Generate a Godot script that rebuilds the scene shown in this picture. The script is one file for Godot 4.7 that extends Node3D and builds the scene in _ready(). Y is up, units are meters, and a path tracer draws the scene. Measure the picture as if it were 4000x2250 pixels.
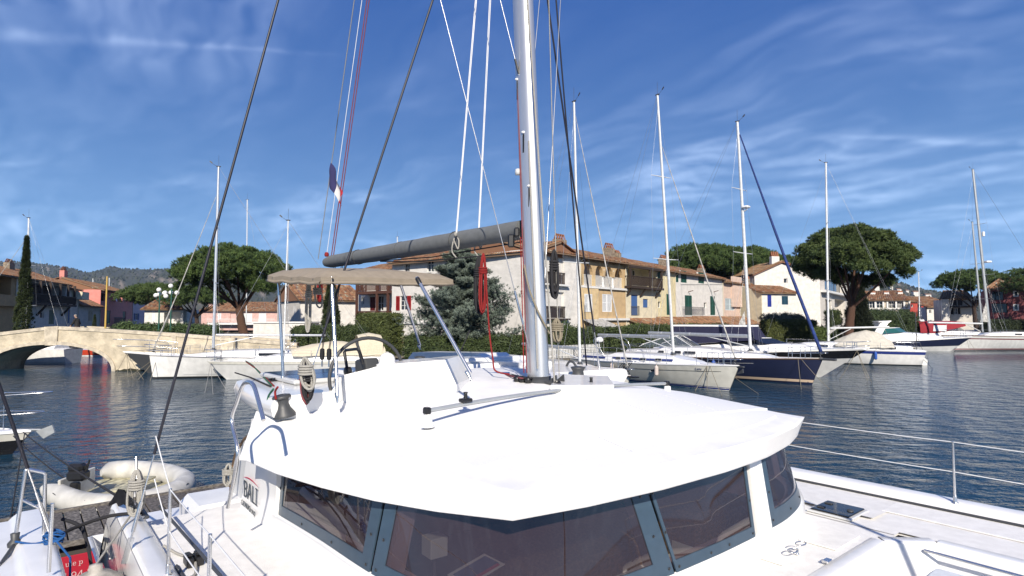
extends Node3D
# A marina basin seen from the deck of a moored boat. Units are metres, y is up, the water lies at y = 0.
# The camera stands at the origin, 3.6 m above the water, and looks along -z.

const FOCAL := 2320.0          # focal length for a picture 4000 wide
const EYE := 3.6
const UP := Vector3.UP
var tilt := atan(120.0 / 2320.0)       # the camera looks up by 3 degrees
var rng := RandomNumberGenerator.new()
var M := {}
var inverse := {}
var used := {}
var meshes := {}


# ---------------------------------------------------------------- geometry
class Geo:
	var v := PackedVector3Array()
	var n := PackedVector3Array()
	var c := PackedColorArray()
	var ix := PackedInt32Array()
	var col := Color(1, 1, 1)

	func add(p: Vector3, nn: Vector3) -> int:
		v.append(p); n.append(nn); c.append(col)
		return v.size() - 1

	func tri(p: Vector3, q: Vector3, r: Vector3) -> void:
		var nn := (r - p).cross(q - p)
		if nn.length_squared() < 1e-16: return
		nn = nn.normalized()
		var k := add(p, nn); add(q, nn); add(r, nn)
		ix.append(k); ix.append(k + 1); ix.append(k + 2)

	func quad(p: Vector3, q: Vector3, r: Vector3, s: Vector3) -> void:
		var nn := (r - p).cross(q - p) + (s - p).cross(r - p)
		if nn.length_squared() < 1e-16: return
		nn = nn.normalized()
		var k := add(p, nn); add(q, nn); add(r, nn); add(s, nn)
		ix.append_array([k, k + 1, k + 2, k, k + 2, k + 3])

	# smooth sheet through rows of points
	func grid(rows: Array, loop := false) -> void:
		var h := rows.size()
		var w: int = rows[0].size()
		var base := v.size()
		for i in h:
			for j in w:
				var l: Vector3 = rows[i][(j - 1 + w) % w if loop else maxi(j - 1, 0)]
				var r: Vector3 = rows[i][(j + 1) % w if loop else mini(j + 1, w - 1)]
				var d: Vector3 = rows[maxi(i - 1, 0)][j]
				var u: Vector3 = rows[mini(i + 1, h - 1)][j]
				var nn := (r - l).cross(u - d)
				if nn.length_squared() < 1e-16:
					nn = n[n.size() - 1] if j > 0 else Vector3.UP
				add(rows[i][j], nn.normalized())
		for i in h - 1:
			for j in (w if loop else w - 1):
				var j2 := (j + 1) % w
				var a := base + i * w + j
				var b := base + i * w + j2
				var e := base + (i + 1) * w + j
				var f := base + (i + 1) * w + j2
				ix.append_array([a, e, b, b, e, f])

	# sheet with flat faces
	func facets(rows: Array) -> void:
		for i in rows.size() - 1:
			for j in rows[0].size() - 1:
				quad(rows[i][j], rows[i + 1][j], rows[i + 1][j + 1], rows[i][j + 1])

	func box(at: Vector3, size: Vector3, b := Basis()) -> void:
		var x := b.x * size.x * 0.5
		var y := b.y * size.y * 0.5
		var z := b.z * size.z * 0.5
		quad(at - x - y + z, at - x + y + z, at + x + y + z, at + x - y + z)
		quad(at + x - y - z, at + x + y - z, at - x + y - z, at - x - y - z)
		quad(at + x - y + z, at + x + y + z, at + x + y - z, at + x - y - z)
		quad(at - x - y - z, at - x + y - z, at - x + y + z, at - x - y + z)
		quad(at - x + y + z, at - x + y - z, at + x + y - z, at + x + y + z)
		quad(at - x - y - z, at - x - y + z, at + x - y + z, at + x - y - z)

	# box with chamfered edges
	func cbox(at: Vector3, size: Vector3, ch: float, b := Basis()) -> void:
		var h := size * 0.5
		var ax := [b.x, b.y, b.z]
		var hs := [h.x, h.y, h.z]
		for k in 3:
			var i := (k + 1) % 3
			var j := (k + 2) % 3
			for s in [-1.0, 1.0]:
				var o: Vector3 = at + ax[k] * hs[k] * s
				var p: Vector3 = ax[i] * (hs[i] - ch)
				var q: Vector3 = ax[j] * (hs[j] - ch)
				if s > 0: quad(o - p - q, o - p + q, o + p + q, o + p - q)
				else: quad(o - p - q, o + p - q, o + p + q, o - p + q)
				for t in [-1.0, 1.0]:
					var e1: Vector3 = at + ax[k] * hs[k] * s + ax[i] * (hs[i] - ch) * t
					var e2: Vector3 = at + ax[k] * (hs[k] - ch) * s + ax[i] * hs[i] * t
					if s * t > 0: quad(e1 - q, e1 + q, e2 + q, e2 - q)
					else: quad(e1 + q, e1 - q, e2 - q, e2 + q)
		for sx in [-1.0, 1.0]:
			for sy in [-1.0, 1.0]:
				for sz in [-1.0, 1.0]:
					var a: Vector3 = at + b.x * h.x * sx + b.y * (h.y - ch) * sy + b.z * (h.z - ch) * sz
					var e: Vector3 = at + b.x * (h.x - ch) * sx + b.y * h.y * sy + b.z * (h.z - ch) * sz
					var f: Vector3 = at + b.x * (h.x - ch) * sx + b.y * (h.y - ch) * sy + b.z * h.z * sz
					if sx * sy * sz > 0: tri(a, f, e)
					else: tri(a, e, f)

	# straight bar of rectangular section
	func bar(a: Vector3, b: Vector3, w: float, h: float, up := Vector3.UP) -> void:
		var d := (b - a)
		var l := d.length()
		if l < 1e-5: return
		d /= l
		var s := d.cross(up)
		if s.length_squared() < 1e-6: s = d.cross(Vector3.RIGHT)
		s = s.normalized()
		box((a + b) * 0.5, Vector3(l, h, w), Basis(d, s.cross(d), s))

	func tube(pts: Array, r, sides := 6, caps := true, flat := 1.0, flat_dir := Vector3.ZERO) -> void:
		var m := pts.size()
		if m < 2: return
		var d: Vector3 = (pts[1] - pts[0]).normalized()
		var s := d.cross(Vector3.UP)
		if s.length_squared() < 1e-4: s = d.cross(Vector3.RIGHT)
		if flat_dir != Vector3.ZERO: s = flat_dir - d * d.dot(flat_dir)
		s = s.normalized()
		var base := v.size()
		for i in m:
			var p: Vector3 = pts[i]
			var t: Vector3 = pts[mini(i + 1, m - 1)] - pts[maxi(i - 1, 0)]
			if t.length_squared() > 1e-12: d = t.normalized()
			s = s - d * d.dot(s)
			if s.length_squared() < 1e-8: s = d.cross(Vector3(0.3, 0.8, 0.52))
			s = s.normalized()
			var q := d.cross(s)
			var rr: float = r[i] if r is Array or r is PackedFloat32Array else r
			for k in sides:
				var a := TAU * k / sides
				add(p + s * cos(a) * rr * flat + q * sin(a) * rr, (s * cos(a) / flat + q * sin(a)).normalized())
		for i in m - 1:
			for k in sides:
				var k2 := (k + 1) % sides
				var a := base + i * sides + k
				var b := base + i * sides + k2
				ix.append_array([a, a + sides, b, b, a + sides, b + sides])
		if caps:
			for e in [0, m - 1]:
				var o: Vector3 = pts[e]
				for k in sides:
					var p1 := v[base + e * sides + k]
					var p2 := v[base + e * sides + (k + 1) % sides]
					if e == 0: tri(o, p1, p2)
					else: tri(o, p2, p1)

	# profile: pairs [radius, height along axis]
	func lathe(at: Vector3, axis: Vector3, profile: Array, sides := 12) -> void:
		var y := axis.normalized()
		var x := y.cross(Vector3(0.31, 0.2, 0.93)).normalized()
		var z := x.cross(y)
		var rows := []
		for pr in profile:
			var row := []
			for k in sides:
				var a := TAU * k / sides
				row.append(at + y * pr[1] + (x * cos(a) + z * sin(a)) * maxf(pr[0], 0.0005))
			rows.append(row)
		grid(rows, true)

	func ball(at: Vector3, r: Vector3, sides := 12, rings := 8) -> void:
		var rows := []
		for i in rings + 1:
			var t := PI * i / rings
			var row := []
			for k in sides:
				var a := TAU * k / sides
				row.append(at + Vector3(cos(-a) * sin(t) * r.x, -cos(t) * r.y, sin(-a) * sin(t) * r.z))
			rows.append(row)
		var base := v.size()
		grid(rows, true)
		for i in range(base, v.size()):
			n[i] = ((v[i] - at) / (r * r)).normalized()

	# a flat outline pushed along ext
	func prism(poly: Array, ext: Vector3) -> void:
		var nn := Vector3.ZERO
		for i in poly.size():
			nn += (poly[i] - poly[0]).cross(poly[(i + 1) % poly.size()] - poly[0])
		nn = nn.normalized()
		var x: Vector3 = (poly[1] - poly[0]).normalized()
		var y := nn.cross(x)
		var flat := PackedVector2Array()
		for p in poly: flat.append(Vector2((p - poly[0]).dot(x), (p - poly[0]).dot(y)))
		var t := Geometry2D.triangulate_polygon(flat)
		var fore := nn.dot(ext) > 0
		for i in range(0, t.size(), 3):
			var a: Vector3 = poly[t[i]]
			var b: Vector3 = poly[t[i + 1]]
			var e: Vector3 = poly[t[i + 2]]
			if ((e - a).cross(b - a)).dot(ext) > 0:
				var sw := b; b = e; e = sw
			tri(a, b, e)
			if ext != Vector3.ZERO: tri(a + ext, e + ext, b + ext)
		if ext != Vector3.ZERO:
			for i in poly.size():
				var a: Vector3 = poly[i]
				var b: Vector3 = poly[(i + 1) % poly.size()]
				if fore: quad(a, a + ext, b + ext, b)
				else: quad(b, b + ext, a + ext, a)

	func mesh(inv: Transform3D, colored: bool) -> ArrayMesh:
		var arr := []
		arr.resize(Mesh.ARRAY_MAX)
		var vv := inv * v
		var bn := PackedVector3Array()
		if inv.basis.is_equal_approx(Basis()):
			bn = n
		else:
			bn = Transform3D(inv.basis, Vector3.ZERO) * n
		arr[Mesh.ARRAY_VERTEX] = vv
		arr[Mesh.ARRAY_NORMAL] = bn
		if colored: arr[Mesh.ARRAY_COLOR] = c
		arr[Mesh.ARRAY_INDEX] = ix
		var m := ArrayMesh.new()
		m.add_surface_from_arrays(Mesh.PRIMITIVE_TRIANGLES, arr)
		return m


func curve(pts: Array, per := 6) -> Array:
	var out := []
	for i in pts.size() - 1:
		var a: Vector3 = pts[maxi(i - 1, 0)]
		var b: Vector3 = pts[i]
		var d: Vector3 = pts[i + 1]
		var e: Vector3 = pts[mini(i + 2, pts.size() - 1)]
		for k in per:
			out.append(b.cubic_interpolate(d, a, e, float(k) / per))
	out.append(pts[-1])
	return out


func pick(xs: Array, ys: Array, x: float) -> float:
	if x <= xs[0]: return ys[0]
	for i in xs.size() - 1:
		if x <= xs[i + 1]:
			return lerpf(ys[i], ys[i + 1], (x - xs[i]) / (xs[i + 1] - xs[i]))
	return ys[-1]


func soft(xs: Array, ys: Array, x: float) -> float:
	if x <= xs[0]: return ys[0]
	for i in xs.size() - 1:
		if x <= xs[i + 1]:
			var a: float = ys[maxi(i - 1, 0)]
			var d: float = ys[mini(i + 2, xs.size() - 1)]
			return cubic_interpolate(ys[i], ys[i + 1], a, d, (x - xs[i]) / (xs[i + 1] - xs[i]))
	return ys[-1]


# ---------------------------------------------------------------- where things stand
# bearings measured on the photograph, turned into places in the world
func ray(u: float, v: float) -> Vector3:
	return Vector3((u - 2000.0) / FOCAL, (1125.0 - v) / FOCAL, -1.0).rotated(Vector3.RIGHT, tilt)

func far(u: float, v: float, d: float) -> Vector3:       # at distance d in front of the camera
	var r := ray(u, v)
	return Vector3(0, EYE, 0) + r * (d / -r.z)

func level(u: float, v: float, y: float) -> Vector3:     # at height y
	var r := ray(u, v)
	return Vector3(0, EYE, 0) + r * ((y - EYE) / r.y)

func meets(u: float, v: float, p: Vector3, nn: Vector3) -> Vector3:   # on a plane
	var r := ray(u, v)
	var o := Vector3(0, EYE, 0)
	return o + r * ((p - o).dot(nn) / r.dot(nn))


# ---------------------------------------------------------------- nodes
func numbered(called: String) -> String:
	used[called] = used.get(called, -1) + 1
	return called if used[called] == 0 else "%s_%03d" % [called, used[called]]

func tag(o: Node, label: String, category: String, group := "", kind := "") -> void:
	if label: o.set_meta("label", label)
	if category: o.set_meta("category", category)
	if group: o.set_meta("group", group)
	if kind: o.set_meta("kind", kind)

func thing(called: String, label: String, category: String, at := Vector3.ZERO, group := "") -> Node3D:
	var o := Node3D.new()
	o.name = numbered(called)
	add_child(o)
	o.position = at
	tag(o, label, category, group)
	inverse[o] = Transform3D(Basis(), -at)
	return o

func part(parent: Node, called: String, g: Geo, m: Material, colored := false) -> MeshInstance3D:
	var o := MeshInstance3D.new()
	o.name = called
	o.mesh = g.mesh(inverse[parent], colored)
	o.material_override = m
	parent.add_child(o, true)
	inverse[o] = inverse[parent]
	return o

func solo(called: String, label: String, category: String, g: Geo, m: Material, group := "", at := Vector3.INF, colored := false) -> MeshInstance3D:
	if at == Vector3.INF:
		var lo := Vector3.INF
		var hi := -Vector3.INF
		for p in g.v:
			lo = lo.min(p); hi = hi.max(p)
		at = Vector3((lo.x + hi.x) / 2, lo.y, (lo.z + hi.z) / 2)
	var o := MeshInstance3D.new()
	o.name = numbered(called)
	o.mesh = g.mesh(Transform3D(Basis(), -at), colored)
	o.material_override = m
	add_child(o)
	o.position = at
	tag(o, label, category, group)
	inverse[o] = Transform3D(Basis(), -at)
	return o

func land(called: String, g: Geo, m: Material, colored := false) -> MeshInstance3D:
	var o := MeshInstance3D.new()
	o.name = numbered(called)
	o.mesh = g.mesh(Transform3D(), colored)
	o.material_override = m
	add_child(o)
	o.set_meta("kind", "structure")
	inverse[o] = Transform3D()
	return o

func piece(parent: Node, called: String, mesh: Mesh, m: Material, t: Transform3D) -> MeshInstance3D:   # a shared mesh set in the world
	var o := MeshInstance3D.new()
	o.name = called
	o.mesh = mesh
	o.material_override = m
	o.transform = inverse[parent] * t
	parent.add_child(o, true)
	inverse[o] = t.affine_inverse()
	return o

func swarm(parent: Node, called: String, mesh: Mesh, m: Material, list: Array, colors: PackedColorArray) -> MultiMeshInstance3D:
	var mm := MultiMesh.new()
	mm.transform_format = MultiMesh.TRANSFORM_3D
	mm.use_colors = true
	mm.mesh = mesh
	mm.instance_count = list.size()
	var inv: Transform3D = inverse[parent]
	for i in list.size():
		mm.set_instance_transform(i, inv * list[i])
		mm.set_instance_color(i, colors[i])
	var o := MultiMeshInstance3D.new()
	o.name = called
	o.multimesh = mm
	o.material_override = m
	parent.add_child(o, true)
	o.set_meta("kind", "stuff")
	return o


# ---------------------------------------------------------------- materials
func noise_tex(f: float, low: float, seed_: int, octaves := 4, size := 512, normal := false, strength := 4.0, kind := FastNoiseLite.TYPE_SIMPLEX_SMOOTH) -> NoiseTexture2D:
	var no := FastNoiseLite.new()
	no.noise_type = kind
	no.frequency = f
	no.seed = seed_
	no.fractal_octaves = octaves
	var t := NoiseTexture2D.new()
	t.width = size
	t.height = size
	t.seamless = true
	t.noise = no
	if normal:
		t.as_normal_map = true
		t.bump_strength = strength
	else:
		var g := Gradient.new()
		g.set_color(0, Color(low, low, low))
		g.set_color(1, Color(1, 1, 1))
		t.color_ramp = g
	return t

var tex := {}
func grain(kind: String) -> Texture2D:
	if not tex.has(kind):
		match kind:
			"soft": tex[kind] = noise_tex(0.012, 0.86, 3)
			"stain": tex[kind] = noise_tex(0.01, 0.55, 5, 5)
			"rough": tex[kind] = noise_tex(0.03, 0.35, 7, 5)
			"weather": tex[kind] = noise_tex(0.012, 0.74, 6, 6)
			"faint": tex[kind] = noise_tex(0.02, 0.93, 9)
			"bump": tex[kind] = noise_tex(0.05, 0, 11, 4, 512, true, 6.0)
			"fine": tex[kind] = noise_tex(0.2, 0, 13, 3, 512, true, 3.0)
	return tex[kind]

func lin(r: float, g: float, b: float) -> Color:
	return Color(r, g, b).linear_to_srgb()

func mat(name_: String, c: Color, rough := 0.6, metal := 0.0, kind := "", scale := 0.5, bump := "", bump_scale := 0.3) -> StandardMaterial3D:
	var m := StandardMaterial3D.new()
	m.albedo_color = c
	m.roughness = rough
	m.metallic = metal
	if kind:
		m.albedo_texture = grain(kind)
	if bump:
		m.normal_enabled = true
		m.normal_texture = grain(bump)
		m.normal_scale = bump_scale
	if kind or bump:
		m.uv1_triplanar = true
		m.uv1_world_triplanar = true
		m.uv1_scale = Vector3.ONE * scale
	M[name_] = m
	return m

func tinted(name_: String, rough: float, kind := "", scale := 0.5, bump := "", bump_scale := 0.3) -> StandardMaterial3D:   # takes its colour from the vertices
	var m := mat(name_, Color(1, 1, 1), rough, 0.0, kind, scale, bump, bump_scale)
	m.vertex_color_use_as_albedo = true
	return m

func materials() -> void:
	var w := mat("gelcoat", lin(0.80, 0.80, 0.79), 0.28, 0.0, "faint", 0.25)
	w.clearcoat_enabled = true; w.clearcoat = 0.5; w.clearcoat_roughness = 0.12
	mat("roof_white", lin(0.79, 0.79, 0.78), 0.55, 0.0, "faint", 0.3)
	mat("roof_grip", lin(0.72, 0.725, 0.725), 0.6, 0.0, "", 0.5, "fine", 0.08)
	mat("deck", lin(0.78, 0.77, 0.74), 0.6, 0.0, "faint", 0.6, "fine", 0.25)
	mat("cushion", lin(0.62, 0.66, 0.70), 0.8, 0.0, "faint", 1.2, "fine", 0.3)
	mat("gelcoat_grey", lin(0.55, 0.56, 0.56), 0.4, 0.0, "faint", 0.5)
	mat("hull_white", lin(0.76, 0.76, 0.74), 0.3, 0.0, "soft", 0.3)
	mat("hull_cream", lin(0.66, 0.65, 0.58), 0.35, 0.0, "soft", 0.35)
	var nv := mat("hull_navy", lin(0.012, 0.016, 0.05), 0.18, 0.0, "soft", 0.3)
	nv.clearcoat_enabled = true
	mat("hull_black", lin(0.012, 0.012, 0.014), 0.25)
	mat("stripe_blue", lin(0.015, 0.03, 0.16), 0.35)
	mat("stripe_red", lin(0.16, 0.01, 0.02), 0.35)
	mat("stripe_beige", lin(0.55, 0.42, 0.30), 0.45)
	mat("hull_red", lin(0.46, 0.05, 0.02), 0.4)
	mat("antifoul", lin(0.02, 0.025, 0.03), 0.7, 0.0, "rough", 1.0)
	mat("teak", lin(0.26, 0.15, 0.07), 0.6, 0.0, "rough", 2.0)
	mat("steel", lin(0.66, 0.66, 0.66), 0.24, 0.95)
	mat("wire", lin(0.42, 0.43, 0.45), 0.35, 0.8)
	var al := mat("mast_alu", lin(0.60, 0.61, 0.62), 0.34, 0.75)
	mat("mast_white", lin(0.70, 0.72, 0.72), 0.35, 0.1, "soft", 0.7)
	mat("mast_dull", lin(0.50, 0.52, 0.52), 0.4, 0.5, "soft", 0.7)
	mat("black_plastic", lin(0.012, 0.012, 0.013), 0.4)
	mat("dark_grey", lin(0.045, 0.048, 0.052), 0.5)
	mat("sail_cover", lin(0.14, 0.15, 0.155), 0.85, 0.0, "soft", 1.5, "fine", 0.5)
	mat("bimini", lin(0.30, 0.252, 0.19), 0.9, 0.0, "soft", 1.5, "fine", 0.6)
	mat("canvas_cream", lin(0.62, 0.56, 0.42), 0.9, 0.0, "soft", 1.0, "bump", 0.5)
	mat("canvas_grey", lin(0.56, 0.53, 0.45), 0.9, 0.0, "soft", 0.6, "fine", 0.4)
	mat("canvas_navy", lin(0.012, 0.013, 0.045), 0.85, 0.0, "soft", 1.0)
	mat("canvas_blue", lin(0.015, 0.05, 0.24), 0.8, 0.0, "stain", 1.0)
	mat("canvas_red", lin(0.26, 0.012, 0.022), 0.85, 0.0, "soft", 1.0)
	mat("canvas_white", lin(0.6, 0.59, 0.56), 0.9, 0.0, "stain", 0.6)
	mat("rope_white", lin(0.70, 0.68, 0.62), 0.9, 0.0, "rough", 12.0, "fine", 1.0)
	mat("rope_red", lin(0.46, 0.02, 0.02), 0.9, 0.0, "rough", 12.0, "fine", 1.0)
	mat("rope_pink", lin(0.42, 0.10, 0.12), 0.9, 0.0, "rough", 14.0, "fine", 1.0)
	mat("rope_black", lin(0.014, 0.014, 0.017), 0.9, 0.0, "", 1.0)
	mat("rope_blue", lin(0.015, 0.16, 0.52), 0.9, 0.0, "rough", 12.0)
	mat("rope_green", lin(0.02, 0.24, 0.13), 0.9, 0.0, "rough", 12.0)
	mat("rope_cream", lin(0.48, 0.42, 0.30), 0.9, 0.0, "rough", 12.0)
	mat("shroud_black", lin(0.010, 0.010, 0.018), 0.45)
	mat("frame_tint", lin(0.045, 0.075, 0.11), 0.3, 0.0, "soft", 1.2)
	var g := mat("tinted_glass", Color(lin(0.030, 0.018, 0.020), 0.74), 0.02)
	g.transparency = BaseMaterial3D.TRANSPARENCY_ALPHA
	g.metallic_specular = 0.8
	var g2 := mat("clear_glass", Color(lin(0.12, 0.15, 0.16), 0.35), 0.03)
	g2.transparency = BaseMaterial3D.TRANSPARENCY_ALPHA
	mat("dark_glass", lin(0.012, 0.014, 0.017), 0.06)
	mat("teal_glass", lin(0.02, 0.09, 0.09), 0.06)
	mat("solar", lin(0.012, 0.03, 0.10), 0.12)
	mat("solar_pale", lin(0.02, 0.06, 0.17), 0.15)
	mat("interior_pink", lin(0.55, 0.36, 0.37), 0.6, 0.0, "soft", 1.0)
	mat("interior_brown", lin(0.07, 0.045, 0.032), 0.6, 0.0, "stain", 1.0)
	mat("interior_white", lin(0.6, 0.57, 0.54), 0.6)
	mat("dinghy", lin(0.66, 0.65, 0.60), 0.5, 0.0, "weather", 0.4)
	mat("dinghy_floor", lin(0.66, 0.62, 0.42), 0.6, 0.0, "stain", 1.2)
	mat("fender", lin(0.55, 0.52, 0.47), 0.6, 0.0, "stain", 1.5)
	mat("fender_pink", lin(0.58, 0.50, 0.46), 0.6, 0.0, "soft", 1.5)
	mat("fender_blue", lin(0.02, 0.08, 0.34), 0.5)
	mat("plank", lin(0.23, 0.205, 0.185), 0.85, 0.0, "rough", 1.1, "bump", 0.6)
	mat("plank_pale", lin(0.29, 0.265, 0.24), 0.85, 0.0, "rough", 0.9, "bump", 0.6)
	mat("plank_dark", lin(0.18, 0.16, 0.145), 0.85, 0.0, "rough", 1.3, "bump", 0.6)
	mat("joist", lin(0.05, 0.045, 0.04), 0.9)
	mat("banner_red", lin(0.34, 0.012, 0.03), 0.5)
	mat("banner_text", lin(0.55, 0.35, 0.36), 0.6)
	mat("logo_dark", lin(0.03, 0.04, 0.05), 0.5)
	mat("logo_red", lin(0.42, 0.01, 0.05), 0.5)
	mat("ink_blue", lin(0.015, 0.03, 0.14), 0.5)
	# buildings
	var walls := {
		"white": lin(0.68, 0.66, 0.62), "cream": lin(0.66, 0.60, 0.44), "yellow": lin(0.62, 0.47, 0.26), "ochre": lin(0.52, 0.37, 0.20), "pale_yellow": lin(0.66, 0.58, 0.36),
		"peach": lin(0.64, 0.49, 0.40), "pink": lin(0.66, 0.25, 0.21), "rose": lin(0.58, 0.38, 0.34), "lilac": lin(0.58, 0.48, 0.52), "red": lin(0.40, 0.06, 0.045),
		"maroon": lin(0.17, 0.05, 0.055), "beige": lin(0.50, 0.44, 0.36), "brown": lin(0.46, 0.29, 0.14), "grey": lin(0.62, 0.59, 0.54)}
	for k in walls: mat("wall_" + k, walls[k], 0.9, 0.0, "soft", 0.22, "bump", 0.35)
	mat("sandstone", lin(0.60, 0.525, 0.39), 0.92, 0.0, "weather", 0.16, "bump", 0.3)
	mat("sandstone_trim", lin(0.61, 0.54, 0.42), 0.92, 0.0, "weather", 0.3, "bump", 0.3)
	mat("weed", lin(0.045, 0.045, 0.022), 0.9, 0.0, "rough", 1.5)
	mat("quay_stone", lin(0.30, 0.27, 0.22), 0.95, 0.0, "rough", 0.3, "bump", 0.6)
	mat("wood_dark", lin(0.035, 0.022, 0.016), 0.8, 0.0, "soft", 2.0)
	mat("wood_brown", lin(0.085, 0.035, 0.022), 0.75, 0.0, "soft", 2.0)
	mat("shutter_red", lin(0.27, 0.012, 0.014), 0.6)
	mat("shutter_green", lin(0.012, 0.085, 0.065), 0.6)
	mat("shutter_blue", lin(0.04, 0.10, 0.26), 0.6)
	mat("shutter_deepblue", lin(0.02, 0.04, 0.28), 0.6)
	mat("shutter_teal", lin(0.015, 0.06, 0.10), 0.6)
	mat("shutter_white", lin(0.70, 0.71, 0.71), 0.6)
	mat("shutter_pale", lin(0.50, 0.58, 0.60), 0.6)
	mat("shutter_sand", lin(0.50, 0.46, 0.36), 0.7)
	mat("shutter_maroon", lin(0.10, 0.012, 0.012), 0.6)
	mat("white_paint", lin(0.72, 0.72, 0.70), 0.6, 0.0, "soft", 0.8)
	mat("iron", lin(0.10, 0.10, 0.11), 0.6, 0.3)
	mat("pane", lin(0.025, 0.03, 0.036), 0.05)
	mat("curtain", lin(0.5, 0.49, 0.46), 0.8)
	mat("chimney_stone", lin(0.36, 0.29, 0.21), 0.9, 0.0, "stain", 0.7)
	tinted("tile", 0.9, "stain", 0.35)
	mat("tile_under", lin(0.20, 0.10, 0.055), 0.95)
	mat("tile_red", lin(0.40, 0.16, 0.08), 0.9, 0.0, "stain", 0.8)
	mat("soffit", lin(0.20, 0.13, 0.08), 0.9)
	mat("lamp_green", lin(0.012, 0.07, 0.05), 0.45)
	mat("lamp_globe", lin(0.74, 0.73, 0.70), 0.3)
	mat("pole_yellow", lin(0.44, 0.29, 0.06), 0.5)
	mat("bark", lin(0.10, 0.062, 0.045), 0.95, 0.0, "rough", 1.2, "bump", 1.0)
	mat("bark_red", lin(0.17, 0.085, 0.052), 0.95, 0.0, "rough", 1.2, "bump", 1.0)
	mat("bark_grey", lin(0.13, 0.115, 0.10), 0.95, 0.0, "rough", 1.5, "bump", 1.0)
	mat("core_green", lin(0.05, 0.072, 0.02), 1.0)
	var lf := tinted("leaf", 0.75)
	lf.backlight_enabled = true
	lf.backlight = Color(0.25, 0.3, 0.12)
	tinted("ground", 0.95, "rough", 0.05, "bump", 0.4)
	tinted("hill", 1.0)
	tinted("cloth", 0.85)
	mat("grass", lin(0.10, 0.11, 0.035), 0.95, 0.0, "rough", 0.4)
	mat("paving", lin(0.34, 0.30, 0.24), 0.9, 0.0, "stain", 0.3)
	water_material()

func water_material() -> void:
	var no := FastNoiseLite.new()
	no.noise_type = FastNoiseLite.TYPE_SIMPLEX_SMOOTH
	no.seed = 41
	no.frequency = 0.0065
	no.fractal_octaves = 6
	no.fractal_gain = 0.55
	var t := NoiseTexture2D.new()
	t.width = 1024; t.height = 1024
	t.seamless = true
	t.noise = no
	t.as_normal_map = true
	t.bump_strength = 9.0
	var m := mat("water", lin(0.006, 0.032, 0.060), 0.03)
	m.metallic_specular = 0.25
	m.normal_enabled = true
	m.normal_texture = t
	m.normal_scale = 1.25
	m.uv1_triplanar = true
	m.uv1_world_triplanar = true
	m.uv1_scale = Vector3(0.10, 0.2, 0.2)


# ---------------------------------------------------------------- sky, sun, camera
func cirrus() -> ImageTexture:
	var w := 2048
	var h := 1024
	var img := Image.create(w, h, false, Image.FORMAT_RGBAF)
	var a := FastNoiseLite.new(); a.seed = 4; a.frequency = 0.22; a.fractal_octaves = 5
	var b := FastNoiseLite.new(); b.seed = 9; b.frequency = 0.5; b.fractal_octaves = 4
	var k := FastNoiseLite.new(); k.seed = 15; k.frequency = 0.9; k.fractal_octaves = 4
	var trails := []
	for q in [[0, 140, 1180, 206, 0.38, 0.55], [4000, 565, 3290, 528, 0.35, 0.8], [4000, 610, 3500, 690, 0.9, 0.4]]:
		var p0 := ray(q[0], q[1]).normalized()
		var p1 := ray(q[2], q[3]).normalized()
		trails.append([p0, p1, p0.cross(p1).normalized(), (p1 - p0).normalized(), (p1 - p0).length(), q[4], q[5]])
	for j in range(0, h / 2):
		var el := PI * 0.5 - PI * (j + 0.5) / h
		var up := sin(el)
		var q := 1.0 / (up + 0.16)
		for i in w:
			var az := TAU * (i + 0.5) / w
			var x := sin(az) * cos(el) * q * 2.2
			var z := -cos(az) * cos(el) * q * 2.2
			# streaks drawn out along one wind direction
			var s := x * 0.80 + z * 0.60
			var t := -x * 0.60 + z * 0.80
			var warp := a.get_noise_2d(s * 1.2 + 40.0, t * 1.2) * 1.2
			var n1 := b.get_noise_2d(s * 0.7 + warp, t * 2.0 + warp * 1.4)
			var n2 := a.get_noise_2d(s * 0.9 + 7.0, t * 0.9)
			var n3 := k.get_noise_2d(s * 1.5 + warp, t * 4.5 + warp * 2.0)
			var cover := (0.18 + 0.82 * smoothstep(-0.35, 0.45, n2)) * (0.2 + 0.8 * smoothstep(-0.25, 0.5, n1)) * (0.65 + 0.9 * n3)
			# old vapour trails, broken and spread by the wind
			var dir := Vector3(sin(az) * cos(el), up, -cos(az) * cos(el))
			for tr in trails:
				var along: float = (dir - tr[0]).dot(tr[3]) / tr[4]
				if along < -0.6 or along > 1.25 or dir.dot(tr[0]) < 0.2: continue
				var off: float = dir.dot(tr[2]) + 0.006 * n1 + 0.003 * n3
				var wide: float = lerpf(0.020, 0.005, clampf(along, 0.0, 1.0)) * tr[5]
				cover += exp(-off * off / (wide * wide)) * clampf(0.55 + 0.9 * n3 + 0.5 * n1, 0.0, 1.0) * smoothstep(1.25, 0.75, along) * tr[6]
			var al := clampf(cover, 0.0, 1.3) * 0.30 * smoothstep(0.0, 0.05, up)
			img.set_pixel(i, j, Color(0.62, 0.70, 0.80, al))
	return ImageTexture.create_from_image(img)

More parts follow.
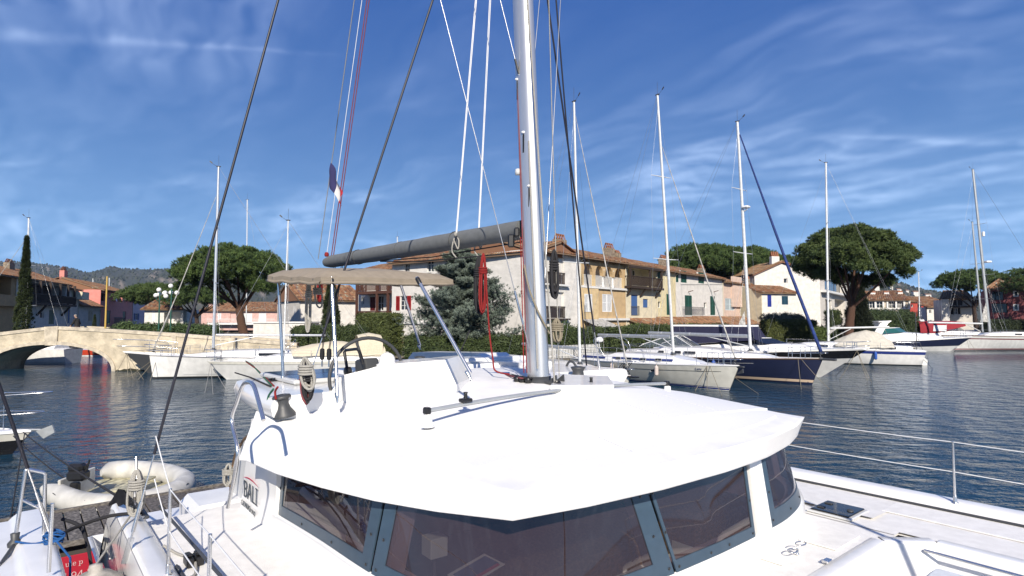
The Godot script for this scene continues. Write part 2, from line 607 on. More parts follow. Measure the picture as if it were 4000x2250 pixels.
func light() -> void:
	var cam := Camera3D.new()
	cam.name = "camera"
	cam.position = Vector3(0, EYE, 0)
	cam.rotation = Vector3(tilt, 0, 0)
	cam.fov = rad_to_deg(2.0 * atan(1125.0 / FOCAL))
	cam.near = 0.05
	cam.far = 9000.0
	add_child(cam)
	cam.current = true
	var sky := ProceduralSkyMaterial.new()
	sky.sky_top_color = lin(0.014, 0.066, 0.275)
	sky.sky_horizon_color = lin(0.22, 0.43, 0.70)
	sky.sky_curve = 0.16
	sky.ground_bottom_color = lin(0.05, 0.07, 0.09)
	sky.ground_horizon_color = lin(0.22, 0.34, 0.50)
	sky.sun_angle_max = 8.0
	sky.sky_cover = cirrus()
	sky.sky_cover_modulate = Color(1, 1, 1, 1)
	var s := Sky.new()
	s.sky_material = sky
	var env := Environment.new()
	env.background_mode = Environment.BG_SKY
	env.sky = s
	env.tonemap_mode = Environment.TONE_MAPPER_LINEAR
	env.tonemap_exposure = 1.42
	env.sdfgi_enabled = true
	env.ssao_enabled = true
	env.ssil_enabled = true
	env.fog_enabled = true
	env.fog_density = 0.00008
	env.fog_light_color = lin(0.45, 0.60, 0.90)
	var we := WorldEnvironment.new()
	we.name = "environment"
	we.environment = env
	add_child(we)
	var sun := DirectionalLight3D.new()
	sun.name = "sun"
	sun.light_energy = 1.6
	sun.light_color = Color(1.0, 0.96, 0.90)
	sun.light_angular_distance = 0.5
	sun.shadow_enabled = true
	add_child(sun)
	var az := deg_to_rad(6.0)
	var el := deg_to_rad(32.0)
	var to := Vector3(sin(az) * cos(el), sin(el), cos(az) * cos(el))
	sun.look_at_from_position(to * 50.0, Vector3.ZERO, UP)


# ---------------------------------------------------------------- the catamaran in front
# s runs forward along it, p towards its port side, drop is measured down from the eye
var heading = deg_to_rad(39.5)
var fore = Vector3(sin(deg_to_rad(39.5)), 0, cos(deg_to_rad(39.5)))
var port = Vector3(cos(deg_to_rad(39.5)), 0, -sin(deg_to_rad(39.5)))
const MID := 4.15

func B(s: float, p: float, drop: float) -> Vector3:
	return fore * s + port * p + Vector3(0, EYE - drop, 0)

func bp(u: float, v: float, p: float) -> Vector3:
	return meets(u, v, port * p, port)

func bs(u: float, v: float, s: float) -> Vector3:
	return meets(u, v, fore * s, fore)

func bd(u: float, v: float, drop: float) -> Vector3:
	return level(u, v, EYE - drop)

func hang(g: Geo, a: Vector3, b: Vector3, sag: float, r: float, sides := 5, steps := 10) -> void:
	var pts = []
	for i in steps + 1:
		var t = float(i) / steps
		pts.append(a.lerp(b, t) - UP * sag * 4.0 * t * (1.0 - t))
	g.tube(pts, r, sides)

func wire(parent: Node, called: String, a: Vector3, b: Vector3, r: float, m: String, sag := 0.0) -> MeshInstance3D:
	var g = Geo.new()
	if sag == 0.0: g.tube([a, b], r, 6)
	else: hang(g, a, b, sag, r)
	return part(parent, called, g, M[m])

func lines(g: Geo, pts: Array, r: float, sides := 6, smooth := true) -> void:
	g.tube(curve(pts, 5) if smooth and pts.size() > 2 else pts, r, sides)

# a hank of rope hung up: loops of uneven length gathered at the top by a few turns
func hank(at: Vector3, long: float, wide: float, loops: int, r: float, side: Vector3, seed_: int, swing := Vector3.ZERO) -> Geo:
	var q = RandomNumberGenerator.new()
	q.seed = seed_
	var g = Geo.new()
	var back = side.cross(UP).normalized()
	for i in loops:
		var w = wide * q.randf_range(0.35, 1.0)
		var l = long * q.randf_range(0.82, 1.0)
		var z = back * q.randf_range(-0.4, 0.4) * wide
		var pts = []
		for k in 13:
			var t = TAU * k / 12.0
			var y = -l * (0.5 - 0.5 * cos(t))
			pts.append(at + side * sin(t) * w * 0.5 * (0.55 + 0.45 * -y / l) + z * sin(t * 0.5) + UP * y + swing * (-y / l))
		g.tube(curve(pts, 2), r, 5)
	var neck = at - UP * long * 0.24 + swing * 0.24
	for k in 4:
		var pts = []
		for j in 9:
			var a = TAU * j / 8.0
			pts.append(neck - UP * (k * r * 1.9) + side * cos(a) * wide * 0.42 + back * sin(a) * wide * 0.36)
		g.tube(pts, r, 5, false)
	return g

func text(parent: Node, called: String, words: String, size: float, m: Material, at: Vector3, right: Vector3, up_: Vector3, font_name := "Droid Sans") -> MeshInstance3D:
	var t = TextMesh.new()
	var f = SystemFont.new()
	f.font_names = PackedStringArray([font_name])
	t.font = f
	t.text = words
	t.font_size = 64
	t.pixel_size = size / 64.0
	t.depth = 0.003
	var x = right.normalized()
	var z = x.cross(up_).normalized()
	var y = z.cross(x)
	return piece(parent, called, t, m, Transform3D(Basis(x, y, z), at))

var roof_s = [-7.3, -6.0, -5.2, -4.5, -4.0, -3.5, -3.0, -2.6, -2.4]
var roof_c = [0.60, 0.60, 0.61, 0.635, 0.695, 0.775, 0.855, 0.93, 0.955]
var edge_s = [-7.3, -5.9, -5.2, -4.3, -3.4, -2.75, -2.4]
var edge_d = [0.80, 0.88, 0.915, 0.945, 0.965, 0.975, 0.965]

func roof_drop(s: float, p: float) -> float:
	var w = clampf(absf(p - MID) / 2.25, 0.0, 1.0)
	var dc = soft(roof_s, roof_c, s)
	return lerpf(dc, pick(edge_s, edge_d, s), pow(w, 1.9))

func roof_patch(g: Geo, s0: float, s1: float, p0: float, p1: float, lift: float, front_curve := false) -> void:
	var rows = []
	for i in 9:
		var row = []
		for j in 9:
			var p = lerpf(p0, p1, j / 8.0)
			var bow = 0.0
			if front_curve: bow = -(0.20 if p < MID else 0.36) * pow(absf(p - MID) / 2.0, 2.0)
			var s = lerpf(s0, s1 + bow, i / 8.0)
			row.append(B(s, p, roof_drop(s, p) - lift))
		rows.append(row)
	g.grid(rows)
	# the edges of the raised sheet
	for e in [rows[0], rows[8]]:
		for j in 8:
			g.quad(e[j], e[j + 1], e[j + 1] - UP * 0.03, e[j] - UP * 0.03)
	for j in [0, 8]:
		for i in 8:
			g.quad(rows[i][j], rows[i + 1][j], rows[i + 1][j] - UP * 0.03, rows[i][j] - UP * 0.03)

var lower = [[-5.74, 2.60, 1.27], [-5.67, 2.59, 1.262], [-5.6, 2.58, 1.255], [-4.86, 2.56, 1.225], [-4.18, 2.47, 1.20], [-3.6, 2.35, 1.18], [-3.12, 2.18, 1.165], [-2.66, 1.95, 1.15], [-2.57, 1.42, 1.155], [-2.51, 0.75, 1.16], [-2.49, 0.0, 1.16]]
var upper = [[-5.95, 2.40, 0.88], [-5.85, 2.39, 0.885], [-5.7, 2.38, 0.89], [-5.0, 2.27, 0.925], [-4.3, 2.20, 0.945], [-3.65, 2.15, 0.96], [-3.1, 2.10, 0.97], [-2.61, 2.01, 0.975], [-2.50, 1.42, 0.97], [-2.43, 0.75, 0.96], [-2.41, 0.0, 0.955]]

func around_roof(list: Array, at: float, shrink := 0.0, down := 0.0) -> Vector3:    # 0 aft starboard, 10 the middle of the front, 20 aft port
	var side = -1.0
	if at > 10.0:
		at = 20.0 - at
		side = 1.0
	var i = clampi(int(floor(at)), 0, 9)
	var t = at - i
	var a: Array = list[i]
	var b: Array = list[i + 1]
	var s = lerpf(a[0], b[0], t)
	var o = lerpf(a[1], b[1], t)
	var d = lerpf(a[2], b[2], t)
	if side > 0.0:
		s -= 0.14 * pow(o / 2.0, 2.0)
		o *= 0.94
	var k = clampf((s + 3.4) / 0.9, 0.0, 1.0)
	return B(s - shrink * k, MID + side * (o - shrink * (1.0 - k * 0.6)), d + down)

var sill = [[-5.6, 2.30, 1.76], [-4.6, 2.31, 1.70], [-3.62, 2.32, 1.66], [-3.1, 2.18, 1.70], [-2.78, 1.80, 1.76], [-2.64, 1.26, 1.79], [-2.59, 0.60, 1.79], [-2.56, 0.0, 1.78]]
var head = [[-5.6, 2.26, 1.10], [-4.6, 2.24, 1.06], [-3.62, 2.18, 1.03], [-3.15, 2.0, 1.02], [-2.93, 1.62, 1.02], [-2.83, 1.26, 1.02], [-2.78, 0.76, 1.02], [-2.76, 0.0, 1.02]]

func glazing(a: float, h: float, out := 0.0) -> Vector3:     # a: 0 aft starboard .. 7 middle .. 14 aft port; h: 0 sill .. 1 head
	var side = -1.0
	if a > 7.0:
		a = 14.0 - a
		side = 1.0
	var xs = [0.0, 1.0, 2.0, 3.0, 4.0, 5.0, 6.0, 7.0]
	var r = []
	for k in 3:
		var lo = []
		var hi = []
		for i in 8:
			lo.append(sill[i][k]); hi.append(head[i][k])
		r.append(lerpf(soft(xs, lo, a), soft(xs, hi, a), h))
	var front = smoothstep(2.4, 4.6, a)
	return B(r[0] + out * front, MID + side * (r[1] + out * (1.0 - front)), r[2])

func glazing_strip(g: Geo, a0: float, a1: float, h0: float, h1: float, out: float, thick := 0.012) -> void:
	var steps = maxi(2, int(ceil(absf(a1 - a0) * 6.0)))
	var rows = []
	for h in [h0, h1]:
		var row = []
		for i in steps + 1: row.append(glazing(lerpf(a0, a1, float(i) / steps), h, out))
		rows.append(row)
	g.grid(rows)
	for k in 2:
		for i in steps:
			var a: Vector3 = rows[k][i]
			var b: Vector3 = rows[k][i + 1]
			var e0 = glazing(lerpf(a0, a1, float(i) / steps), [h0, h1][k], out - thick)
			var e1 = glazing(lerpf(a0, a1, float(i + 1) / steps), [h0, h1][k], out - thick)
			g.quad(a, b, e1, e0)
	for aa in [a0, a1]:
		g.quad(glazing(aa, h0, out), glazing(aa, h1, out), glazing(aa, h1, out - thick), glazing(aa, h0, out - thick))

func window_unit(boat: Node, a0: float, a1: float, side0: float, side1: float, low: float, top: float, called := "window") -> Node:
	var fr = Geo.new()
	glazing_strip(fr, a0, a1, 0.0, low, 0.016)
	glazing_strip(fr, a0, a0 + side0, low, 1.0, 0.016)
	glazing_strip(fr, a1 - side1, a1, low, 1.0, 0.016)
	var f = part(boat, called, fr, M.frame_tint)
	var gl = Geo.new()
	glazing_strip(gl, a0 + side0, a1 - side1, low, top, 0.008, 0.006)
	part(f, "pane", gl, M.tinted_glass)
	var sc
	var n = maxi(2, int((a1 - a0) * 1.7))
	for i in n + 1:
		var at = glazing(lerpf(a0 + 0.06, a1 - 0.06, float(i) / n), low * 0.42, 0.017)
		var nn = (glazing(lerpf(a0 + 0.06, a1 - 0.06, float(i) / n), low * 0.42, 0.05) - at).normalized()
		sc = Geo.new()
		sc.lathe(at, nn, [[0.011, 0.0], [0.011, 0.004], [0.006, 0.006], [0.0, 0.0055]], 8)
		part(f, "screw", sc, M.black_plastic)
	for h in [0.35, 0.7]:
		for aa in [a0 + side0 * 0.5, a1 - side1 * 0.5]:
			var at = glazing(aa, h, 0.017)
			sc = Geo.new()
			sc.lathe(at, (glazing(aa, h, 0.05) - at).normalized(), [[0.011, 0.0], [0.011, 0.004], [0.0, 0.005]], 8)
			part(f, "screw", sc, M.black_plastic)
	return f

func clutch(g: Geo, at: Vector3, dir: Vector3, count: int, size := 0.045) -> void:
	var side = dir.cross(UP).normalized()
	for i in count:
		var o = at + side * (i - (count - 1) * 0.5) * size * 0.95
		g.cbox(o + UP * size * 0.5, Vector3(size * 2.2, size, size * 0.8), size * 0.12, Basis(dir, UP, side))
		g.cbox(o + UP * size * 1.15 - dir * size * 0.2, Vector3(size * 1.7, size * 0.35, size * 0.6), size * 0.1, Basis(dir.rotated(side, 0.15), UP.rotated(side, 0.15), side))

func catamaran() -> void:
	var boat = thing("catamaran", "big white sailing catamaran in the foreground with tinted cabin windows and a tall silver mast", "catamaran", B(-4.5, MID, EYE))
	var g: Geo

	# --- hulls: a section swept along each side
	for side in [-1.0, 1.0]:
		g = Geo.new()
		var rows = []
		for i in 81:
			var t = i / 80.0
			var s = lerpf(-9.3, 2.6, t)
			var sheer = pick([-9.3, -8.0, -7.3, -7.2, 3.0], [2.75, 2.7, 2.05, 1.87, 1.87], s)
			var out: float = MID + side * (3.44 - 0.35 * pow(maxf(0.0, (t - 0.7) / 0.3), 2.0) - 0.05 * (1.0 - t))
			var thin = 1.0 - pow(maxf(0.0, (t - 0.45) / 0.55), 2.2)
			var w = 0.25 + 1.35 * thin
			var row = []
			for q in [[0.0, 1.87], [0.03, 2.0], [-0.02, 2.3], [-0.10, 2.9], [-0.16, 3.55], [-0.4, 3.95]]:
				row.append(B(s + (q[1] - 1.87) * -0.06 * t, out + side * q[0], maxf(q[1], sheer)))
			row.append(B(s, out - side * w * 0.5, 4.1))
			row.append(B(s, out - side * (w * 0.85), 3.6))
			row.append(B(s, out - side * w, maxf(sheer, 2.3)))
			row.append(B(s, out - side * w * 0.98, maxf(sheer, 2.3) if s < -7.2 else 2.2))
			rows.append(row)
		g.grid(rows)
		# transom
		var tr = []
		for q in rows[0]: tr.append(q)
		g.prism(tr, -fore * 0.02)
		part(boat, "hull", g, M.gelcoat)
		# bulwark with a rounded top, sloping in to the side deck
		g = Geo.new()
		rows = []
		for i in 41:
			var s = lerpf(-7.24, 2.6, i / 40.0)
			var t = (s + 9.3) / 11.9
			var out: float = MID + side * (3.44 - 0.35 * pow(maxf(0.0, (t - 0.7) / 0.3), 2.0) - 0.05 * (1.0 - t))
			rows.append([B(s, out, 1.90), B(s, out - side * 0.012, 1.872), B(s, out - side * 0.04, 1.86), B(s, out - side * 0.13, 1.865), B(s, out - side * 0.2, 1.885), B(s, out - side * 0.235, 1.93), B(s, out - side * 0.25, 1.96)])
		g.grid(rows)
		var cap = []
		for q in rows[0]: cap.append(q)
		cap.append(rows[0][6] - UP * 0.5); cap.append(rows[0][0] - UP * 0.5)
		g.prism(cap, -fore * 0.01)
		part(boat, "bulwark", g, M.gelcoat)
		g = Geo.new()
		for i in 30:
			var s = lerpf(-4.4, 2.0, i / 29.0)
		var rail = []
		for i in 31:
			var t = lerpf(0.33, 0.98, i / 30.0)
			var s = lerpf(-9.3, 2.6, t)
			var out: float = MID + side * (3.44 - 0.35 * pow(maxf(0.0, (t - 0.7) / 0.3), 2.0) - 0.05 * (1.0 - t))
			rail.append(B(s, out - side * 0.262, 1.945))
		g.tube(rail, 0.016, 4, true)
		part(boat, "genoa_track", g, M.dark_grey)

	# --- side decks, foredeck
	g = Geo.new()
	var rows = []
	for i in 31:
		var t = i / 30.0
		var s = lerpf(-6.75, -2.3, t)
		rows.append([B(s, MID - 3.24, 1.96), B(s, MID - 2.8, 1.95), B(s, MID - 2.28, 1.93)])
	g.grid(rows)
	part(boat, "side_deck", g, M.deck)
	g = Geo.new()
	rows = []
	for i in 31:
		var s = lerpf(-6.75, -2.3, i / 30.0)
		rows.append([B(s, MID + 2.28, 1.93), B(s, MID + 2.8, 1.95), B(s, MID + 3.24, 1.96)])
	g.grid(rows)
	part(boat, "side_deck", g, M.deck)
	# deck in front of the cabin, cut out for the seating well
	g = Geo.new()
	for q in [[-2.95, 2.2, -1.96, 1.93, MID - 2.0, MID + 2.0], [-3.2, 2.2, 0, 0, MID - 3.24, MID - 2.0], [-3.2, 2.2, 0, 0, MID + 2.12, MID + 3.24]]:
		var s1: float = -2.02 if q[4] == MID - 2.0 else q[1]
		g.quad(B(q[0], q[4], 1.955), B(s1, q[4], 1.955), B(s1, q[5], 1.955), B(q[0], q[5], 1.955))
	g.quad(B(-3.2, MID + 2.0, 1.95), B(-2.02, MID + 2.0, 1.95), B(-2.02, MID + 2.12, 1.95), B(-3.2, MID + 2.12, 1.95))
	g.quad(B(-3.3, MID - 3.2, 1.975), B(-2.03, MID - 3.2, 1.975), B(-2.03, MID + 3.22, 1.975), B(-3.3, MID + 3.22, 1.975))
	g.quad(B(-2.03, MID + 2.1, 1.975), B(2.2, MID + 2.1, 1.975), B(2.2, MID + 3.22, 1.975), B(-2.03, MID + 3.22, 1.975))
	part(boat, "foredeck", g, M.deck)
	# non-slip panels on the deck
	for q in [[-2.72, -2.36, 3.72, 4.62], [-2.68, -2.34, 4.70, 5.06], [-2.52, -2.2, 5.35, 5.85], [-2.35, -1.2, 6.80, 7.22], [-1.05, 0.6, 6.45, 7.2]]:
		g = Geo.new()
		g.cbox(B((q[0] + q[1]) / 2, (q[2] + q[3]) / 2, 1.946), Vector3(q[1] - q[0], 0.012, q[3] - q[2]), 0.005, Basis(fore, UP, port.cross(UP).cross(UP) * -1.0 if false else fore.cross(UP)))
		part(boat, "deck_panel", g, M.deck)
	# coaming and walls of the seating well
	g = Geo.new()
	var well = [[-2.02, MID - 1.9], [-2.02, MID + 1.75], [-1.72, MID + 2.06], [1.6, MID + 2.06]]
	for i in 3:
		var a: Array = well[i]
		var b: Array = well[i + 1]
		var pa = B(a[0], a[1], 1.945)
		var pb = B(b[0], b[1], 1.945)
		var inn = (pb - pa).cross(UP).normalized()
		if inn.dot(B(0, MID, 1.9) - pa) < 0: inn = -inn
		g.grid([[pa - inn * 0.13 - UP * 0.05, pb - inn * 0.13 - UP * 0.05], [pa - inn * 0.11, pb - inn * 0.11], [pa - inn * 0.01, pb - inn * 0.01], [pa + inn * 0.006 - UP * 0.02, pb + inn * 0.006 - UP * 0.02], [pa + inn * 0.08 - UP * 0.44, pb + inn * 0.08 - UP * 0.44]])
	part(boat, "well_coaming", g, M.gelcoat)
	g = Geo.new()
	g.quad(B(-2.0, MID - 1.9, 2.36), B(-2.0, MID + 2.1, 2.36), B(1.7, MID + 2.1, 2.36), B(1.7, MID - 1.9, 2.36))
	part(boat, "well_floor", g, M.gelcoat)
	g = Geo.new()
	g.cbox(B(-1.12, 5.0, 2.17), Vector3(1.0, 0.40, 1.40), 0.05, Basis(fore, UP, fore.cross(UP)))
	part(boat, "seat_cushion", g, M.cushion)
	g = Geo.new()
	lines(g, [B(-1.78, MID + 1.98, 2.02), B(-1.78, MID + 1.94, 2.0), B(-0.4, MID + 1.94, 2.02), B(-0.4, MID + 1.98, 2.04)], 0.013, 6, false)
	part(boat, "grab_rail", g, M.steel)
	# deck hatch
	g = Geo.new()
	var hb = Basis(fore, UP, fore.cross(UP))
	g.cbox(B(-2.62, 6.42, 1.935), Vector3(0.42, 0.02, 0.46), 0.008, hb)
	var hatch = part(boat, "deck_hatch", g, M.gelcoat_grey)
	g = Geo.new()
	g.cbox(B(-2.62, 6.42, 1.918), Vector3(0.36, 0.016, 0.40), 0.006, hb)
	part(hatch, "pane", g, M.dark_glass)
	g = Geo.new()
	for k in [-0.09, 0.09]: g.cbox(B(-2.74, 6.42 + k, 1.906), Vector3(0.07, 0.014, 0.05), 0.004, hb)
	g.lathe(B(-2.5, 6.42, 1.91), UP, [[0.03, 0.0], [0.03, 0.012], [0.0, 0.016]], 10)
	part(hatch, "hatch_handle", g, M.dark_grey)
	# folding deck cleats
	for q in [B(-2.36, 4.98, 1.93), B(-2.30, 3.86, 1.93)]:
		g = Geo.new()
		for k in [-1.0, 1.0]:
			var ring = []
			for i in 13:
				var a = TAU * i / 12.0
				ring.append(q + port * (k * 0.07 + cos(a) * 0.06) + UP * (0.055 + 0.012 * k) + fore * sin(a) * 0.035)
			g.tube(ring, 0.006, 5, false)
		g.lathe(q, UP, [[0.02, 0.0], [0.012, 0.02], [0.01, 0.055], [0.0, 0.058]], 8)
		part(boat, "deck_cleat", g, M.steel)
	g = Geo.new()
	g.cbox(B(-2.14, 5.02, 1.928), Vector3(0.05, 0.02, 0.09), 0.006, hb)
	part(boat, "latch", g, M.steel)

	# --- cabin sides below and beside the windows
	g = Geo.new()
	for part_ in [[0.0, 14.0]]:
		rows = []
		for q in [[-0.5, 0.03], [-0.12, 0.012], [0.0, 0.0], [1.0, -0.02]]:
			pass
	var base_row = []
	var sill_row = []
	for i in 85:
		var a = 14.0 * i / 84.0
		var p0 = glazing(a, 0.0, 0.002)
		var low = glazing(a, 0.0, 0.06)
		low.y = EYE - 1.96
		base_row.append(low); sill_row.append(p0)
	var lip = []
	for i in 85: lip.append(glazing(14.0 * i / 84.0, -0.02, 0.045))
	g.grid([base_row, lip, sill_row])
	part(boat, "cabin_side", g, M.gelcoat)
	# aft ends of the cabin sides, with the builder's name
	for side in [-1.0, 1.0]:
		g = Geo.new()
		var o: float = MID + side * 2.34
		var outline = [B(-5.52, o, 1.05), B(-5.52, o, 1.95), B(-6.55, o + side * 0.02, 1.95), B(-6.48, o + side * 0.01, 1.62), B(-6.30, o, 1.0)]
		g.prism(outline, port * -side * 0.5)
		part(boat, "cabin_quarter", g, M.gelcoat)
	var at = B(-5.98, MID - 2.355, 1.48)
	text(boat, "lettering", "BALI", 0.225, M.logo_dark, bp(977, 1925, MID - 2.362), fore, UP)
	text(boat, "lettering", "CATANA", 0.075, M.logo_dark, bp(957, 1972, MID - 2.364), fore, UP)
	text(boat, "lettering", "Group", 0.075, M.logo_dark, bp(984, 1996, MID - 2.363), fore, UP)
	g = Geo.new()
	var arc = []
	for i in 13:
		var t = i / 12.0
		arc.append(bp(lerpf(950, 1008, t), 1864 + 40.0 * pow(t, 1.7), MID - 2.362))
	for i in 12:
		var w = 0.012 * sin(PI * (i + 0.6) / 13.0) + 0.002
		g.quad(arc[i], arc[i] + UP * w, arc[i + 1] + UP * w, arc[i + 1])
	part(boat, "emblem", g, M.logo_red)

	# --- windows
	window_unit(boat, 0.05, 1.93, 0.16, 0.14, 0.13, 1.0)
	window_unit(boat, 1.97, 6.08, 0.17, 0.27, 0.13, 1.0)
	window_unit(boat, 6.12, 7.95, 0.04, 0.06, 0.10, 1.0)
	g = Geo.new()
	glazing_strip(g, 8.0, 8.38, -0.02, 1.0, 0.03, 0.06)
	part(boat, "pillar", g, M.gelcoat)
	window_unit(boat, 8.42, 11.2, 0.16, 0.1, 0.16, 1.0)
	window_unit(boat, 11.25, 13.9, 0.12, 0.14, 0.13, 1.0)
	# inside: sole, furniture, inner frames seen through the tinted panes
	g = Geo.new()
	g.quad(B(-5.6, MID - 2.25, 2.35), B(-2.6, MID - 2.0, 2.35), B(-2.6, MID + 2.0, 2.35), B(-5.6, MID + 2.25, 2.35))
	g.quad(B(-5.5, MID - 2.25, 2.35), B(-5.5, MID + 2.25, 2.35), B(-5.5, MID + 2.25, 0.95), B(-5.5, MID - 2.25, 0.95))
	part(boat, "saloon", g, M.interior_brown)
	g = Geo.new()
	for i in 84:
		var a0 = 14.0 * i / 84.0
		var a1 = 14.0 * (i + 1) / 84.0
		g.quad(glazing(a0, 0.02, -0.02), glazing(a1, 0.02, -0.02), glazing(a1, 0.02, -0.16), glazing(a0, 0.02, -0.16))
		g.quad(glazing(a0, 0.02, -0.16), glazing(a1, 0.02, -0.16), glazing(a1, -0.8, -0.16), glazing(a0, -0.8, -0.16))
	part(boat, "window_shelf", g, M.interior_pink)
	g = Geo.new()
	for aa in [2.05, 6.0, 8.45, 11.2]:
		g.prism([glazing(aa - 0.09, 0.0, -0.02), glazing(aa + 0.11, 0.0, -0.02), glazing(aa + 0.11, 1.0, -0.02), glazing(aa - 0.09, 1.0, -0.02)], (glazing(aa, 0.5, -0.12) - glazing(aa, 0.5, 0.0)))
	part(boat, "inner_post", g, M.interior_pink)
	g = Geo.new()
	g.cbox(B(-3.55, 3.6, 2.05), Vector3(0.9, 0.55, 1.5), 0.04, hb)
	g.cbox(B(-3.35, 5.0, 2.0), Vector3(0.7, 0.6, 0.9), 0.04, hb)
	part(boat, "saloon_table", g, M.teak)
	# --- roof
	g = Geo.new()
	rows = []
	for i in 81:
		var t = 20.0 * i / 80.0
		var row = [around_roof(lower, t, 0.22, -0.06), around_roof(lower, t, 0.05, 0.005), around_roof(lower, t, 0.012, 0.006), around_roof(lower, t), around_roof(lower, t, 0.0, -0.012)]
		var up_ = around_roof(upper, t)
		row.append(up_.lerp(row[4], 0.12)); row.append(up_)
		var us = up_.dot(fore)
		var uo = up_.dot(port)
		var ss = clampf(us, -5.9, -3.05)
		for k in [0.03, 0.07, 0.14, 0.24, 0.38, 0.55, 0.75, 0.9, 1.0]:
			var s = lerpf(us, ss, k)
			var p = lerpf(uo, MID, k)
			row.append(B(s, p, lerpf(EYE - up_.y, roof_drop(s, p), smoothstep(0.0, 0.12, k))))
		rows.append(row)
	g.grid(rows)
	for r in [rows[0], rows[80]]:
		var cap = []
		for q in r: cap.append(q)
		cap.append(B(-5.74, MID, 1.2))
		g.prism(cap, fore * 0.01)
	part(boat, "roof", g, M.roof_white)
	for q in [[-3.98, -3.04, 2.22, 3.36], [-3.98, -3.04, 3.40, 4.19], [-3.98, -3.04, 4.21, 5.0], [-3.98, -3.04, 5.02, 5.86], [-2.99, -2.62, 2.5, 3.27], [-2.99, -2.62, 3.285, 5.55]]:
		g = Geo.new()
		roof_patch(g, q[0], q[1], q[2], q[3], 0.014, q[0] > -3.5)
		part(boat, "roof_panel", g, M.roof_grip)
	# raised pads beside the mast
	for q in [[[2150, 1506], [2180, 1462], [2375, 1468], [2398, 1503]]]:
		g = Geo.new()
		var poly = []
		for k in q: poly.append(bd(k[0], k[1], 0.62 if q[0][0] == 2150 else 0.655))
		g.prism(poly, -UP * 0.3)
		part(boat, "roof_pad", g, M.gelcoat)
	# self-tacking jib track on two feet
	g = Geo.new()
	var track = []
	for i in 17:
		var t = i / 16.0
		var p = lerpf(2.42, 5.45, t)
		track.append(B(-4.02 + 0.06 * pow((t - 0.5) * 2.0, 2.0), p, 0.705 - 0.04 * sin(t * PI)))
	g.tube(track, 0.018, 6)
	var trk = part(boat, "jib_track", g, M.mast_dull)
	for k in [0, 16]:
		g = Geo.new()
		g.cbox(track[k], Vector3(0.06, 0.055, 0.05), 0.01, hb)
		part(trk, "end_stop", g, M.black_plastic)
		g = Geo.new()
		g.lathe(track[k] - UP * 0.12 + fore * 0.01, UP, [[0.055, 0.0], [0.04, 0.02], [0.034, 0.09], [0.0, 0.10]], 12)
		part(trk, "track_foot", g, M.gelcoat)
	for k in [2, 10]:
		g = Geo.new()
		g.cbox(track[k] + UP * 0.03, Vector3(0.07, 0.03, 0.10), 0.008, hb)
		g.lathe(track[k] + UP * 0.045, UP, [[0.018, 0.0], [0.014, 0.035], [0.02, 0.05], [0.0, 0.052]], 8)
		part(trk, "track_car", g, M.black_plastic)

	flybridge(boat)
	rigging(boat)
	guard_rails(boat)

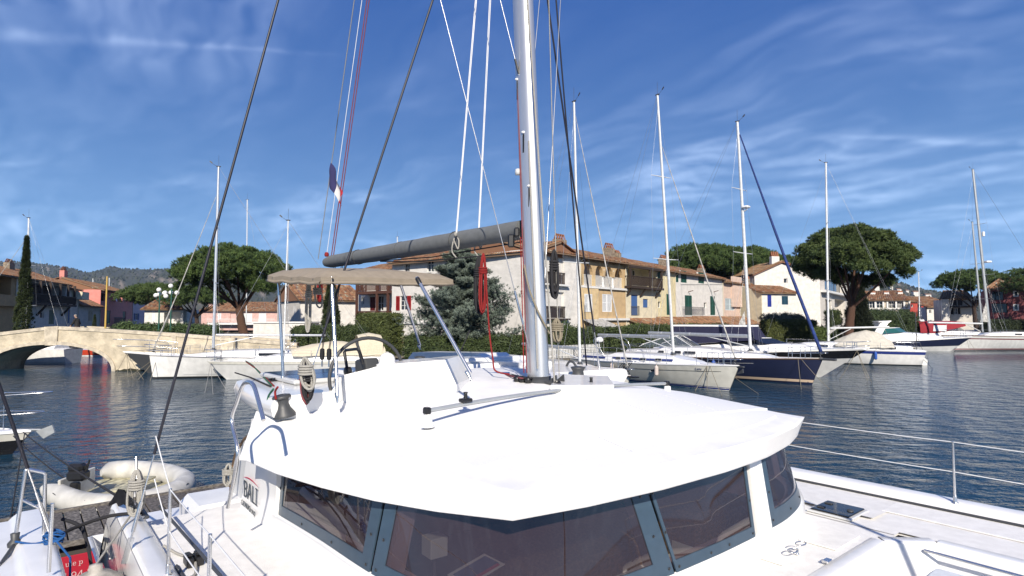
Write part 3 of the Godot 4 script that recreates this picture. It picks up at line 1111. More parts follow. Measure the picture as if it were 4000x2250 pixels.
func flybridge(boat: Node) -> void:
	var g: Geo
	var hb = Basis(fore, UP, fore.cross(UP))
	# hard top over the aft cockpit
	g = Geo.new()
	var rows = []
	for i in 13:
		var s = lerpf(-7.25, -5.45, i / 12.0)
		var tip = 0.28 * pow(1.0 - i / 12.0, 2.0)
		var p0 = 1.72 + tip * 0.6
		var p1 = 2.0 * MID - p0
		rows.append([B(s, p0 + 0.10, 0.90), B(s, p0 + 0.02, 0.87), B(s, p0, 0.79), B(s, p0 + 0.03, 0.715), B(s, p0 + 0.12, 0.69), B(s, MID, 0.66), B(s, p1 - 0.12, 0.69), B(s, p1 - 0.03, 0.715), B(s, p1, 0.79), B(s, p1 - 0.1, 0.90)])
	g.grid(rows)
	var cap = []
	for q in rows[0]: cap.append(q)
	g.prism(cap, -fore * 0.02)
	cap = []
	for q in rows[12]: cap.append(q)
	g.prism(cap, fore * 0.02)
	part(boat, "hard_top", g, M.gelcoat)
	# dark panels let into it, in a pale frame
	g = Geo.new()
	g.cbox(B(-6.72, 2.85, 0.655), Vector3(1.15, 0.05, 1.35), 0.015, hb)
	var sp = part(boat, "solar_panel", g, M.gelcoat_grey)
	for k in [[-7.02, 2.85, "solar"], [-6.46, 2.85, "solar_pale"]]:
		g = Geo.new()
		g.cbox(B(k[0], k[1], 0.632), Vector3(0.53, 0.012, 1.25), 0.003, hb)
		part(sp, "panel_glass", g, M[k[2]])
	g = Geo.new()
	g.cbox(B(-7.2, 4.9, 0.62), Vector3(0.5, 0.1, 2.3), 0.03, hb)
	part(boat, "aft_coaming", g, M.gelcoat)

	# helm console: its starboard wall and top
	g = Geo.new()
	var side = []
	var pa = B(-5.5, 2.3, 0.8)
	var pd = (B(-4.4, 3.3, 0.8) - pa).normalized()
	var pn = pd.cross(UP).normalized()
	for q in [[1282, 1568], [1300, 1520], [1338, 1466], [1440, 1441], [1492, 1425], [1738, 1405], [1782, 1502], [1782, 1600], [1282, 1690]]: side.append(meets(q[0], q[1], pa, pn))
	g.prism(side, pn * (0.7 if pn.dot(port) > 0 else -0.7))
	part(boat, "helm_console", g, M.gelcoat)
	g = Geo.new()
	var face = []
	for q in [[1338, 1478], [1300, 1545], [1292, 1566], [1330, 1566], [1345, 1473]]: face.append(meets(q[0], q[1], pa - pn * (0.02 if pn.dot(port) > 0 else -0.02), pn))
	g.prism(face, port * 0.05)
	part(boat, "console_trim", g, M.gelcoat_grey)
	# instrument pod with a loop handle
	g = Geo.new()
	g.cbox(bp(1390, 1432, 2.62) + port * 0.12, Vector3(0.24, 0.15, 0.16), 0.02, Basis(fore.rotated(port, -0.12), UP.rotated(port, -0.12), fore.cross(UP)))
	var pod = part(boat, "instrument_pod", g, M.dark_grey)
	g = Geo.new()
	g.tube([bp(1358, 1452, 2.60), bp(1345, 1375, 2.60), bp(1352, 1368, 2.60), bp(1395, 1363, 2.60), bp(1402, 1370, 2.60), bp(1418, 1420, 2.60)], 0.017, 6)
	part(pod, "handle", g, M.black_plastic)
	g = Geo.new()
	g.lathe(bp(1357, 1450, 2.58), -port, [[0.045, -0.03], [0.045, 0.02], [0.03, 0.03], [0.0, 0.032]], 12)
	part(pod, "throttle_hub", g, M.black_plastic)
	# compass under a white cap
	g = Geo.new()
	var cb = bp(1512, 1420, 2.8)
	g.lathe(cb - UP * 0.02, UP, [[0.105, 0.0], [0.105, 0.012], [0.085, 0.02], [0.08, 0.035], [0.078, 0.07], [0.064, 0.10], [0.036, 0.122], [0.0, 0.13]], 18)
	var cp = part(boat, "compass", g, M.gelcoat)
	g = Geo.new()
	var arc = []
	for i in 9:
		var a = PI * i / 8.0
		arc.append(cb + UP * (0.045 + 0.07 * sin(a)) + fore * cos(a) * 0.08)
	g.tube(arc, 0.004, 4)
	part(cp, "seam", g, M.gelcoat_grey)
	# steering wheel
	g = Geo.new()
	var wc = bs(1437, 1470, -5.55)
	var ring = []
	for i in 37:
		var a = TAU * i / 36.0
		ring.append(wc + port * cos(a) * 0.40 + UP * sin(a) * 0.385)
	g.tube(ring, 0.018, 8, false)
	var wheel = part(boat, "steering_wheel", g, M.dark_grey)
	for k in 3:
		g = Geo.new()
		var a = PI / 2.0 + 0.35 + TAU * k / 3.0
		g.tube([wc, wc + (port * cos(a) + UP * sin(a)) * 0.385], 0.014, 6)
		part(wheel, "spoke", g, M.dark_grey)
	g = Geo.new()
	g.lathe(wc, fore, [[0.0, -0.03], [0.05, -0.025], [0.05, 0.02], [0.03, 0.05], [0.0, 0.06]], 12)
	part(wheel, "hub", g, M.dark_grey)
	# helm seat well: back wall and the port coaming with a cup tray
	g = Geo.new()
	var pc = []
	for q in [[1595, 1398], [1612, 1376], [1868, 1381], [1905, 1408], [2040, 1418], [2052, 1478], [1600, 1478]]: pc.append(bp(q[0], q[1], 5.4))
	g.prism(pc, port * 0.55)
	part(boat, "port_coaming", g, M.gelcoat)
	g = Geo.new()
	g.cbox(B(-6.5, 3.9, 0.80), Vector3(0.5, 0.42, 2.2), 0.05, hb)
	part(boat, "helm_seat", g, M.gelcoat)
	g = Geo.new()
	g.lathe(bp(1640, 1398, 2.9), UP, [[0.05, 0.0], [0.05, 0.012], [0.02, 0.018], [0.0, 0.018]], 12)
	part(boat, "tray", g, M.dark_grey)

	# --- sun awning on four stainless posts
	var edge = [B(-5.25, 2.08, -0.38), B(-5.55, 3.72, -0.44), B(-7.0, 3.7, -0.50), B(-6.72, 2.06, -0.475)]
	g = Geo.new()
	rows = []
	for i in 13:
		var row = []
		for j in 13:
			var a = i / 12.0
			var b = j / 12.0
			var q: Vector3 = edge[0].lerp(edge[1], b).lerp(edge[3].lerp(edge[2], b), a)
			var rim = minf(minf(a, 1.0 - a), minf(b, 1.0 - b))
			q.y += 0.07 * smoothstep(0.0, 0.10, rim) + 0.04 * sin(PI * b) * sin(PI * a) - 0.014 * pow(sin(a * PI * 3.0), 2.0) + 0.006 * sin(a * 29.0 + b * 4.0) * sin(b * 7.0)
			row.append(q)
		rows.append(row)
	g.grid(rows)
	var low = []
	for r in [rows[0], [], rows[12], []]: pass
	var rim_pts = []
	for j in 13: rim_pts.append(rows[0][j])
	for i in range(1, 13): rim_pts.append(rows[i][12])
	for j in range(11, -1, -1): rim_pts.append(rows[12][j])
	for i in range(11, -1, -1): rim_pts.append(rows[i][0])
	for i in rim_pts.size() - 1:
		g.quad(rim_pts[i], rim_pts[i + 1], rim_pts[i + 1] - UP * 0.065, rim_pts[i] - UP * 0.065)
	var aw = part(boat, "awning", g, M.bimini)
	g = Geo.new()
	var under = []
	for q in rim_pts: under.append(q - UP * 0.055)
	g.tube(under, 0.016, 6, false)
	part(aw, "awning_hem", g, M.bimini)
	g = Geo.new()
	for k in [0.12, 0.5, 0.88]:
		g.tube([edge[0].lerp(edge[3], k) - UP * 0.03, edge[0].lerp(edge[1], 0.5).lerp(edge[3].lerp(edge[2], 0.5), k) + UP * 0.03, edge[1].lerp(edge[2], k) - UP * 0.03], 0.013, 6)
	part(aw, "awning_bow", g, M.dark_grey)
	var posts = [[B(-4.98, 2.14, 0.72), edge[0].lerp(edge[3], 0.03) + port * 0.12], [B(-6.55, 2.2, 0.70), edge[3] + port * 0.1 + fore * 0.06], [bp(1640, 1362, 4.1), bp(1555, 1078, 3.4)], [bp(1838, 1482, 2.9), bp(1628, 1084, 2.75)]]
	for q in posts:
		g = Geo.new()
		g.tube([q[0] + UP * 0.05, q[1]], 0.0165, 10)
		var po = part(boat, "awning_post", g, M.steel)
		g = Geo.new()
		var d: Vector3 = (q[1] - q[0]).normalized()
		g.lathe(q[0], d, [[0.01, -0.01], [0.012, 0.02], [0.022, 0.05], [0.022, 0.075], [0.0165, 0.08]], 10)
		part(po, "post_foot", g, M.steel)
		g = Geo.new()
		g.lathe(q[0].lerp(q[1], 0.93), d, [[0.018, 0.0], [0.022, 0.01], [0.022, 0.06], [0.018, 0.07]], 10)
		part(po, "post_clamp", g, M.black_plastic)

	# --- winch, clutches, sheets
	g = Geo.new()
	var wn = B(-5.45, 1.85, 0.88)
	var tilt_ax = (UP - port * 0.16 - fore * 0.05).normalized()
	g.lathe(wn, tilt_ax, [[0.095, 0.0], [0.098, 0.025], [0.064, 0.08], [0.054, 0.12], [0.058, 0.16], [0.076, 0.175]], 20)
	var wi = part(boat, "winch", g, M.dark_grey)
	g = Geo.new()
	g.lathe(wn + tilt_ax * 0.17, tilt_ax, [[0.078, 0.0], [0.082, 0.012], [0.074, 0.026], [0.04, 0.034], [0.03, 0.02], [0.0, 0.02]], 20)
	part(wi, "winch_top", g, M.dark_grey)
	g = Geo.new()
	g.lathe(bp(2258, 1462, 5.4) - UP * 0.06, UP, [[0.10, 0.0], [0.075, 0.05], [0.068, 0.10], [0.085, 0.13], [0.095, 0.15], [0.05, 0.16], [0.0, 0.16]], 18)
	part(boat, "winch", g, M.dark_grey)
	g = Geo.new()
	clutch(g, bd(1075, 1500, 0.72), fore, 3, 0.05)
	part(boat, "rope_clutch", g, M.black_plastic)
	g = Geo.new()
	clutch(g, bd(1210, 1560, 0.80), fore, 4, 0.045)
	part(boat, "rope_clutch", g, M.black_plastic)
	g = Geo.new()
	clutch(g, bd(1800, 1458, 0.66), fore, 3, 0.05)
	part(boat, "rope_clutch", g, M.black_plastic)
	for q in [["rope_green", [[1060, 1505], [985, 1425], [960, 1410]]], ["rope_red", [[1070, 1507], [1000, 1440], [962, 1414]]], ["rope_black", [[1058, 1510], [980, 1475], [918, 1456]]]]:
		g = Geo.new()
		var pts = []
		for k in q[1]: pts.append(bd(k[0], k[1], 0.68))
		g.tube(pts, 0.009, 5)
		part(boat, "sheet", g, M[q[0]])
	for q in [["rope_green", [[1068, 1520], [1050, 1545], [1045, 1570]]], ["rope_red", [[1085, 1512], [1075, 1530], [1078, 1560]]]]:
		g = Geo.new()
		var pts = []
		for k in q[1]: pts.append(bp(k[0], k[1], 1.75))
		lines(g, pts, 0.010)
		part(boat, "sheet", g, M[q[0]])
	# halyards led aft along the roof
	for q in [["rope_black", 0.0, 0.010], ["rope_pink", 0.03, 0.012], ["rope_white", 0.07, 0.010], ["rope_black", -0.02, 0.007]]:
		g = Geo.new()
		var a = bd(1235, 1566, 0.775) - fore * 0.0 - port * q[1]
		var b = bd(1960, 1462, 0.62) - fore * 0.0 - port * q[1] * 1.5
		lines(g, [a, a.lerp(b, 0.35) + UP * 0.004, a.lerp(b, 0.7) + UP * 0.004, b], q[2], 5)
		part(boat, "halyard", g, M[q[0]])
	g = Geo.new()
	lines(g, [bd(1805, 1462, 0.64), bd(1880, 1458, 0.62), bd(1990, 1456, 0.6)], 0.009)
	part(boat, "halyard", g, M.rope_blue)
	g = Geo.new()
	var tri = [bd(1165, 1585, 0.80), bd(1205, 1555, 0.80), bd(1235, 1580, 0.80)]
	g.prism([tri[0], tri[0] + UP * 0.01, tri[1] + UP * 0.07, tri[2] + UP * 0.01, tri[2]], port * 0.04)
	part(boat, "lead_block", g, M.dark_grey)

func rigging(boat: Node) -> void:
	var g: Geo
	var foot = B(-4.55, 4.1, 0.64)
	var lean = (UP * 1.0 - fore * 0.058).normalized()
	var mast_at = func(y: float) -> Vector3: return foot + lean * ((y - foot.y) / lean.y)
	g = Geo.new()
	g.tube([foot, mast_at.call(10.0), mast_at.call(19.0)], 0.128, 28, true, 0.76, port)
	var mast = part(boat, "mast", g, M.mast_alu)
	g = Geo.new()
	g.tube([mast_at.call(3.0) - fore * 0.128, mast_at.call(19.0) - fore * 0.128], 0.012, 4)
	part(mast, "sail_track", g, M.dark_grey)
	# mast step
	g = Geo.new()
	g.lathe(foot - UP * 0.02, lean, [[0.17, 0.0], [0.17, 0.02], [0.14, 0.03], [0.134, 0.07], [0.0, 0.07]], 20)
	g.cbox(foot + fore * 0.2 - UP * 0.0, Vector3(0.2, 0.035, 0.12), 0.01, Basis(fore, UP, fore.cross(UP)))
	for k in [-1.0, 1.0]:
		g.prism([foot + fore * 0.16 + port * 0.05 * k, foot + fore * 0.32 + port * 0.05 * k, foot + fore * 0.31 + UP * 0.09 + port * 0.05 * k, foot + fore * 0.22 + UP * 0.03 + port * 0.05 * k], port * 0.015)
	part(mast, "mast_step", g, M.dark_grey)
	# slots for halyards, each under a bright cap
	for q in [[2018, 300, 0.09], [2046, 520, 0.085], [2068, 735, 0.09]]:
		var c = meets(q[0], q[1], foot + fore * 0.0, Vector3(0, 0, 1))
		var ax: Vector3 = mast_at.call(c.y)
		var off = (Vector3(c.x, c.y, c.z) - ax)
		var sd = clampf(off.dot(Vector3.RIGHT) / 0.095, -0.96, 0.96)
		var nn = (Vector3.RIGHT * sd + Vector3.BACK * sqrt(1.0 - sd * sd)).normalized()
		var lx = nn.dot(port)
		var lz = nn.dot(fore)
		var rr = 1.0 / sqrt(pow(lx / 0.097, 2.0) + pow(lz / 0.128, 2.0))
		var sp = ax + nn * (rr + 0.001)
		g = Geo.new()
		var sx = nn.cross(UP).normalized()
		g.cbox(sp - UP * 0.10, Vector3(0.022, 0.2, 0.006), 0.002, Basis(sx, UP, nn))
		part(mast, "halyard_slot", g, M.black_plastic)
		g = Geo.new()
		g.ball(sp + UP * 0.02, Vector3(0.024, 0.014, 0.014), 10, 6)
		part(mast, "slot_cap", g, M.gelcoat)
	# steaming lamp on the left side
	g = Geo.new()
	var sl: Vector3 = mast_at.call(5.15) + Vector3(-0.125, 0, 0)
	g.lathe(sl + Vector3(-0.0, -0.035, 0), UP, [[0.0, 0.0], [0.03, 0.006], [0.033, 0.035], [0.028, 0.065], [0.0, 0.075]], 12)
	g.bar(sl, sl + Vector3(0.08, 0, 0), 0.02, 0.03)
	part(mast, "steaming_lamp", g, M.gelcoat_grey)
	# spreaders above the picture
	for side in [-1.0, 1.0]:
		g = Geo.new()
		var a: Vector3 = mast_at.call(9.2)
		g.tube([a, a + port * side * 1.35 - fore * 0.55 + UP * 0.1], 0.035, 8)
		part(mast, "spreader", g, M.mast_alu)

	# boom with a furled sail under a grey cover
	g = Geo.new()
	var b0 = B(-4.80, 4.1, -0.95)
	var b1 = B(-9.9, 4.02, -0.97)
	var pts = []
	var rad = []
	for i in 25:
		var t = i / 24.0
		pts.append(b0.lerp(b1, t))
		rad.append(lerpf(0.102, 0.112, sin(t * PI)) * (1.0 if t < 0.97 else 0.75) * (1.0 + 0.02 * sin(t * 41.0)))
	g.tube(pts, rad, 18)
	var boom = part(boat, "boom", g, M.sail_cover)
	g = Geo.new()
	g.tube([b0, mast_at.call(b0.y - 0.04)], 0.035, 8)
	part(boom, "gooseneck", g, M.dark_grey)
	for t in [0.24, 0.5, 0.76]:
		g = Geo.new()
		var c = b0.lerp(b1, t)
		var ring = []
		for i in 13:
			var a = TAU * i / 12.0
			ring.append(c + UP * sin(a) * 0.115 + port * cos(a) * 0.115)
		g.tube(ring, 0.006, 4, false)
		part(boom, "strap", g, M.dark_grey)
	g = Geo.new()
	g.tube([b0 - UP * 0.13, b0.lerp(b1, 0.35) - UP * 0.16, b0.lerp(b1, 0.62) - UP * 0.11], 0.008, 5)
	g.tube([b0 - UP * 0.24, b0.lerp(b1, 0.4) - UP * 0.2, b0.lerp(b1, 0.62) - UP * 0.12], 0.008, 5)
	part(boom, "reefing_line", g, M.rope_black)
	g = Geo.new()
	g.cbox(b0 - UP * 0.13 + Vector3(-0.12, 0, 0.08), Vector3(0.07, 0.14, 0.04), 0.015)
	g.cbox(b0 - UP * 0.04 + Vector3(-0.06, 0, 0.10), Vector3(0.06, 0.10, 0.04), 0.015)
	part(boom, "reefing_block", g, M.black_plastic)
	g = Geo.new()
	g.lathe(b1 + UP * 0.10, UP, [[0.03, 0.0], [0.04, 0.03], [0.03, 0.07], [0.0, 0.08]], 8)
	part(boom, "topping_shackle", g, M.rope_red)

	# shrouds in black sleeves with bare lower ends and bottlescrews
	var plates = [[B(-5.78, 0.73, 1.86), 17.4], [B(-5.62, 2.02, 0.90), 10.0], [B(-6.9, 7.42, 1.86), 17.4], [B(-5.62, 6.25, 0.90), 10.0]]
	var aims = [[1055, 0], [1680, 0], [2125, 0], [2165, 0]]
	for i in 4:
		var a: Vector3 = plates[i][0]
		var top: Vector3 = mast_at.call(plates[i][1])
		var dir = (top - a).normalized()
		var sh = wire(boat, "shroud", a + dir * 0.75, top, 0.0125, "shroud_black")
		wire(sh, "wire_end", a + dir * 0.28, a + dir * 0.78, 0.006, "steel")
		g = Geo.new()
		g.tube([a + dir * 0.05, a + dir * 0.12, a + dir * 0.13, a + dir * 0.36, a + dir * 0.37, a + dir * 0.46], [0.008, 0.008, 0.015, 0.015, 0.008, 0.008], 8)
		part(sh, "bottlescrew", g, M.steel)
		g = Geo.new()
		g.bar(a - dir * 0.12, a + dir * 0.08, 0.045, 0.012, fore)
		part(sh, "chainplate", g, M.steel)
	# diamond stays to the spreader ends
	for side in [-1.0, 1.0]:
		var tip: Vector3 = mast_at.call(9.2) + port * side * 1.35 - fore * 0.55 + UP * 0.1
		var st = wire(boat, "diamond_stay", mast_at.call(3.3) + port * side * 0.08 + Vector3(-0.02, 0, 0.05), tip, 0.005, "wire")
		g = Geo.new()
		var a: Vector3 = mast_at.call(3.3) + port * side * 0.08 + Vector3(-0.02, 0, 0.05)
		var d = (tip - a).normalized()
		g.tube([a + d * 0.25, a + d * 0.6], 0.012, 8)
		part(st, "bottlescrew", g, M.steel)
		var a2: Vector3 = mast_at.call(6.15) + port * side * 0.085
		var s2 = wire(boat, "diamond_stay", a2, a2 + (tip + UP * 2.6 - a2) * 0.9, 0.005, "wire")
		g = Geo.new()
		d = (tip + UP * 2.6 - a2).normalized()
		g.tube([a2 + d * 0.06, a2 + d * 0.22], 0.012, 8)
		part(s2, "bottlescrew", g, M.black_plastic)
	wire(boat, "forestay", B(1.9, 4.1, 1.6), mast_at.call(15.0), 0.03, "sail_cover")
	# lazy jacks: doubled lines from high on the mast to the boom
	for q in [[0.215, -0.10, 1860], [0.175, 0.10, 1915]]:
		var foot_ = b0.lerp(b1, q[0]) + port * q[1] * 0.9
		var aim = bp(q[2], 0, MID)
		for k in [-1.0, 1.0]:
			wire(boat, "lazy_jack", foot_ + port * 0.006 * k + UP * 0.05, foot_ + (aim - foot_) * 2.6 + port * 0.012 * k, 0.005, "gelcoat")
		g = Geo.new()
		lines(g, [foot_ + UP * 0.07, foot_ - UP * 0.06 + Vector3(-0.03, 0, 0.1), foot_ - UP * 0.16 + Vector3(-0.04, 0, 0.08), foot_ - UP * 0.23 + Vector3(0.01, 0, 0.09)], 0.009)
		lines(g, [foot_ + UP * 0.03, foot_ - UP * 0.03 + Vector3(0.04, 0, 0.1), foot_ - UP * 0.13 + Vector3(0.03, 0, 0.1), foot_ - UP * 0.02 + Vector3(-0.02, 0, 0.11)], 0.009)
		g.ball(foot_ + UP * 0.045 + Vector3(0, 0, 0.09), Vector3(0.022, 0.028, 0.022), 8, 6)
		part(boat, "lazy_jack_knot", g, M.rope_white)
	# topping lift and the red mainsheet pair at the end of the boom
	wire(boat, "topping_lift", b1 + UP * 0.12, mast_at.call(18.6) - fore * 0.25, 0.005, "gelcoat")
	for k in [-1.0, 1.0]:
		wire(boat, "topping_lift", b1 + UP * 0.1 + fore * 0.25 + port * 0.018 * k, mast_at.call(18.3) - fore * 0.12 + port * 0.02 * k, 0.0085, "rope_pink")
	# mainsheet tackle below the boom end
	var sheave = bp(1272, 1385, 3.9)
	for k in [-1.0, 1.0]:
		g = Geo.new()
		var c = sheave + fore * 0.07 * k + port * 0.03 * k
		g.tube([c - UP * 0.09, c - UP * 0.075, c, c + UP * 0.085, c + UP * 0.1], [0.02, 0.036, 0.04, 0.036, 0.02], 10)
		var bl = part(boat, "mainsheet_block", g, M.black_plastic)
		g = Geo.new()
		g.tube([c - UP * 0.09, c - UP * 0.2], 0.014, 8)
		part(bl, "swivel", g, M.steel)
		for e in [-1.0, 1.0]:
			wire(boat, "mainsheet", c + UP * 0.08 + fore * 0.02 * e, b1 + fore * (0.5 + 0.15 * k) + fore * 0.03 * e - UP * 0.1, 0.006, "rope_black")
	# halyards up the mast
	for q in [[-0.095, 0.045, 3.05, 6.1, "rope_pink", 0.007], [-0.125, 0.05, 3.05, 4.45, "rope_red", 0.006]]:
		wire(boat, "halyard", mast_at.call(q[2]) + Vector3(q[0] - 0.02, 0, q[1]), mast_at.call(q[3]) + Vector3(q[0], 0, q[1] - 0.02), q[5], q[4])
	wire(boat, "halyard", mast_at.call(3.1) + Vector3(-0.01, 0, 0.14), mast_at.call(5.45) + Vector3(-0.005, 0, 0.125), 0.008, "rope_white")
	wire(boat, "halyard", B(-4.22, 4.02, 0.68), mast_at.call(7.5) + Vector3(0.03, 0, 0.125), 0.009, "rope_white")
	wire(boat, "halyard", B(-4.45, 4.3, 0.6) , mast_at.call(12.0) + Vector3(0.35, 0, 0.2), 0.005, "rope_white")
	g = Geo.new()
	lines(g, [mast_at.call(4.15) + Vector3(-0.10, 0, 0.10), mast_at.call(3.9) + Vector3(-0.06, 0, 0.145), mast_at.call(3.65) + Vector3(0.03, 0, 0.15), mast_at.call(3.45) + Vector3(0.13, 0, 0.09)], 0.010)
	part(boat, "halyard", g, M.rope_cream)
	for q in [["rope_black", 0.05], ["rope_black", 0.0], ["rope_pink", -0.03]]:
		g = Geo.new()
		lines(g, [mast_at.call(3.0) + Vector3(-0.11 + q[1], 0, 0.08), foot + Vector3(-0.16 + q[1], 0.05, 0.16), bd(1975, 1462, 0.62) + Vector3(q[1], 0, 0)], 0.009)
		part(boat, "halyard", g, M[q[0]])
	for k in 3:
		g = Geo.new()
		g.lathe(foot + Vector3(-0.22 + k * 0.055, 0.03, 0.08 + k * 0.045), (fore * 0.4 + port * 0.2 + UP * 0.2).normalized(), [[0.012, -0.03], [0.035, -0.02], [0.036, 0.02], [0.012, 0.03]], 12)
		part(boat, "turning_block", g, M.black_plastic)
	# jib sheet block in front of the mast
	g = Geo.new()
	var jb = B(-4.16, 3.98, 0.64)
	g.lathe(jb, (port * 0.7 - UP * 0.5).normalized(), [[0.0, -0.025], [0.05, -0.02], [0.056, 0.0], [0.05, 0.02], [0.0, 0.025]], 14)
	var jbl = part(boat, "jib_sheet_block", g, M.black_plastic)
	g = Geo.new()
	lines(g, [jb + UP * 0.04, jb + port * 0.05 - UP * 0.02 + fore * 0.06, jb - UP * 0.05 + fore * 0.08, jb - port * 0.06 - UP * 0.04 + fore * 0.06, jb + UP * 0.01 + fore * 0.05], 0.012)
	part(jbl, "knot", g, M.rope_white)

func guard_rails(boat: Node) -> void:
	var g: Geo
	# stanchions and lifelines on both sides
	for side in [-1.0, 1.0]:
		var spots = [-5.05, -3.85, -1.88, 0.2, 2.2]
		var tops = []
		var mids = []
		for k in spots.size():
			var o = MID + side * (3.26 - 0.32 * pow(maxf(0.0, (spots[k] + 1.0) / 3.6), 2.0))
			var a = B(spots[k], o, 1.875)
			var t = a + UP * 0.62
			g = Geo.new()
			g.tube([a, t], [0.0135, 0.0115], 8)
			var st = part(boat, "stanchion", g, M.steel)
			g = Geo.new()
			g.lathe(a, UP, [[0.03, -0.01], [0.03, 0.004], [0.018, 0.012], [0.018, 0.07], [0.0135, 0.075]], 10)
			part(st, "stanchion_base", g, M.steel)
			tops.append(t - UP * 0.008)
			mids.append(a + UP * 0.31)
		for list in [tops, mids]:
			g = Geo.new()
			for k in list.size() - 1: hang(g, list[k], list[k + 1], 0.008, 0.0048, 5, 4)
			# aft end, tied off at the gate or the shroud
			var back: Vector3 = B(-5.72, MID + side * 3.26, 1.875 - (0.9 if list == tops else 0.55)) if side < 0 else B(-5.9, MID + 3.26, 1.875 - (0.62 if list == tops else 0.31))
			hang(g, back, list[0], 0.01, 0.0048, 5, 4)
			part(boat, "lifeline", g, M.gelcoat)
	# arch of bent tube beside the aft steps
	g = Geo.new()
	var o = 1.35
	var bend = []
	for q in [[890, 1982], [918, 1850], [928, 1758], [905, 1640], [925, 1570], [948, 1508], [968, 1493], [990, 1505], [1008, 1560], [1030, 1642]]: bend.append(bp(q[0], q[1], o))
	lines(g, bend, 0.016, 8)
	part(boat, "hand_rail", g, M.steel)
	g = Geo.new()
	lines(g, [bp(2200, 1465, 6.1), bp(2218, 1420, 6.1), bp(2232, 1412, 6.1), bp(2246, 1424, 6.1), bp(2268, 1465, 6.1)], 0.017, 8)
	part(boat, "hand_rail", g, M.dark_grey)
	# aft steps of the starboard hull
	var hb = Basis(fore, UP, fore.cross(UP))
	g = Geo.new()
	g.cbox(B(-7.4, 1.75, 2.25), Vector3(0.75, 0.5, 0.6), 0.08, hb)
	part(boat, "stern_step", g, M.gelcoat)
	g = Geo.new()
	g.cbox(B(-8.6, 1.55, 2.7), Vector3(1.3, 0.3, 1.1), 0.06, hb)
	part(boat, "stern_step", g, M.gelcoat)
	# curved boarding plank stowed upright beside the steps
	g = Geo.new()
	var bd_ = []
	for q in [[1000, 1680], [955, 1715], [920, 1775], [903, 1850], [902, 1920], [918, 1968], [1000, 1985]]: bd_.append(bp(q[0], q[1], 1.95))
	g.prism(bd_, port * 0.05)
	part(boat, "boarding_plank", g, M.gelcoat_grey)
	part_tube(boat, "plank_rim", bd_.slice(0, 6), 0.018, M.teak)
	# mooring cleat, jammer and chainplate cover on the starboard deck
	g = Geo.new()
	var c = B(-6.55, 0.95, 1.85)
	g.cbox(c + UP * 0.03, Vector3(0.30, 0.025, 0.035), 0.01, hb)
	for k in [-0.06, 0.06]: g.lathe(c + fore * k, UP, [[0.025, 0.0], [0.013, 0.012], [0.012, 0.03]], 8)
	part(boat, "mooring_cleat", g, M.dark_grey)
	g = Geo.new()
	clutch(g, B(-5.35, 1.12, 1.955), fore, 2, 0.07)
	part(boat, "rope_clutch", g, M.black_plastic)
	g = Geo.new()
	lines(g, [B(-5.78, 0.98, 1.90), B(-5.62, 1.06, 1.94), B(-5.42, 1.12, 1.92)], 0.011)
	lines(g, [B(-5.28, 1.12, 1.92), B(-5.1, 1.08, 1.94), B(-4.98, 0.98, 1.93), B(-4.9, 1.05, 1.945), B(-4.7, 1.2, 1.948)], 0.011)
	part(boat, "furling_line", g, M.rope_white)
	# boat hook lying against the stanchions
	g = Geo.new()
	g.tube([B(-6.45, 1.05, 1.75), B(-3.6, 1.25, 1.93)], 0.013, 8)
	part(boat, "boat_hook", g, M.dark_grey)


# ---------------------------------------------------------------- land, water, hills
func sheet(called: String, pts: Array, y: float, m: Material, deep := 2.5) -> void:
	var g = Geo.new()
	g.col = Color(0.20, 0.18, 0.14)
	var poly = []
	for q in pts: poly.append(Vector3(q[0], y, q[1]))
	g.prism(poly, -UP * deep)
	land(called, g, m, true)

func setting() -> void:
	var g = Geo.new()
	g.quad(Vector3(-700, 0, 400), Vector3(-700, 0, -900), Vector3(900, 0, -900), Vector3(900, 0, 400))
	land("water", g, M.water)
	sheet("ground", [[-23, -41.6], [-9, -41.8], [3.0, -38.4], [17, -54.5], [25, -52.5], [36, -53.5], [38.5, -61], [38.5, -75], [52, -76.5], [52, -97], [62, -97], [150, -82], [900, -82], [3500, -2500], [-600, -2500], [-34, -140], [-25, -62]], 0.9, M.ground)
	sheet("ground", [[-46, -50], [-72, -122], [-75, -141], [-33, -141], [-600, -2501], [-3500, -2501], [-900, -48], [-60, -46]], 0.904, M.ground)
	# quay edge stones along the berths
	g = Geo.new()
	var edge = [Vector3(-9, 0.93, -41.8), Vector3(3.0, 0.93, -38.4), Vector3(17, 0.93, -54.5), Vector3(25, 0.93, -52.5), Vector3(36, 0.93, -53.5)]
	for i in 4: g.bar(edge[i] + UP * 0.02, edge[i + 1] + UP * 0.02, 0.5, 0.12)
	land("quay", g, M.quay_stone)
	hills()

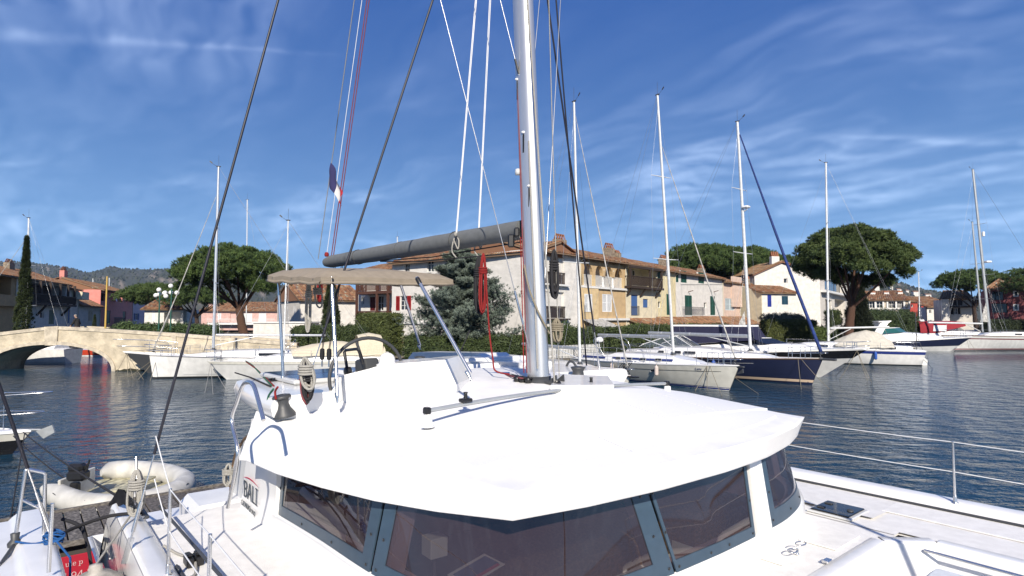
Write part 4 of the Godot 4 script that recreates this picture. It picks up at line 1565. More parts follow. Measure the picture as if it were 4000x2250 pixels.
func hills() -> void:
	var no = FastNoiseLite.new()
	no.seed = 3
	no.frequency = 0.004
	no.fractal_octaves = 5
	var tone = FastNoiseLite.new()
	tone.seed = 8
	tone.frequency = 0.02
	tone.fractal_octaves = 4
	var xs = [-900.0, -300.0, 0.0, 70.0, 150.0, 250.0, 340.0, 380.0, 420.0, 470.0, 560.0, 680.0, 900.0, 1200.0, 2000.0, 2600.0, 3000.0, 3340.0, 3420.0, 3500.0, 3600.0, 3700.0, 3800.0, 4000.0, 4500.0, 5200.0]
	var ys = [1050.0, 1040.0, 1036.0, 1040.0, 1048.0, 1060.0, 1077.0, 1068.0, 1056.0, 1064.0, 1068.0, 1065.0, 1090.0, 1140.0, 1180.0, 1150.0, 1090.0, 1078.0, 1092.0, 1113.0, 1136.0, 1150.0, 1164.0, 1178.0, 1170.0, 1150.0]
	var g = Geo.new()
	var rows = []
	var cols = []
	var w = 420
	for i in 15:
		var t = i / 14.0
		var row = []
		for j in w:
			var u = lerpf(-900.0, 5200.0, float(j) / (w - 1))
			var near = 900.0 if u < 2000.0 else 650.0
			var ridge = 2300.0 if u < 2000.0 else 1500.0
			var d = lerpf(near, ridge, t)
			var p = far(u, 1245.0, d)
			var top = (1245.0 - pick(xs, ys, u)) / FOCAL * ridge + EYE
			p.y = top * pow(sin(t * PI * 0.5), 1.25) + no.get_noise_2d(p.x, p.z) * 26.0 * t * (1.15 - t) + (tone.get_noise_2d(p.x * 2.0, p.z * 2.0) * 5.0 if t > 0.02 else 0.0)
			if i == 0: p.y = 0.5
			row.append(p)
		rows.append(row)
	var base = g.v.size()
	g.grid(rows)
	for k in range(base, g.v.size()):
		var q = g.v[k]
		var f = tone.get_noise_2d(q.x, q.z)
		var cl = Color(0.030, 0.036, 0.020).lerp(Color(0.085, 0.078, 0.05), smoothstep(0.0, 0.5, f))
		if f > 0.42: cl = Color(0.22, 0.18, 0.13)
		g.c[k] = cl
	var hill = land("hill", g, M.hill, true)
	# scrub and trees that roughen the slopes
	var q = RandomNumberGenerator.new()
	q.seed = 12
	var list = []
	var tint = PackedColorArray()
	for k in 9000:
		var i = q.randi_range(3, 13)
		var j = q.randi_range(10, w - 12)
		if j > 150 and j < 270: continue
		var fx = q.randf()
		var a: Vector3 = rows[i][j].lerp(rows[i + 1][j + 1], fx)
		var s = q.randf_range(3.0, 7.0) * (1.0 if a.x < 0 else 0.7)
		list.append(Transform3D(Basis().rotated(UP, q.randf() * TAU).scaled(Vector3(s, s * q.randf_range(0.7, 1.2), s)), a))
		var f = q.randf()
		tint.append(Color(0.020 + 0.02 * f, 0.028 + 0.02 * f, 0.013 + 0.006 * f))
	var scrub = swarm(hill, "hill_trees", clump_mesh(), M.leaf, list, tint)
	# villas scattered over the slope on the right
	var spots = [[3420, 1128], [3452, 1138], [3478, 1127], [3390, 1152], [3508, 1141], [3540, 1143], [3435, 1146], [3530, 1158], [3575, 1148], [3595, 1164], [3495, 1160], [3410, 1165], [3560, 1172], [3622, 1160], [3640, 1174], [3470, 1171], [3385, 1178], [3610, 1182], [3680, 1178], [3525, 1178]]
	var words = ["topmost", "pale", "low", "small", "long", "square", "middle", "lone", "upper", "lower", "broad", "narrow", "single", "distant", "little", "plain", "leftmost", "flat", "rightmost", "tiny"]
	for k in spots.size():
		var at = far(spots[k][0], spots[k][1], 1000.0 + q.randf_range(-60, 60))
		var h = thing("villa", "%s white villa among the trees on the right hillside" % words[k], "villa", at, "villas on the hillside")
		var wd = q.randf_range(5.0, 11.0)
		var hg = q.randf_range(3.0, 4.6)
		g = Geo.new()
		g.box(at + UP * (hg * 0.5 - 9.0), Vector3(wd, hg + 18.0, 7.0))
		part(h, "wall", g, M.wall_white)
		g = Geo.new()
		var a = at + Vector3(-wd * 0.55, hg, 4.0)
		var b = at + Vector3(wd * 0.55, hg, 4.0)
		g.prism([a, b, b + Vector3(0, 1.6, -4.0), a + Vector3(0, 1.6, -4.0)], UP * 0.15)
		g.prism([a + Vector3(0, 1.6, -4.0), b + Vector3(0, 1.6, -4.0), b + Vector3(0, 0, -8.0), a + Vector3(0, 0, -8.0)], UP * 0.15)
		part(h, "roof", g, M.tile_under)


# ---------------------------------------------------------------- plants
func tuft_mesh() -> ArrayMesh:      # a brush of long needles
	if not meshes.has("tuft"):
		var q = RandomNumberGenerator.new()
		q.seed = 5
		var g = Geo.new()
		for k in 16:
			var a = TAU * k / 16.0 * 5.0
			var el = q.randf_range(0.05, 1.45)
			var d = Vector3(cos(a) * cos(el), sin(el), sin(a) * cos(el))
			var s = d.cross(UP).normalized() * 0.085
			var r = q.randf_range(0.7, 1.05)
			g.quad(-s * 0.5, s * 0.5, d * r + s * 0.8 , d * r - s * 0.8)
		meshes.tuft = g.mesh(Transform3D(), false)
	return meshes.tuft

func spray_mesh() -> ArrayMesh:     # a handful of small leaves
	if not meshes.has("spray"):
		var q = RandomNumberGenerator.new()
		q.seed = 6
		var g = Geo.new()
		for k in 12:
			var c = Vector3(q.randf_range(-0.7, 0.7), q.randf_range(-0.5, 0.7), q.randf_range(-0.7, 0.7))
			var d = Vector3(q.randf_range(-1, 1), q.randf_range(-0.3, 1), q.randf_range(-1, 1)).normalized()
			var s = d.cross(Vector3(q.randf_range(-1, 1), q.randf_range(-1, 1), q.randf_range(-1, 1))).normalized()
			g.quad(c - d * 0.34, c + s * 0.17, c + d * 0.34, c - s * 0.17)
		meshes.spray = g.mesh(Transform3D(), false)
	return meshes.spray

func clump_mesh() -> ArrayMesh:     # a rough far-off treetop
	if not meshes.has("clump"):
		var g = Geo.new()
		var q = RandomNumberGenerator.new()
		q.seed = 2
		var rows = []
		for i in 6:
			var t = PI * 0.5 * i / 5.0
			var row = []
			for k in 8:
				var a = TAU * k / 8.0
				var r = cos(t) * q.randf_range(0.35, 0.62)
				row.append(Vector3(cos(a) * r, sin(t) * 0.9 + q.randf_range(-0.12, 0.12), sin(a) * r))
			rows.append(row)
		g.facets(rows)
		meshes.clump = g.mesh(Transform3D(), false)
	return meshes.clump

func shade(q: RandomNumberGenerator, a: Color, b: Color) -> Color:
	return a.lerp(b, q.randf()) * q.randf_range(0.75, 1.2)

func facing(dir: Vector3, q: RandomNumberGenerator, size: float) -> Basis:
	var y = dir.normalized()
	var x = y.cross(Vector3(q.randf_range(-1, 1), q.randf_range(-1, 1), q.randf_range(-1, 1)))
	if x.length_squared() < 1e-4: x = y.cross(Vector3.RIGHT)
	x = x.normalized()
	return Basis(x, y, x.cross(y)) * Basis().scaled(Vector3.ONE * size)

# umbrella pine: a leaning trunk that forks into limbs under a wide, shallow crown
func pine(label: String, base: Vector3, crown: Vector3, rx: float, ry: float, trunk: float, bark: String, seed_: int, count: int, a := Color(0.028, 0.060, 0.013), b := Color(0.085, 0.13, 0.028)) -> void:
	var q = RandomNumberGenerator.new()
	q.seed = seed_
	var t = thing("pine_tree", label, "tree", base, "umbrella pines")
	var fork = base.lerp(crown, 0.72)
	fork.y = lerpf(base.y, crown.y, 0.62)
	var g = Geo.new()
	var bend = Vector3(q.randf_range(-0.3, 0.3), 0, q.randf_range(-0.3, 0.3))
	var stem = curve([base - UP * 0.3, base.lerp(fork, 0.35) + bend, base.lerp(fork, 0.7) + bend * 0.6, fork], 5)
	var rad = []
	for i in stem.size(): rad.append(trunk * lerpf(1.15, 0.72, float(i) / (stem.size() - 1)) * (1.0 + 0.06 * sin(i * 2.1)) * (1.25 if i == 0 else 1.0))
	g.tube(stem, rad, 12)
	var tr = part(t, "trunk", g, M[bark])
	var lobes = []
	var n = 70
	for i in n:
		var r = sqrt((i + 0.5) / n)
		var an = i * 2.39996 + q.randf_range(-0.25, 0.25)
		var y = ry * (0.95 * sqrt(maxf(0.0, 1.0 - r * r * 0.96)) - 0.12) + q.randf_range(-0.14, 0.08) * ry
		var lr = rx * q.randf_range(0.11, 0.20)
		lobes.append([crown + Vector3(cos(an) * r * rx * 0.88, y * 0.85, sin(an) * r * rx * 0.88), lr])
	for i in 26:
		var an = q.randf() * TAU
		var r = q.randf_range(0.45, 0.9)
		lobes.append([crown + Vector3(cos(an) * r * rx * 0.9, q.randf_range(-0.16, 0.2) * ry, sin(an) * r * rx * 0.9), rx * q.randf_range(0.10, 0.16)])
	# limbs
	for i in 11:
		var l: Array = lobes[q.randi_range(8, lobes.size() - 1)]
		g = Geo.new()
		var to: Vector3 = l[0]
		var mid = fork.lerp(to, 0.5) - UP * ry * 0.10
		var pts = curve([stem[-1 - (i % 4)], mid, to], 5)
		var rr = []
		for k in pts.size(): rr.append(trunk * lerpf(0.40, 0.07, float(k) / (pts.size() - 1)))
		g.tube(pts, rr, 6, false)
		for k in 4:
			var from: Vector3 = pts[4 + k]
			var l2: Array = lobes[q.randi_range(0, lobes.size() - 1)]
			if l2[0].distance_to(from) < rx * 0.6:
				g.tube([from, from.lerp(l2[0], 0.5) - UP * 0.1, l2[0]], [trunk * 0.10, trunk * 0.06, trunk * 0.03], 4, false)
		part(tr, "limb", g, M[bark])
	var list = []
	var tint = PackedColorArray()
	for k in count:
		var l: Array = lobes[q.randi_range(0, lobes.size() - 1)]
		var d = Vector3(q.randfn(), q.randfn() * 0.8 + 0.25, q.randfn()).normalized()
		var lr: float = l[1]
		var p: Vector3 = l[0] + Vector3(d.x * lr, d.y * lr * 0.62, d.z * lr) * q.randf_range(0.7, 1.16)
		list.append(Transform3D(facing(d + UP * 0.8, q, rx * 0.058 * q.randf_range(0.7, 1.25)), p))
		tint.append(shade(q, a, b))
	swarm(t, "crown", tuft_mesh(), M.leaf, list, tint)

func cypress(label: String, base: Vector3, height: float, r: float, seed_: int, count: int, a := Color(0.020, 0.034, 0.010), b := Color(0.055, 0.075, 0.022)) -> void:
	var q = RandomNumberGenerator.new()
	q.seed = seed_
	var t = thing("cypress_tree", label, "tree", base)
	var g = Geo.new()
	g.tube([base - UP * 0.2, base + UP * height * 0.9], [r * 0.22, r * 0.05], 8)
	part(t, "trunk", g, M.bark_grey)
	var list = []
	var tint = PackedColorArray()
	for k in count:
		var y = pow(q.randf(), 0.85)
		var w = r * pow(minf(1.0, y * 5.0 + 0.35), 0.5) * pow(1.0 - y, 0.8)
		var an = q.randf() * TAU
		var wob = 1.0 + 0.16 * sin(an * 3.0 + y * 19.0) + 0.1 * sin(y * 47.0 + an * 5.0)
		var p = base + Vector3(cos(an) * w * wob, y * height + 0.1, sin(an) * w * wob) * Vector3(1, 1, 1)
		p = p.lerp(base + UP * (y * height + 0.1), q.randf() * 0.35)
		list.append(Transform3D(facing(Vector3(cos(an) * 0.55, 1.0, sin(an) * 0.55), q, r * q.randf_range(0.20, 0.34)), p))
		tint.append(shade(q, a, b))
	swarm(t, "crown", tuft_mesh(), M.leaf, list, tint)

# grey-green conifer with layered, upturned boughs
func conifer(label: String, base: Vector3, height: float, r: float, seed_: int, count: int) -> void:
	var q = RandomNumberGenerator.new()
	q.seed = seed_
	var t = thing("conifer_tree", label, "tree", base)
	var g = Geo.new()
	g.tube([base - UP * 0.2, base + UP * height * 0.5 + Vector3(0.1, 0, 0), base + UP * height * 0.96], [r * 0.07, r * 0.05, 0.02], 8)
	var tr = part(t, "trunk", g, M.bark_grey)
	var boughs = []
	for i in 90:
		var y = 0.10 + 0.88 * (i + 0.5) / 90.0
		var an = i * 2.39996 + q.randf_range(-0.3, 0.3)
		var l = r * pow(1.0 - y, 0.60) * q.randf_range(0.52, 1.2)
		if y < 0.3: l *= 0.75 + y * 0.83
		var a = base + UP * y * height
		var e = a + Vector3(cos(an) * l, l * q.randf_range(0.08, 0.42), sin(an) * l)
		boughs.append([a, e])
	g = Geo.new()
	for bq in boughs: g.tube([bq[0], bq[0].lerp(bq[1], 0.6) - UP * 0.08, bq[1]], [0.05, 0.03, 0.012], 4, false)
	var bo = part(tr, "bough", g, M.bark_grey)
	bo.set_meta("kind", "stuff")
	var list = []
	var tint = PackedColorArray()
	for k in count:
		var bq: Array = boughs[q.randi_range(0, boughs.size() - 1)]
		var s = pow(q.randf(), 0.55)
		var along: Vector3 = bq[1] - bq[0]
		var spread = 0.24 * along.length() * (1.0 - s * 0.6) + 0.06
		var p: Vector3 = bq[0] + along * s + Vector3(q.randfn(), q.randfn() * 0.55 + 0.1, q.randfn()) * spread * 0.6
		list.append(Transform3D(facing(along.normalized() * 0.9 + UP * 0.9 + Vector3(q.randfn(), 0, q.randfn()) * 0.35, q, q.randf_range(0.10, 0.20)), p))
		tint.append(shade(q, Color(0.060, 0.082, 0.064), Color(0.19, 0.235, 0.19)))
	swarm(t, "crown", tuft_mesh(), M.leaf, list, tint)

# clipped hedge: a dense dark inside wrapped in small leaves
func hedge(label: String, a: Vector3, b: Vector3, thick: float, high: float, seed_: int, count: int, c1 := Color(0.018, 0.034, 0.008), c2 := Color(0.06, 0.085, 0.022), uneven := 0.11) -> void:
	var q = RandomNumberGenerator.new()
	q.seed = seed_
	var t = thing("hedge", label, "hedge", (a + b) * 0.5, "clipped hedges")
	var d = b - a
	var l = d.length()
	d /= l
	var s = d.cross(UP)
	var g = Geo.new()
	g.box((a + b) * 0.5 + UP * high * 0.48, Vector3(l - 0.1, high * 0.96, thick - 0.12), Basis(d, UP, s))
	part(t, "stems", g, M.core_green)
	var list = []
	var tint = PackedColorArray()
	for k in count:
		var p = a
		var f = q.randf()
		var nn = UP
		if f < 0.55:
			p += d * q.randf() * l + UP * q.randf() * high + s * thick * 0.5; nn = s
			if s.z < 0:
				p -= s * thick; nn = -s
		elif f < 0.85:
			p += d * q.randf() * l + UP * high + s * q.randf_range(-0.5, 0.5) * thick
		else:
			var e = 0.0 if q.randf() < 0.5 else 1.0
			p += d * e * l + UP * q.randf() * high + s * q.randf_range(-0.5, 0.5) * thick; nn = d * (e * 2.0 - 1.0)
		p += Vector3(q.randfn(), q.randfn(), q.randfn()) * uneven
		list.append(Transform3D(facing(nn + Vector3(q.randfn(), q.randfn(), q.randfn()) * 0.4, q, q.randf_range(0.13, 0.24)), p))
		tint.append(shade(q, c1, c2))
	swarm(t, "foliage", spray_mesh(), M.leaf, list, tint)

func shrub(label: String, base: Vector3, r: Vector3, seed_: int, count: int, c1: Color, c2: Color, size := 0.2, stems := 6, called := "shrub", lift := 0.0) -> void:
	var q = RandomNumberGenerator.new()
	q.seed = seed_
	var t = thing(called, label, "shrub" if called == "shrub" else "tree", base)
	var lobes = []
	for i in 12:
		var d = Vector3(q.randfn(), q.randfn() * 0.6, q.randfn()).normalized() * q.randf_range(0.2, 0.72)
		lobes.append(base + UP * (r.y + lift) + Vector3(d.x * r.x, d.y * r.y, d.z * r.z))
	for i in stems:
		var g = Geo.new()
		var e: Vector3 = lobes[i % 12]
		var p0 = base + Vector3(q.randf_range(-0.1, 0.1), -0.1, q.randf_range(-0.1, 0.1)) * (1.0 + lift)
		g.tube(curve([p0, p0.lerp(e, 0.45) + Vector3(q.randf_range(-0.15, 0.15), 0, q.randf_range(-0.15, 0.15)), e], 4), 0.03 + 0.03 * lift, 5, false)
		part(t, "trunk" if called != "shrub" else "stem", g, M.bark_grey)
	var list = []
	var tint = PackedColorArray()
	for k in count:
		var c: Vector3 = lobes[q.randi_range(0, 11)]
		var d = Vector3(q.randfn(), q.randfn(), q.randfn()).normalized()
		var p = c + Vector3(d.x * r.x, d.y * r.y, d.z * r.z) * q.randf_range(0.25, 0.5)
		if p.y < base.y + 0.05: continue
		list.append(Transform3D(facing(d + UP * 0.3, q, size * q.randf_range(0.7, 1.3)), p))
		tint.append(shade(q, c1, c2))
	swarm(t, "crown" if called != "shrub" else "foliage", spray_mesh(), M.leaf, list, tint)


# ---------------------------------------------------------------- houses
# a facade is a vertical plane: a runs along it from left to right, y up, out towards the viewer
func plane(p: Vector3, r: Vector3) -> Dictionary:
	var x = r.normalized()
	return {"p": p, "r": x, "n": x.cross(UP).normalized()}

func fp(f: Dictionary, a: float, y: float, out := 0.0) -> Vector3:
	return Vector3(f.p.x, y, f.p.z) + f.r * a + f.n * out

func fa(f: Dictionary, u: float, v: float) -> Vector2:
	var q = meets(u, v, f.p, f.n)
	return Vector2((q - f.p).dot(f.r), q.y)

func fbox(g: Geo, f: Dictionary, a0: float, y0: float, a1: float, y1: float, o0: float, o1: float) -> void:
	g.box(fp(f, (a0 + a1) / 2, (y0 + y1) / 2, (o0 + o1) / 2), Vector3(absf(a1 - a0), absf(y1 - y0), absf(o1 - o0)), Basis(f.r, UP, f.n))

# wall with real openings; ops hold [a0, y0, a1, y1, depth]
func wall(h: Node, f: Dictionary, a0: float, a1: float, y0: float, y1: float, m: Material, ops: Array, depth := 0.45) -> void:
	var g = Geo.new()
	var xs = [a0, a1]
	var ys = [y0, y1]
	for o in ops:
		xs.append(clampf(o[0], a0, a1)); xs.append(clampf(o[2], a0, a1)); ys.append(clampf(o[1], y0, y1)); ys.append(clampf(o[3], y0, y1))
	xs.sort(); ys.sort()
	for i in xs.size() - 1:
		if xs[i + 1] - xs[i] < 0.001: continue
		for j in ys.size() - 1:
			if ys[j + 1] - ys[j] < 0.001: continue
			var cx: float = (xs[i] + xs[i + 1]) / 2
			var cy: float = (ys[j] + ys[j + 1]) / 2
			var hole = false
			for o in ops:
				if cx > o[0] and cx < o[2] and cy > o[1] and cy < o[3]: hole = true
			if not hole: g.quad(fp(f, xs[i], ys[j]), fp(f, xs[i], ys[j + 1]), fp(f, xs[i + 1], ys[j + 1]), fp(f, xs[i + 1], ys[j]))
	for o in ops:
		var d: float = -o[4]
		g.quad(fp(f, o[0], o[1]), fp(f, o[0], o[3]), fp(f, o[0], o[3], d), fp(f, o[0], o[1], d))
		g.quad(fp(f, o[2], o[1]), fp(f, o[2], o[3]), fp(f, o[2], o[3], d), fp(f, o[2], o[1], d))
		g.quad(fp(f, o[0], o[1]), fp(f, o[2], o[1]), fp(f, o[2], o[1], d), fp(f, o[0], o[1], d))
		g.quad(fp(f, o[0], o[3]), fp(f, o[2], o[3]), fp(f, o[2], o[3], d), fp(f, o[0], o[3], d))
		g.quad(fp(f, o[0], o[1], d), fp(f, o[0], o[3], d), fp(f, o[2], o[3], d), fp(f, o[2], o[1], d))
	part(h, "wall", g, m)

func body(h: Node, f: Dictionary, a0: float, a1: float, y0: float, y1: float, deep: float, m: Material, front := 0.0) -> void:
	var g = Geo.new()
	fbox(g, f, a0, y0, a1, y1, -front, -deep)
	part(h, "wall", g, m)

# shutters: leaves with a frame and tilted slats
func shutter(h: Node, f: Dictionary, a0: float, y0: float, a1: float, y1: float, out: float, m: Material, leaves := 2) -> void:
	for k in leaves:
		var l = lerpf(a0, a1, float(k) / leaves) + 0.01
		var r = lerpf(a0, a1, float(k + 1) / leaves) - 0.01
		var g = Geo.new()
		var w = 0.07
		fbox(g, f, l, y0, l + w, y1, out, out + 0.04)
		fbox(g, f, r - w, y0, r, y1, out, out + 0.04)
		for y in [y0, (y0 + y1) * 0.5 - w * 0.5, y1 - w]: fbox(g, f, l + w, y, r - w, y + w, out, out + 0.038)
		var n = int((y1 - y0) / 0.11)
		for i in n:
			var y = lerpf(y0 + w, y1 - w, (i + 0.5) / n)
			g.box(fp(f, (l + r) / 2, y, out + 0.018), Vector3(r - l - 2 * w, 0.085, 0.012), Basis(f.r, UP.rotated(f.r, 0.5), f.n.rotated(f.r, 0.5)))
		fbox(g, f, l + 0.02, y0 + 0.02, r - 0.02, y1 - 0.02, out - 0.012, out - 0.004)
		part(h, "shutter", g, m)

func glazed(h: Node, f: Dictionary, a0: float, y0: float, a1: float, y1: float, out: float, m: Material, bars := 1, cross := 2) -> void:
	var g = Geo.new()
	var w = 0.06
	fbox(g, f, a0, y0, a0 + w, y1, out, out + 0.06)
	fbox(g, f, a1 - w, y0, a1, y1, out, out + 0.06)
	fbox(g, f, a0 + w, y0, a1 - w, y0 + w, out, out + 0.058)
	fbox(g, f, a0 + w, y1 - w, a1 - w, y1, out, out + 0.058)
	for i in bars:
		var x = lerpf(a0, a1, (i + 1.0) / (bars + 1))
		fbox(g, f, x - w * 0.6, y0 + w, x + w * 0.6, y1 - w, out + 0.004, out + 0.055)
	for i in cross:
		var y = lerpf(y0, y1, (i + 1.0) / (cross + 1))
		fbox(g, f, a0 + w, y - 0.02, a1 - w, y + 0.02, out + 0.008, out + 0.05)
	var fr = part(h, "window", g, m)
	g = Geo.new()
	fbox(g, f, a0 + w * 0.5, y0 + w * 0.5, a1 - w * 0.5, y1 - w * 0.5, out - 0.01, out + 0.012)
	part(fr, "pane", g, M.pane)

func railing(h: Node, f: Dictionary, a0: float, a1: float, y: float, high: float, out: float, m: Material, gap := 0.13, thick := 0.035, sides := 0.0) -> void:
	var g = Geo.new()
	fbox(g, f, a0, y + high - thick * 1.6, a1, y + high, out - thick, out + thick)
	fbox(g, f, a0, y + 0.06, a1, y + 0.06 + thick, out - thick * 0.6, out + thick * 0.6)
	var n = int((a1 - a0) / gap)
	for i in n + 1:
		var x = lerpf(a0 + thick, a1 - thick, float(i) / n)
		fbox(g, f, x - thick * 0.5, y + 0.06 + thick, x + thick * 0.5, y + high - thick * 1.6, out - thick * 0.5, out + thick * 0.5)
	if sides > 0.0:
		for x in [a0, a1]:
			g.bar(fp(f, x, y + high - thick, out), fp(f, x, y + high - thick, out - sides), thick * 2, thick * 1.6)
			for i in int(sides / gap):
				var o = out - (i + 0.5) * gap
				fbox(g, f, x - thick * 0.5, y + 0.05, x + thick * 0.5, y + high - thick, o - thick * 0.5, o + thick * 0.5)
	part(h, "railing", g, m)

# half-round clay tiles laid in courses on a sloping plane
func tiles(h: Node, e0: Vector3, e1: Vector3, r0: Vector3, r1: Vector3, wide := 0.26, long := 0.42, seed_ := 1, tone := 0) -> void:
	var q = RandomNumberGenerator.new()
	q.seed = seed_
	var g = Geo.new()
	var up_ = (e1 - e0).cross(r0 - e0).normalized()
	if up_.y < 0: up_ = -up_
	var n = maxi(2, int(((e1 - e0).length() + (r1 - r0).length()) * 0.5 / wide))
	var m = maxi(2, int((r0 - e0).length() / long))
	var patch = FastNoiseLite.new()
	patch.seed = seed_
	patch.frequency = 0.35
	for i in n:
		var t0 = (i + 0.02) / n
		var t1 = (i + 0.98) / n
		for j in m:
			var s0 = (float(j) - 0.12) / m
			var s1 = (j + 1.0) / m
			var a = e0.lerp(r0, s0).lerp(e1.lerp(r1, s0), t0) + up_ * 0.03
			var b = e0.lerp(r0, s0).lerp(e1.lerp(r1, s0), t1) + up_ * 0.03
			var d = e0.lerp(r0, s1).lerp(e1.lerp(r1, s1), t0)
			var e = e0.lerp(r0, s1).lerp(e1.lerp(r1, s1), t1)
			var ph = wide * 0.36
			var x = patch.get_noise_2d(i * 0.5, j * 0.9)
			var f = clampf(q.randf() * 0.75 + x * 0.55, 0.0, 1.0)
			var c = Color(0.40, 0.17, 0.075).lerp(Color(0.52, 0.34, 0.19), f)
			if q.randf() < 0.16: c = Color(0.26, 0.13, 0.075)
			if q.randf() < 0.08: c = Color(0.46, 0.38, 0.27)
			if tone == 1: c = c.lerp(Color(0.36, 0.25, 0.14), 0.55)
			g.col = c * q.randf_range(0.82, 1.12)
			var lo = [a, a.lerp(b, 0.22) + up_ * ph * 0.8, a.lerp(b, 0.5) + up_ * ph, a.lerp(b, 0.78) + up_ * ph * 0.8, b]
			var hi = [d, d.lerp(e, 0.22) + up_ * ph * 0.8, d.lerp(e, 0.5) + up_ * ph, d.lerp(e, 0.78) + up_ * ph * 0.8, e]
			for k in 4: g.quad(lo[k], hi[k], hi[k + 1], lo[k + 1])
			if j == 0: g.quad(lo[0], lo[1], lo[3], lo[4])
	var o = part(h, "roof_tiles", g, M.tile, true)
	o.set_meta("kind", "stuff")

func roof_slope(h: Node, e0: Vector3, e1: Vector3, r0: Vector3, r1: Vector3, seed_: int, wide := 0.26, long := 0.42, tone := 0) -> void:
	var g = Geo.new()
	var up_ = (e1 - e0).cross(r0 - e0).normalized()
	if up_.y < 0: up_ = -up_
	g.prism([e0 - up_ * 0.16, e1 - up_ * 0.16, r1 - up_ * 0.16, r0 - up_ * 0.16], up_ * 0.14)
	var sl = part(h, "roof", g, M.soffit)
	tiles(sl, e0, e1, r0, r1, wide, long, seed_, tone)

# a gable roof whose ridge runs along the facade
func ridge_roof(h: Node, f: Dictionary, a0: float, a1: float, y: float, deep: float, rise: float, seed_: int, over := 0.45, wide := 0.26, long := 0.42, tone := 0) -> void:
	roof_slope(h, fp(f, a0 - 0.1, y, over), fp(f, a1 + 0.1, y, over), fp(f, a0 - 0.1, y + rise, -deep * 0.5), fp(f, a1 + 0.1, y + rise, -deep * 0.5), seed_, wide, long, tone)
	var g = Geo.new()
	g.prism([fp(f, a0 - 0.1, y - 0.1, -deep - over), fp(f, a1 + 0.1, y - 0.1, -deep - over), fp(f, a1 + 0.1, y + rise, -deep * 0.5 - 0.01), fp(f, a0 - 0.1, y + rise, -deep * 0.5 - 0.01)], UP * 0.08)
	for x in [a0 + 0.01, a1 - 0.02]:
		g.prism([fp(f, x, y - 0.1, -0.05), fp(f, x, y + rise - 0.2, -deep * 0.5), fp(f, x, y - 0.1, -deep + 0.05)], f.r * 0.01)
	part(h, "roof", g, M.tile_under)

func chimney(h: Node, f: Dictionary, a: float, y: float, out: float, w := 0.9, high := 0.9, m := "chimney_stone") -> void:
	var g = Geo.new()
	fbox(g, f, a - w / 2, y - 0.6, a + w / 2, y + high * 0.5, out - 0.3, out + 0.3)
	var c = part(h, "chimney", g, M[m])
	g = Geo.new()
	for i in 4:
		for s in [-1.0, 1.0]:
			var x = a - w / 2 + w * (i + 0.5) / 4.0
			var p = fp(f, x, y + high * 0.5, out + 0.22 * s)
			g.bar(p, fp(f, x, y + high, out + 0.03 * s), 0.2, 0.03, f.n * s)
	part(c, "chimney_cap", g, M.tile_red)

func opening(h: Node, f: Dictionary, o: Array, kind: String) -> void:
	var a0: float = o[0]
	var y0: float = o[1]
	var a1: float = o[2]
	var y1: float = o[3]
	var bits = kind.split(" ")
	match bits[0]:
		"win": glazed(h, f, a0, y0, a1, y1, -0.16, M.white_paint, 1, 1)
		"small": glazed(h, f, a0, y0, a1, y1, -0.2, M.white_paint, 0, 0)
		"tint": 
			var g = Geo.new()
			fbox(g, f, a0 + 0.02, y0 + 0.02, a1 - 0.02, y1 - 0.02, -0.12, -0.08)
			part(h, "shutter", g, M["shutter_" + bits[1]])
		"shut": shutter(h, f, a0, y0, a1, y1, -0.06, M["shutter_" + bits[1]])
		"leaf": shutter(h, f, a0, y0, a1, y1, 0.01, M["shutter_" + bits[1]], 1)
		"open":
			glazed(h, f, a0, y0, a1, y1, -0.16, M.white_paint, 1, 2)
			var w = (a1 - a0) * 0.5
			shutter(h, f, a0 - w, y0, a0, y1, 0.012, M["shutter_" + bits[1]], 1)
			shutter(h, f, a1, y0, a1 + w, y1, 0.012, M["shutter_" + bits[1]], 1)
		"glass": glazed(h, f, a0, y0, a1, y1, -0.3, M.white_paint, 3, 1)
		"dark": glazed(h, f, a0, y0, a1, y1, -0.5, M.wood_dark, 2, 0)

# list: [u0, v0, u1, v1, kind, depth]
func openings(h: Node, f: Dictionary, list: Array) -> Array:
	var ops = []
	for q in list:
		var lo = fa(f, q[0], q[3])
		var hi = fa(f, q[2], q[1])
		# take both heights at the middle so that the opening stays level
		var mid = (q[0] + q[2]) * 0.5
		lo.y = fa(f, mid, q[3]).y
		hi.y = fa(f, mid, q[1]).y
		var o = [lo.x, lo.y, hi.x, hi.y, q[5] if q.size() > 5 else 0.22]
		if not q[4].begins_with("leaf"): ops.append(o)
		opening(h, f, o, q[4])
	return ops


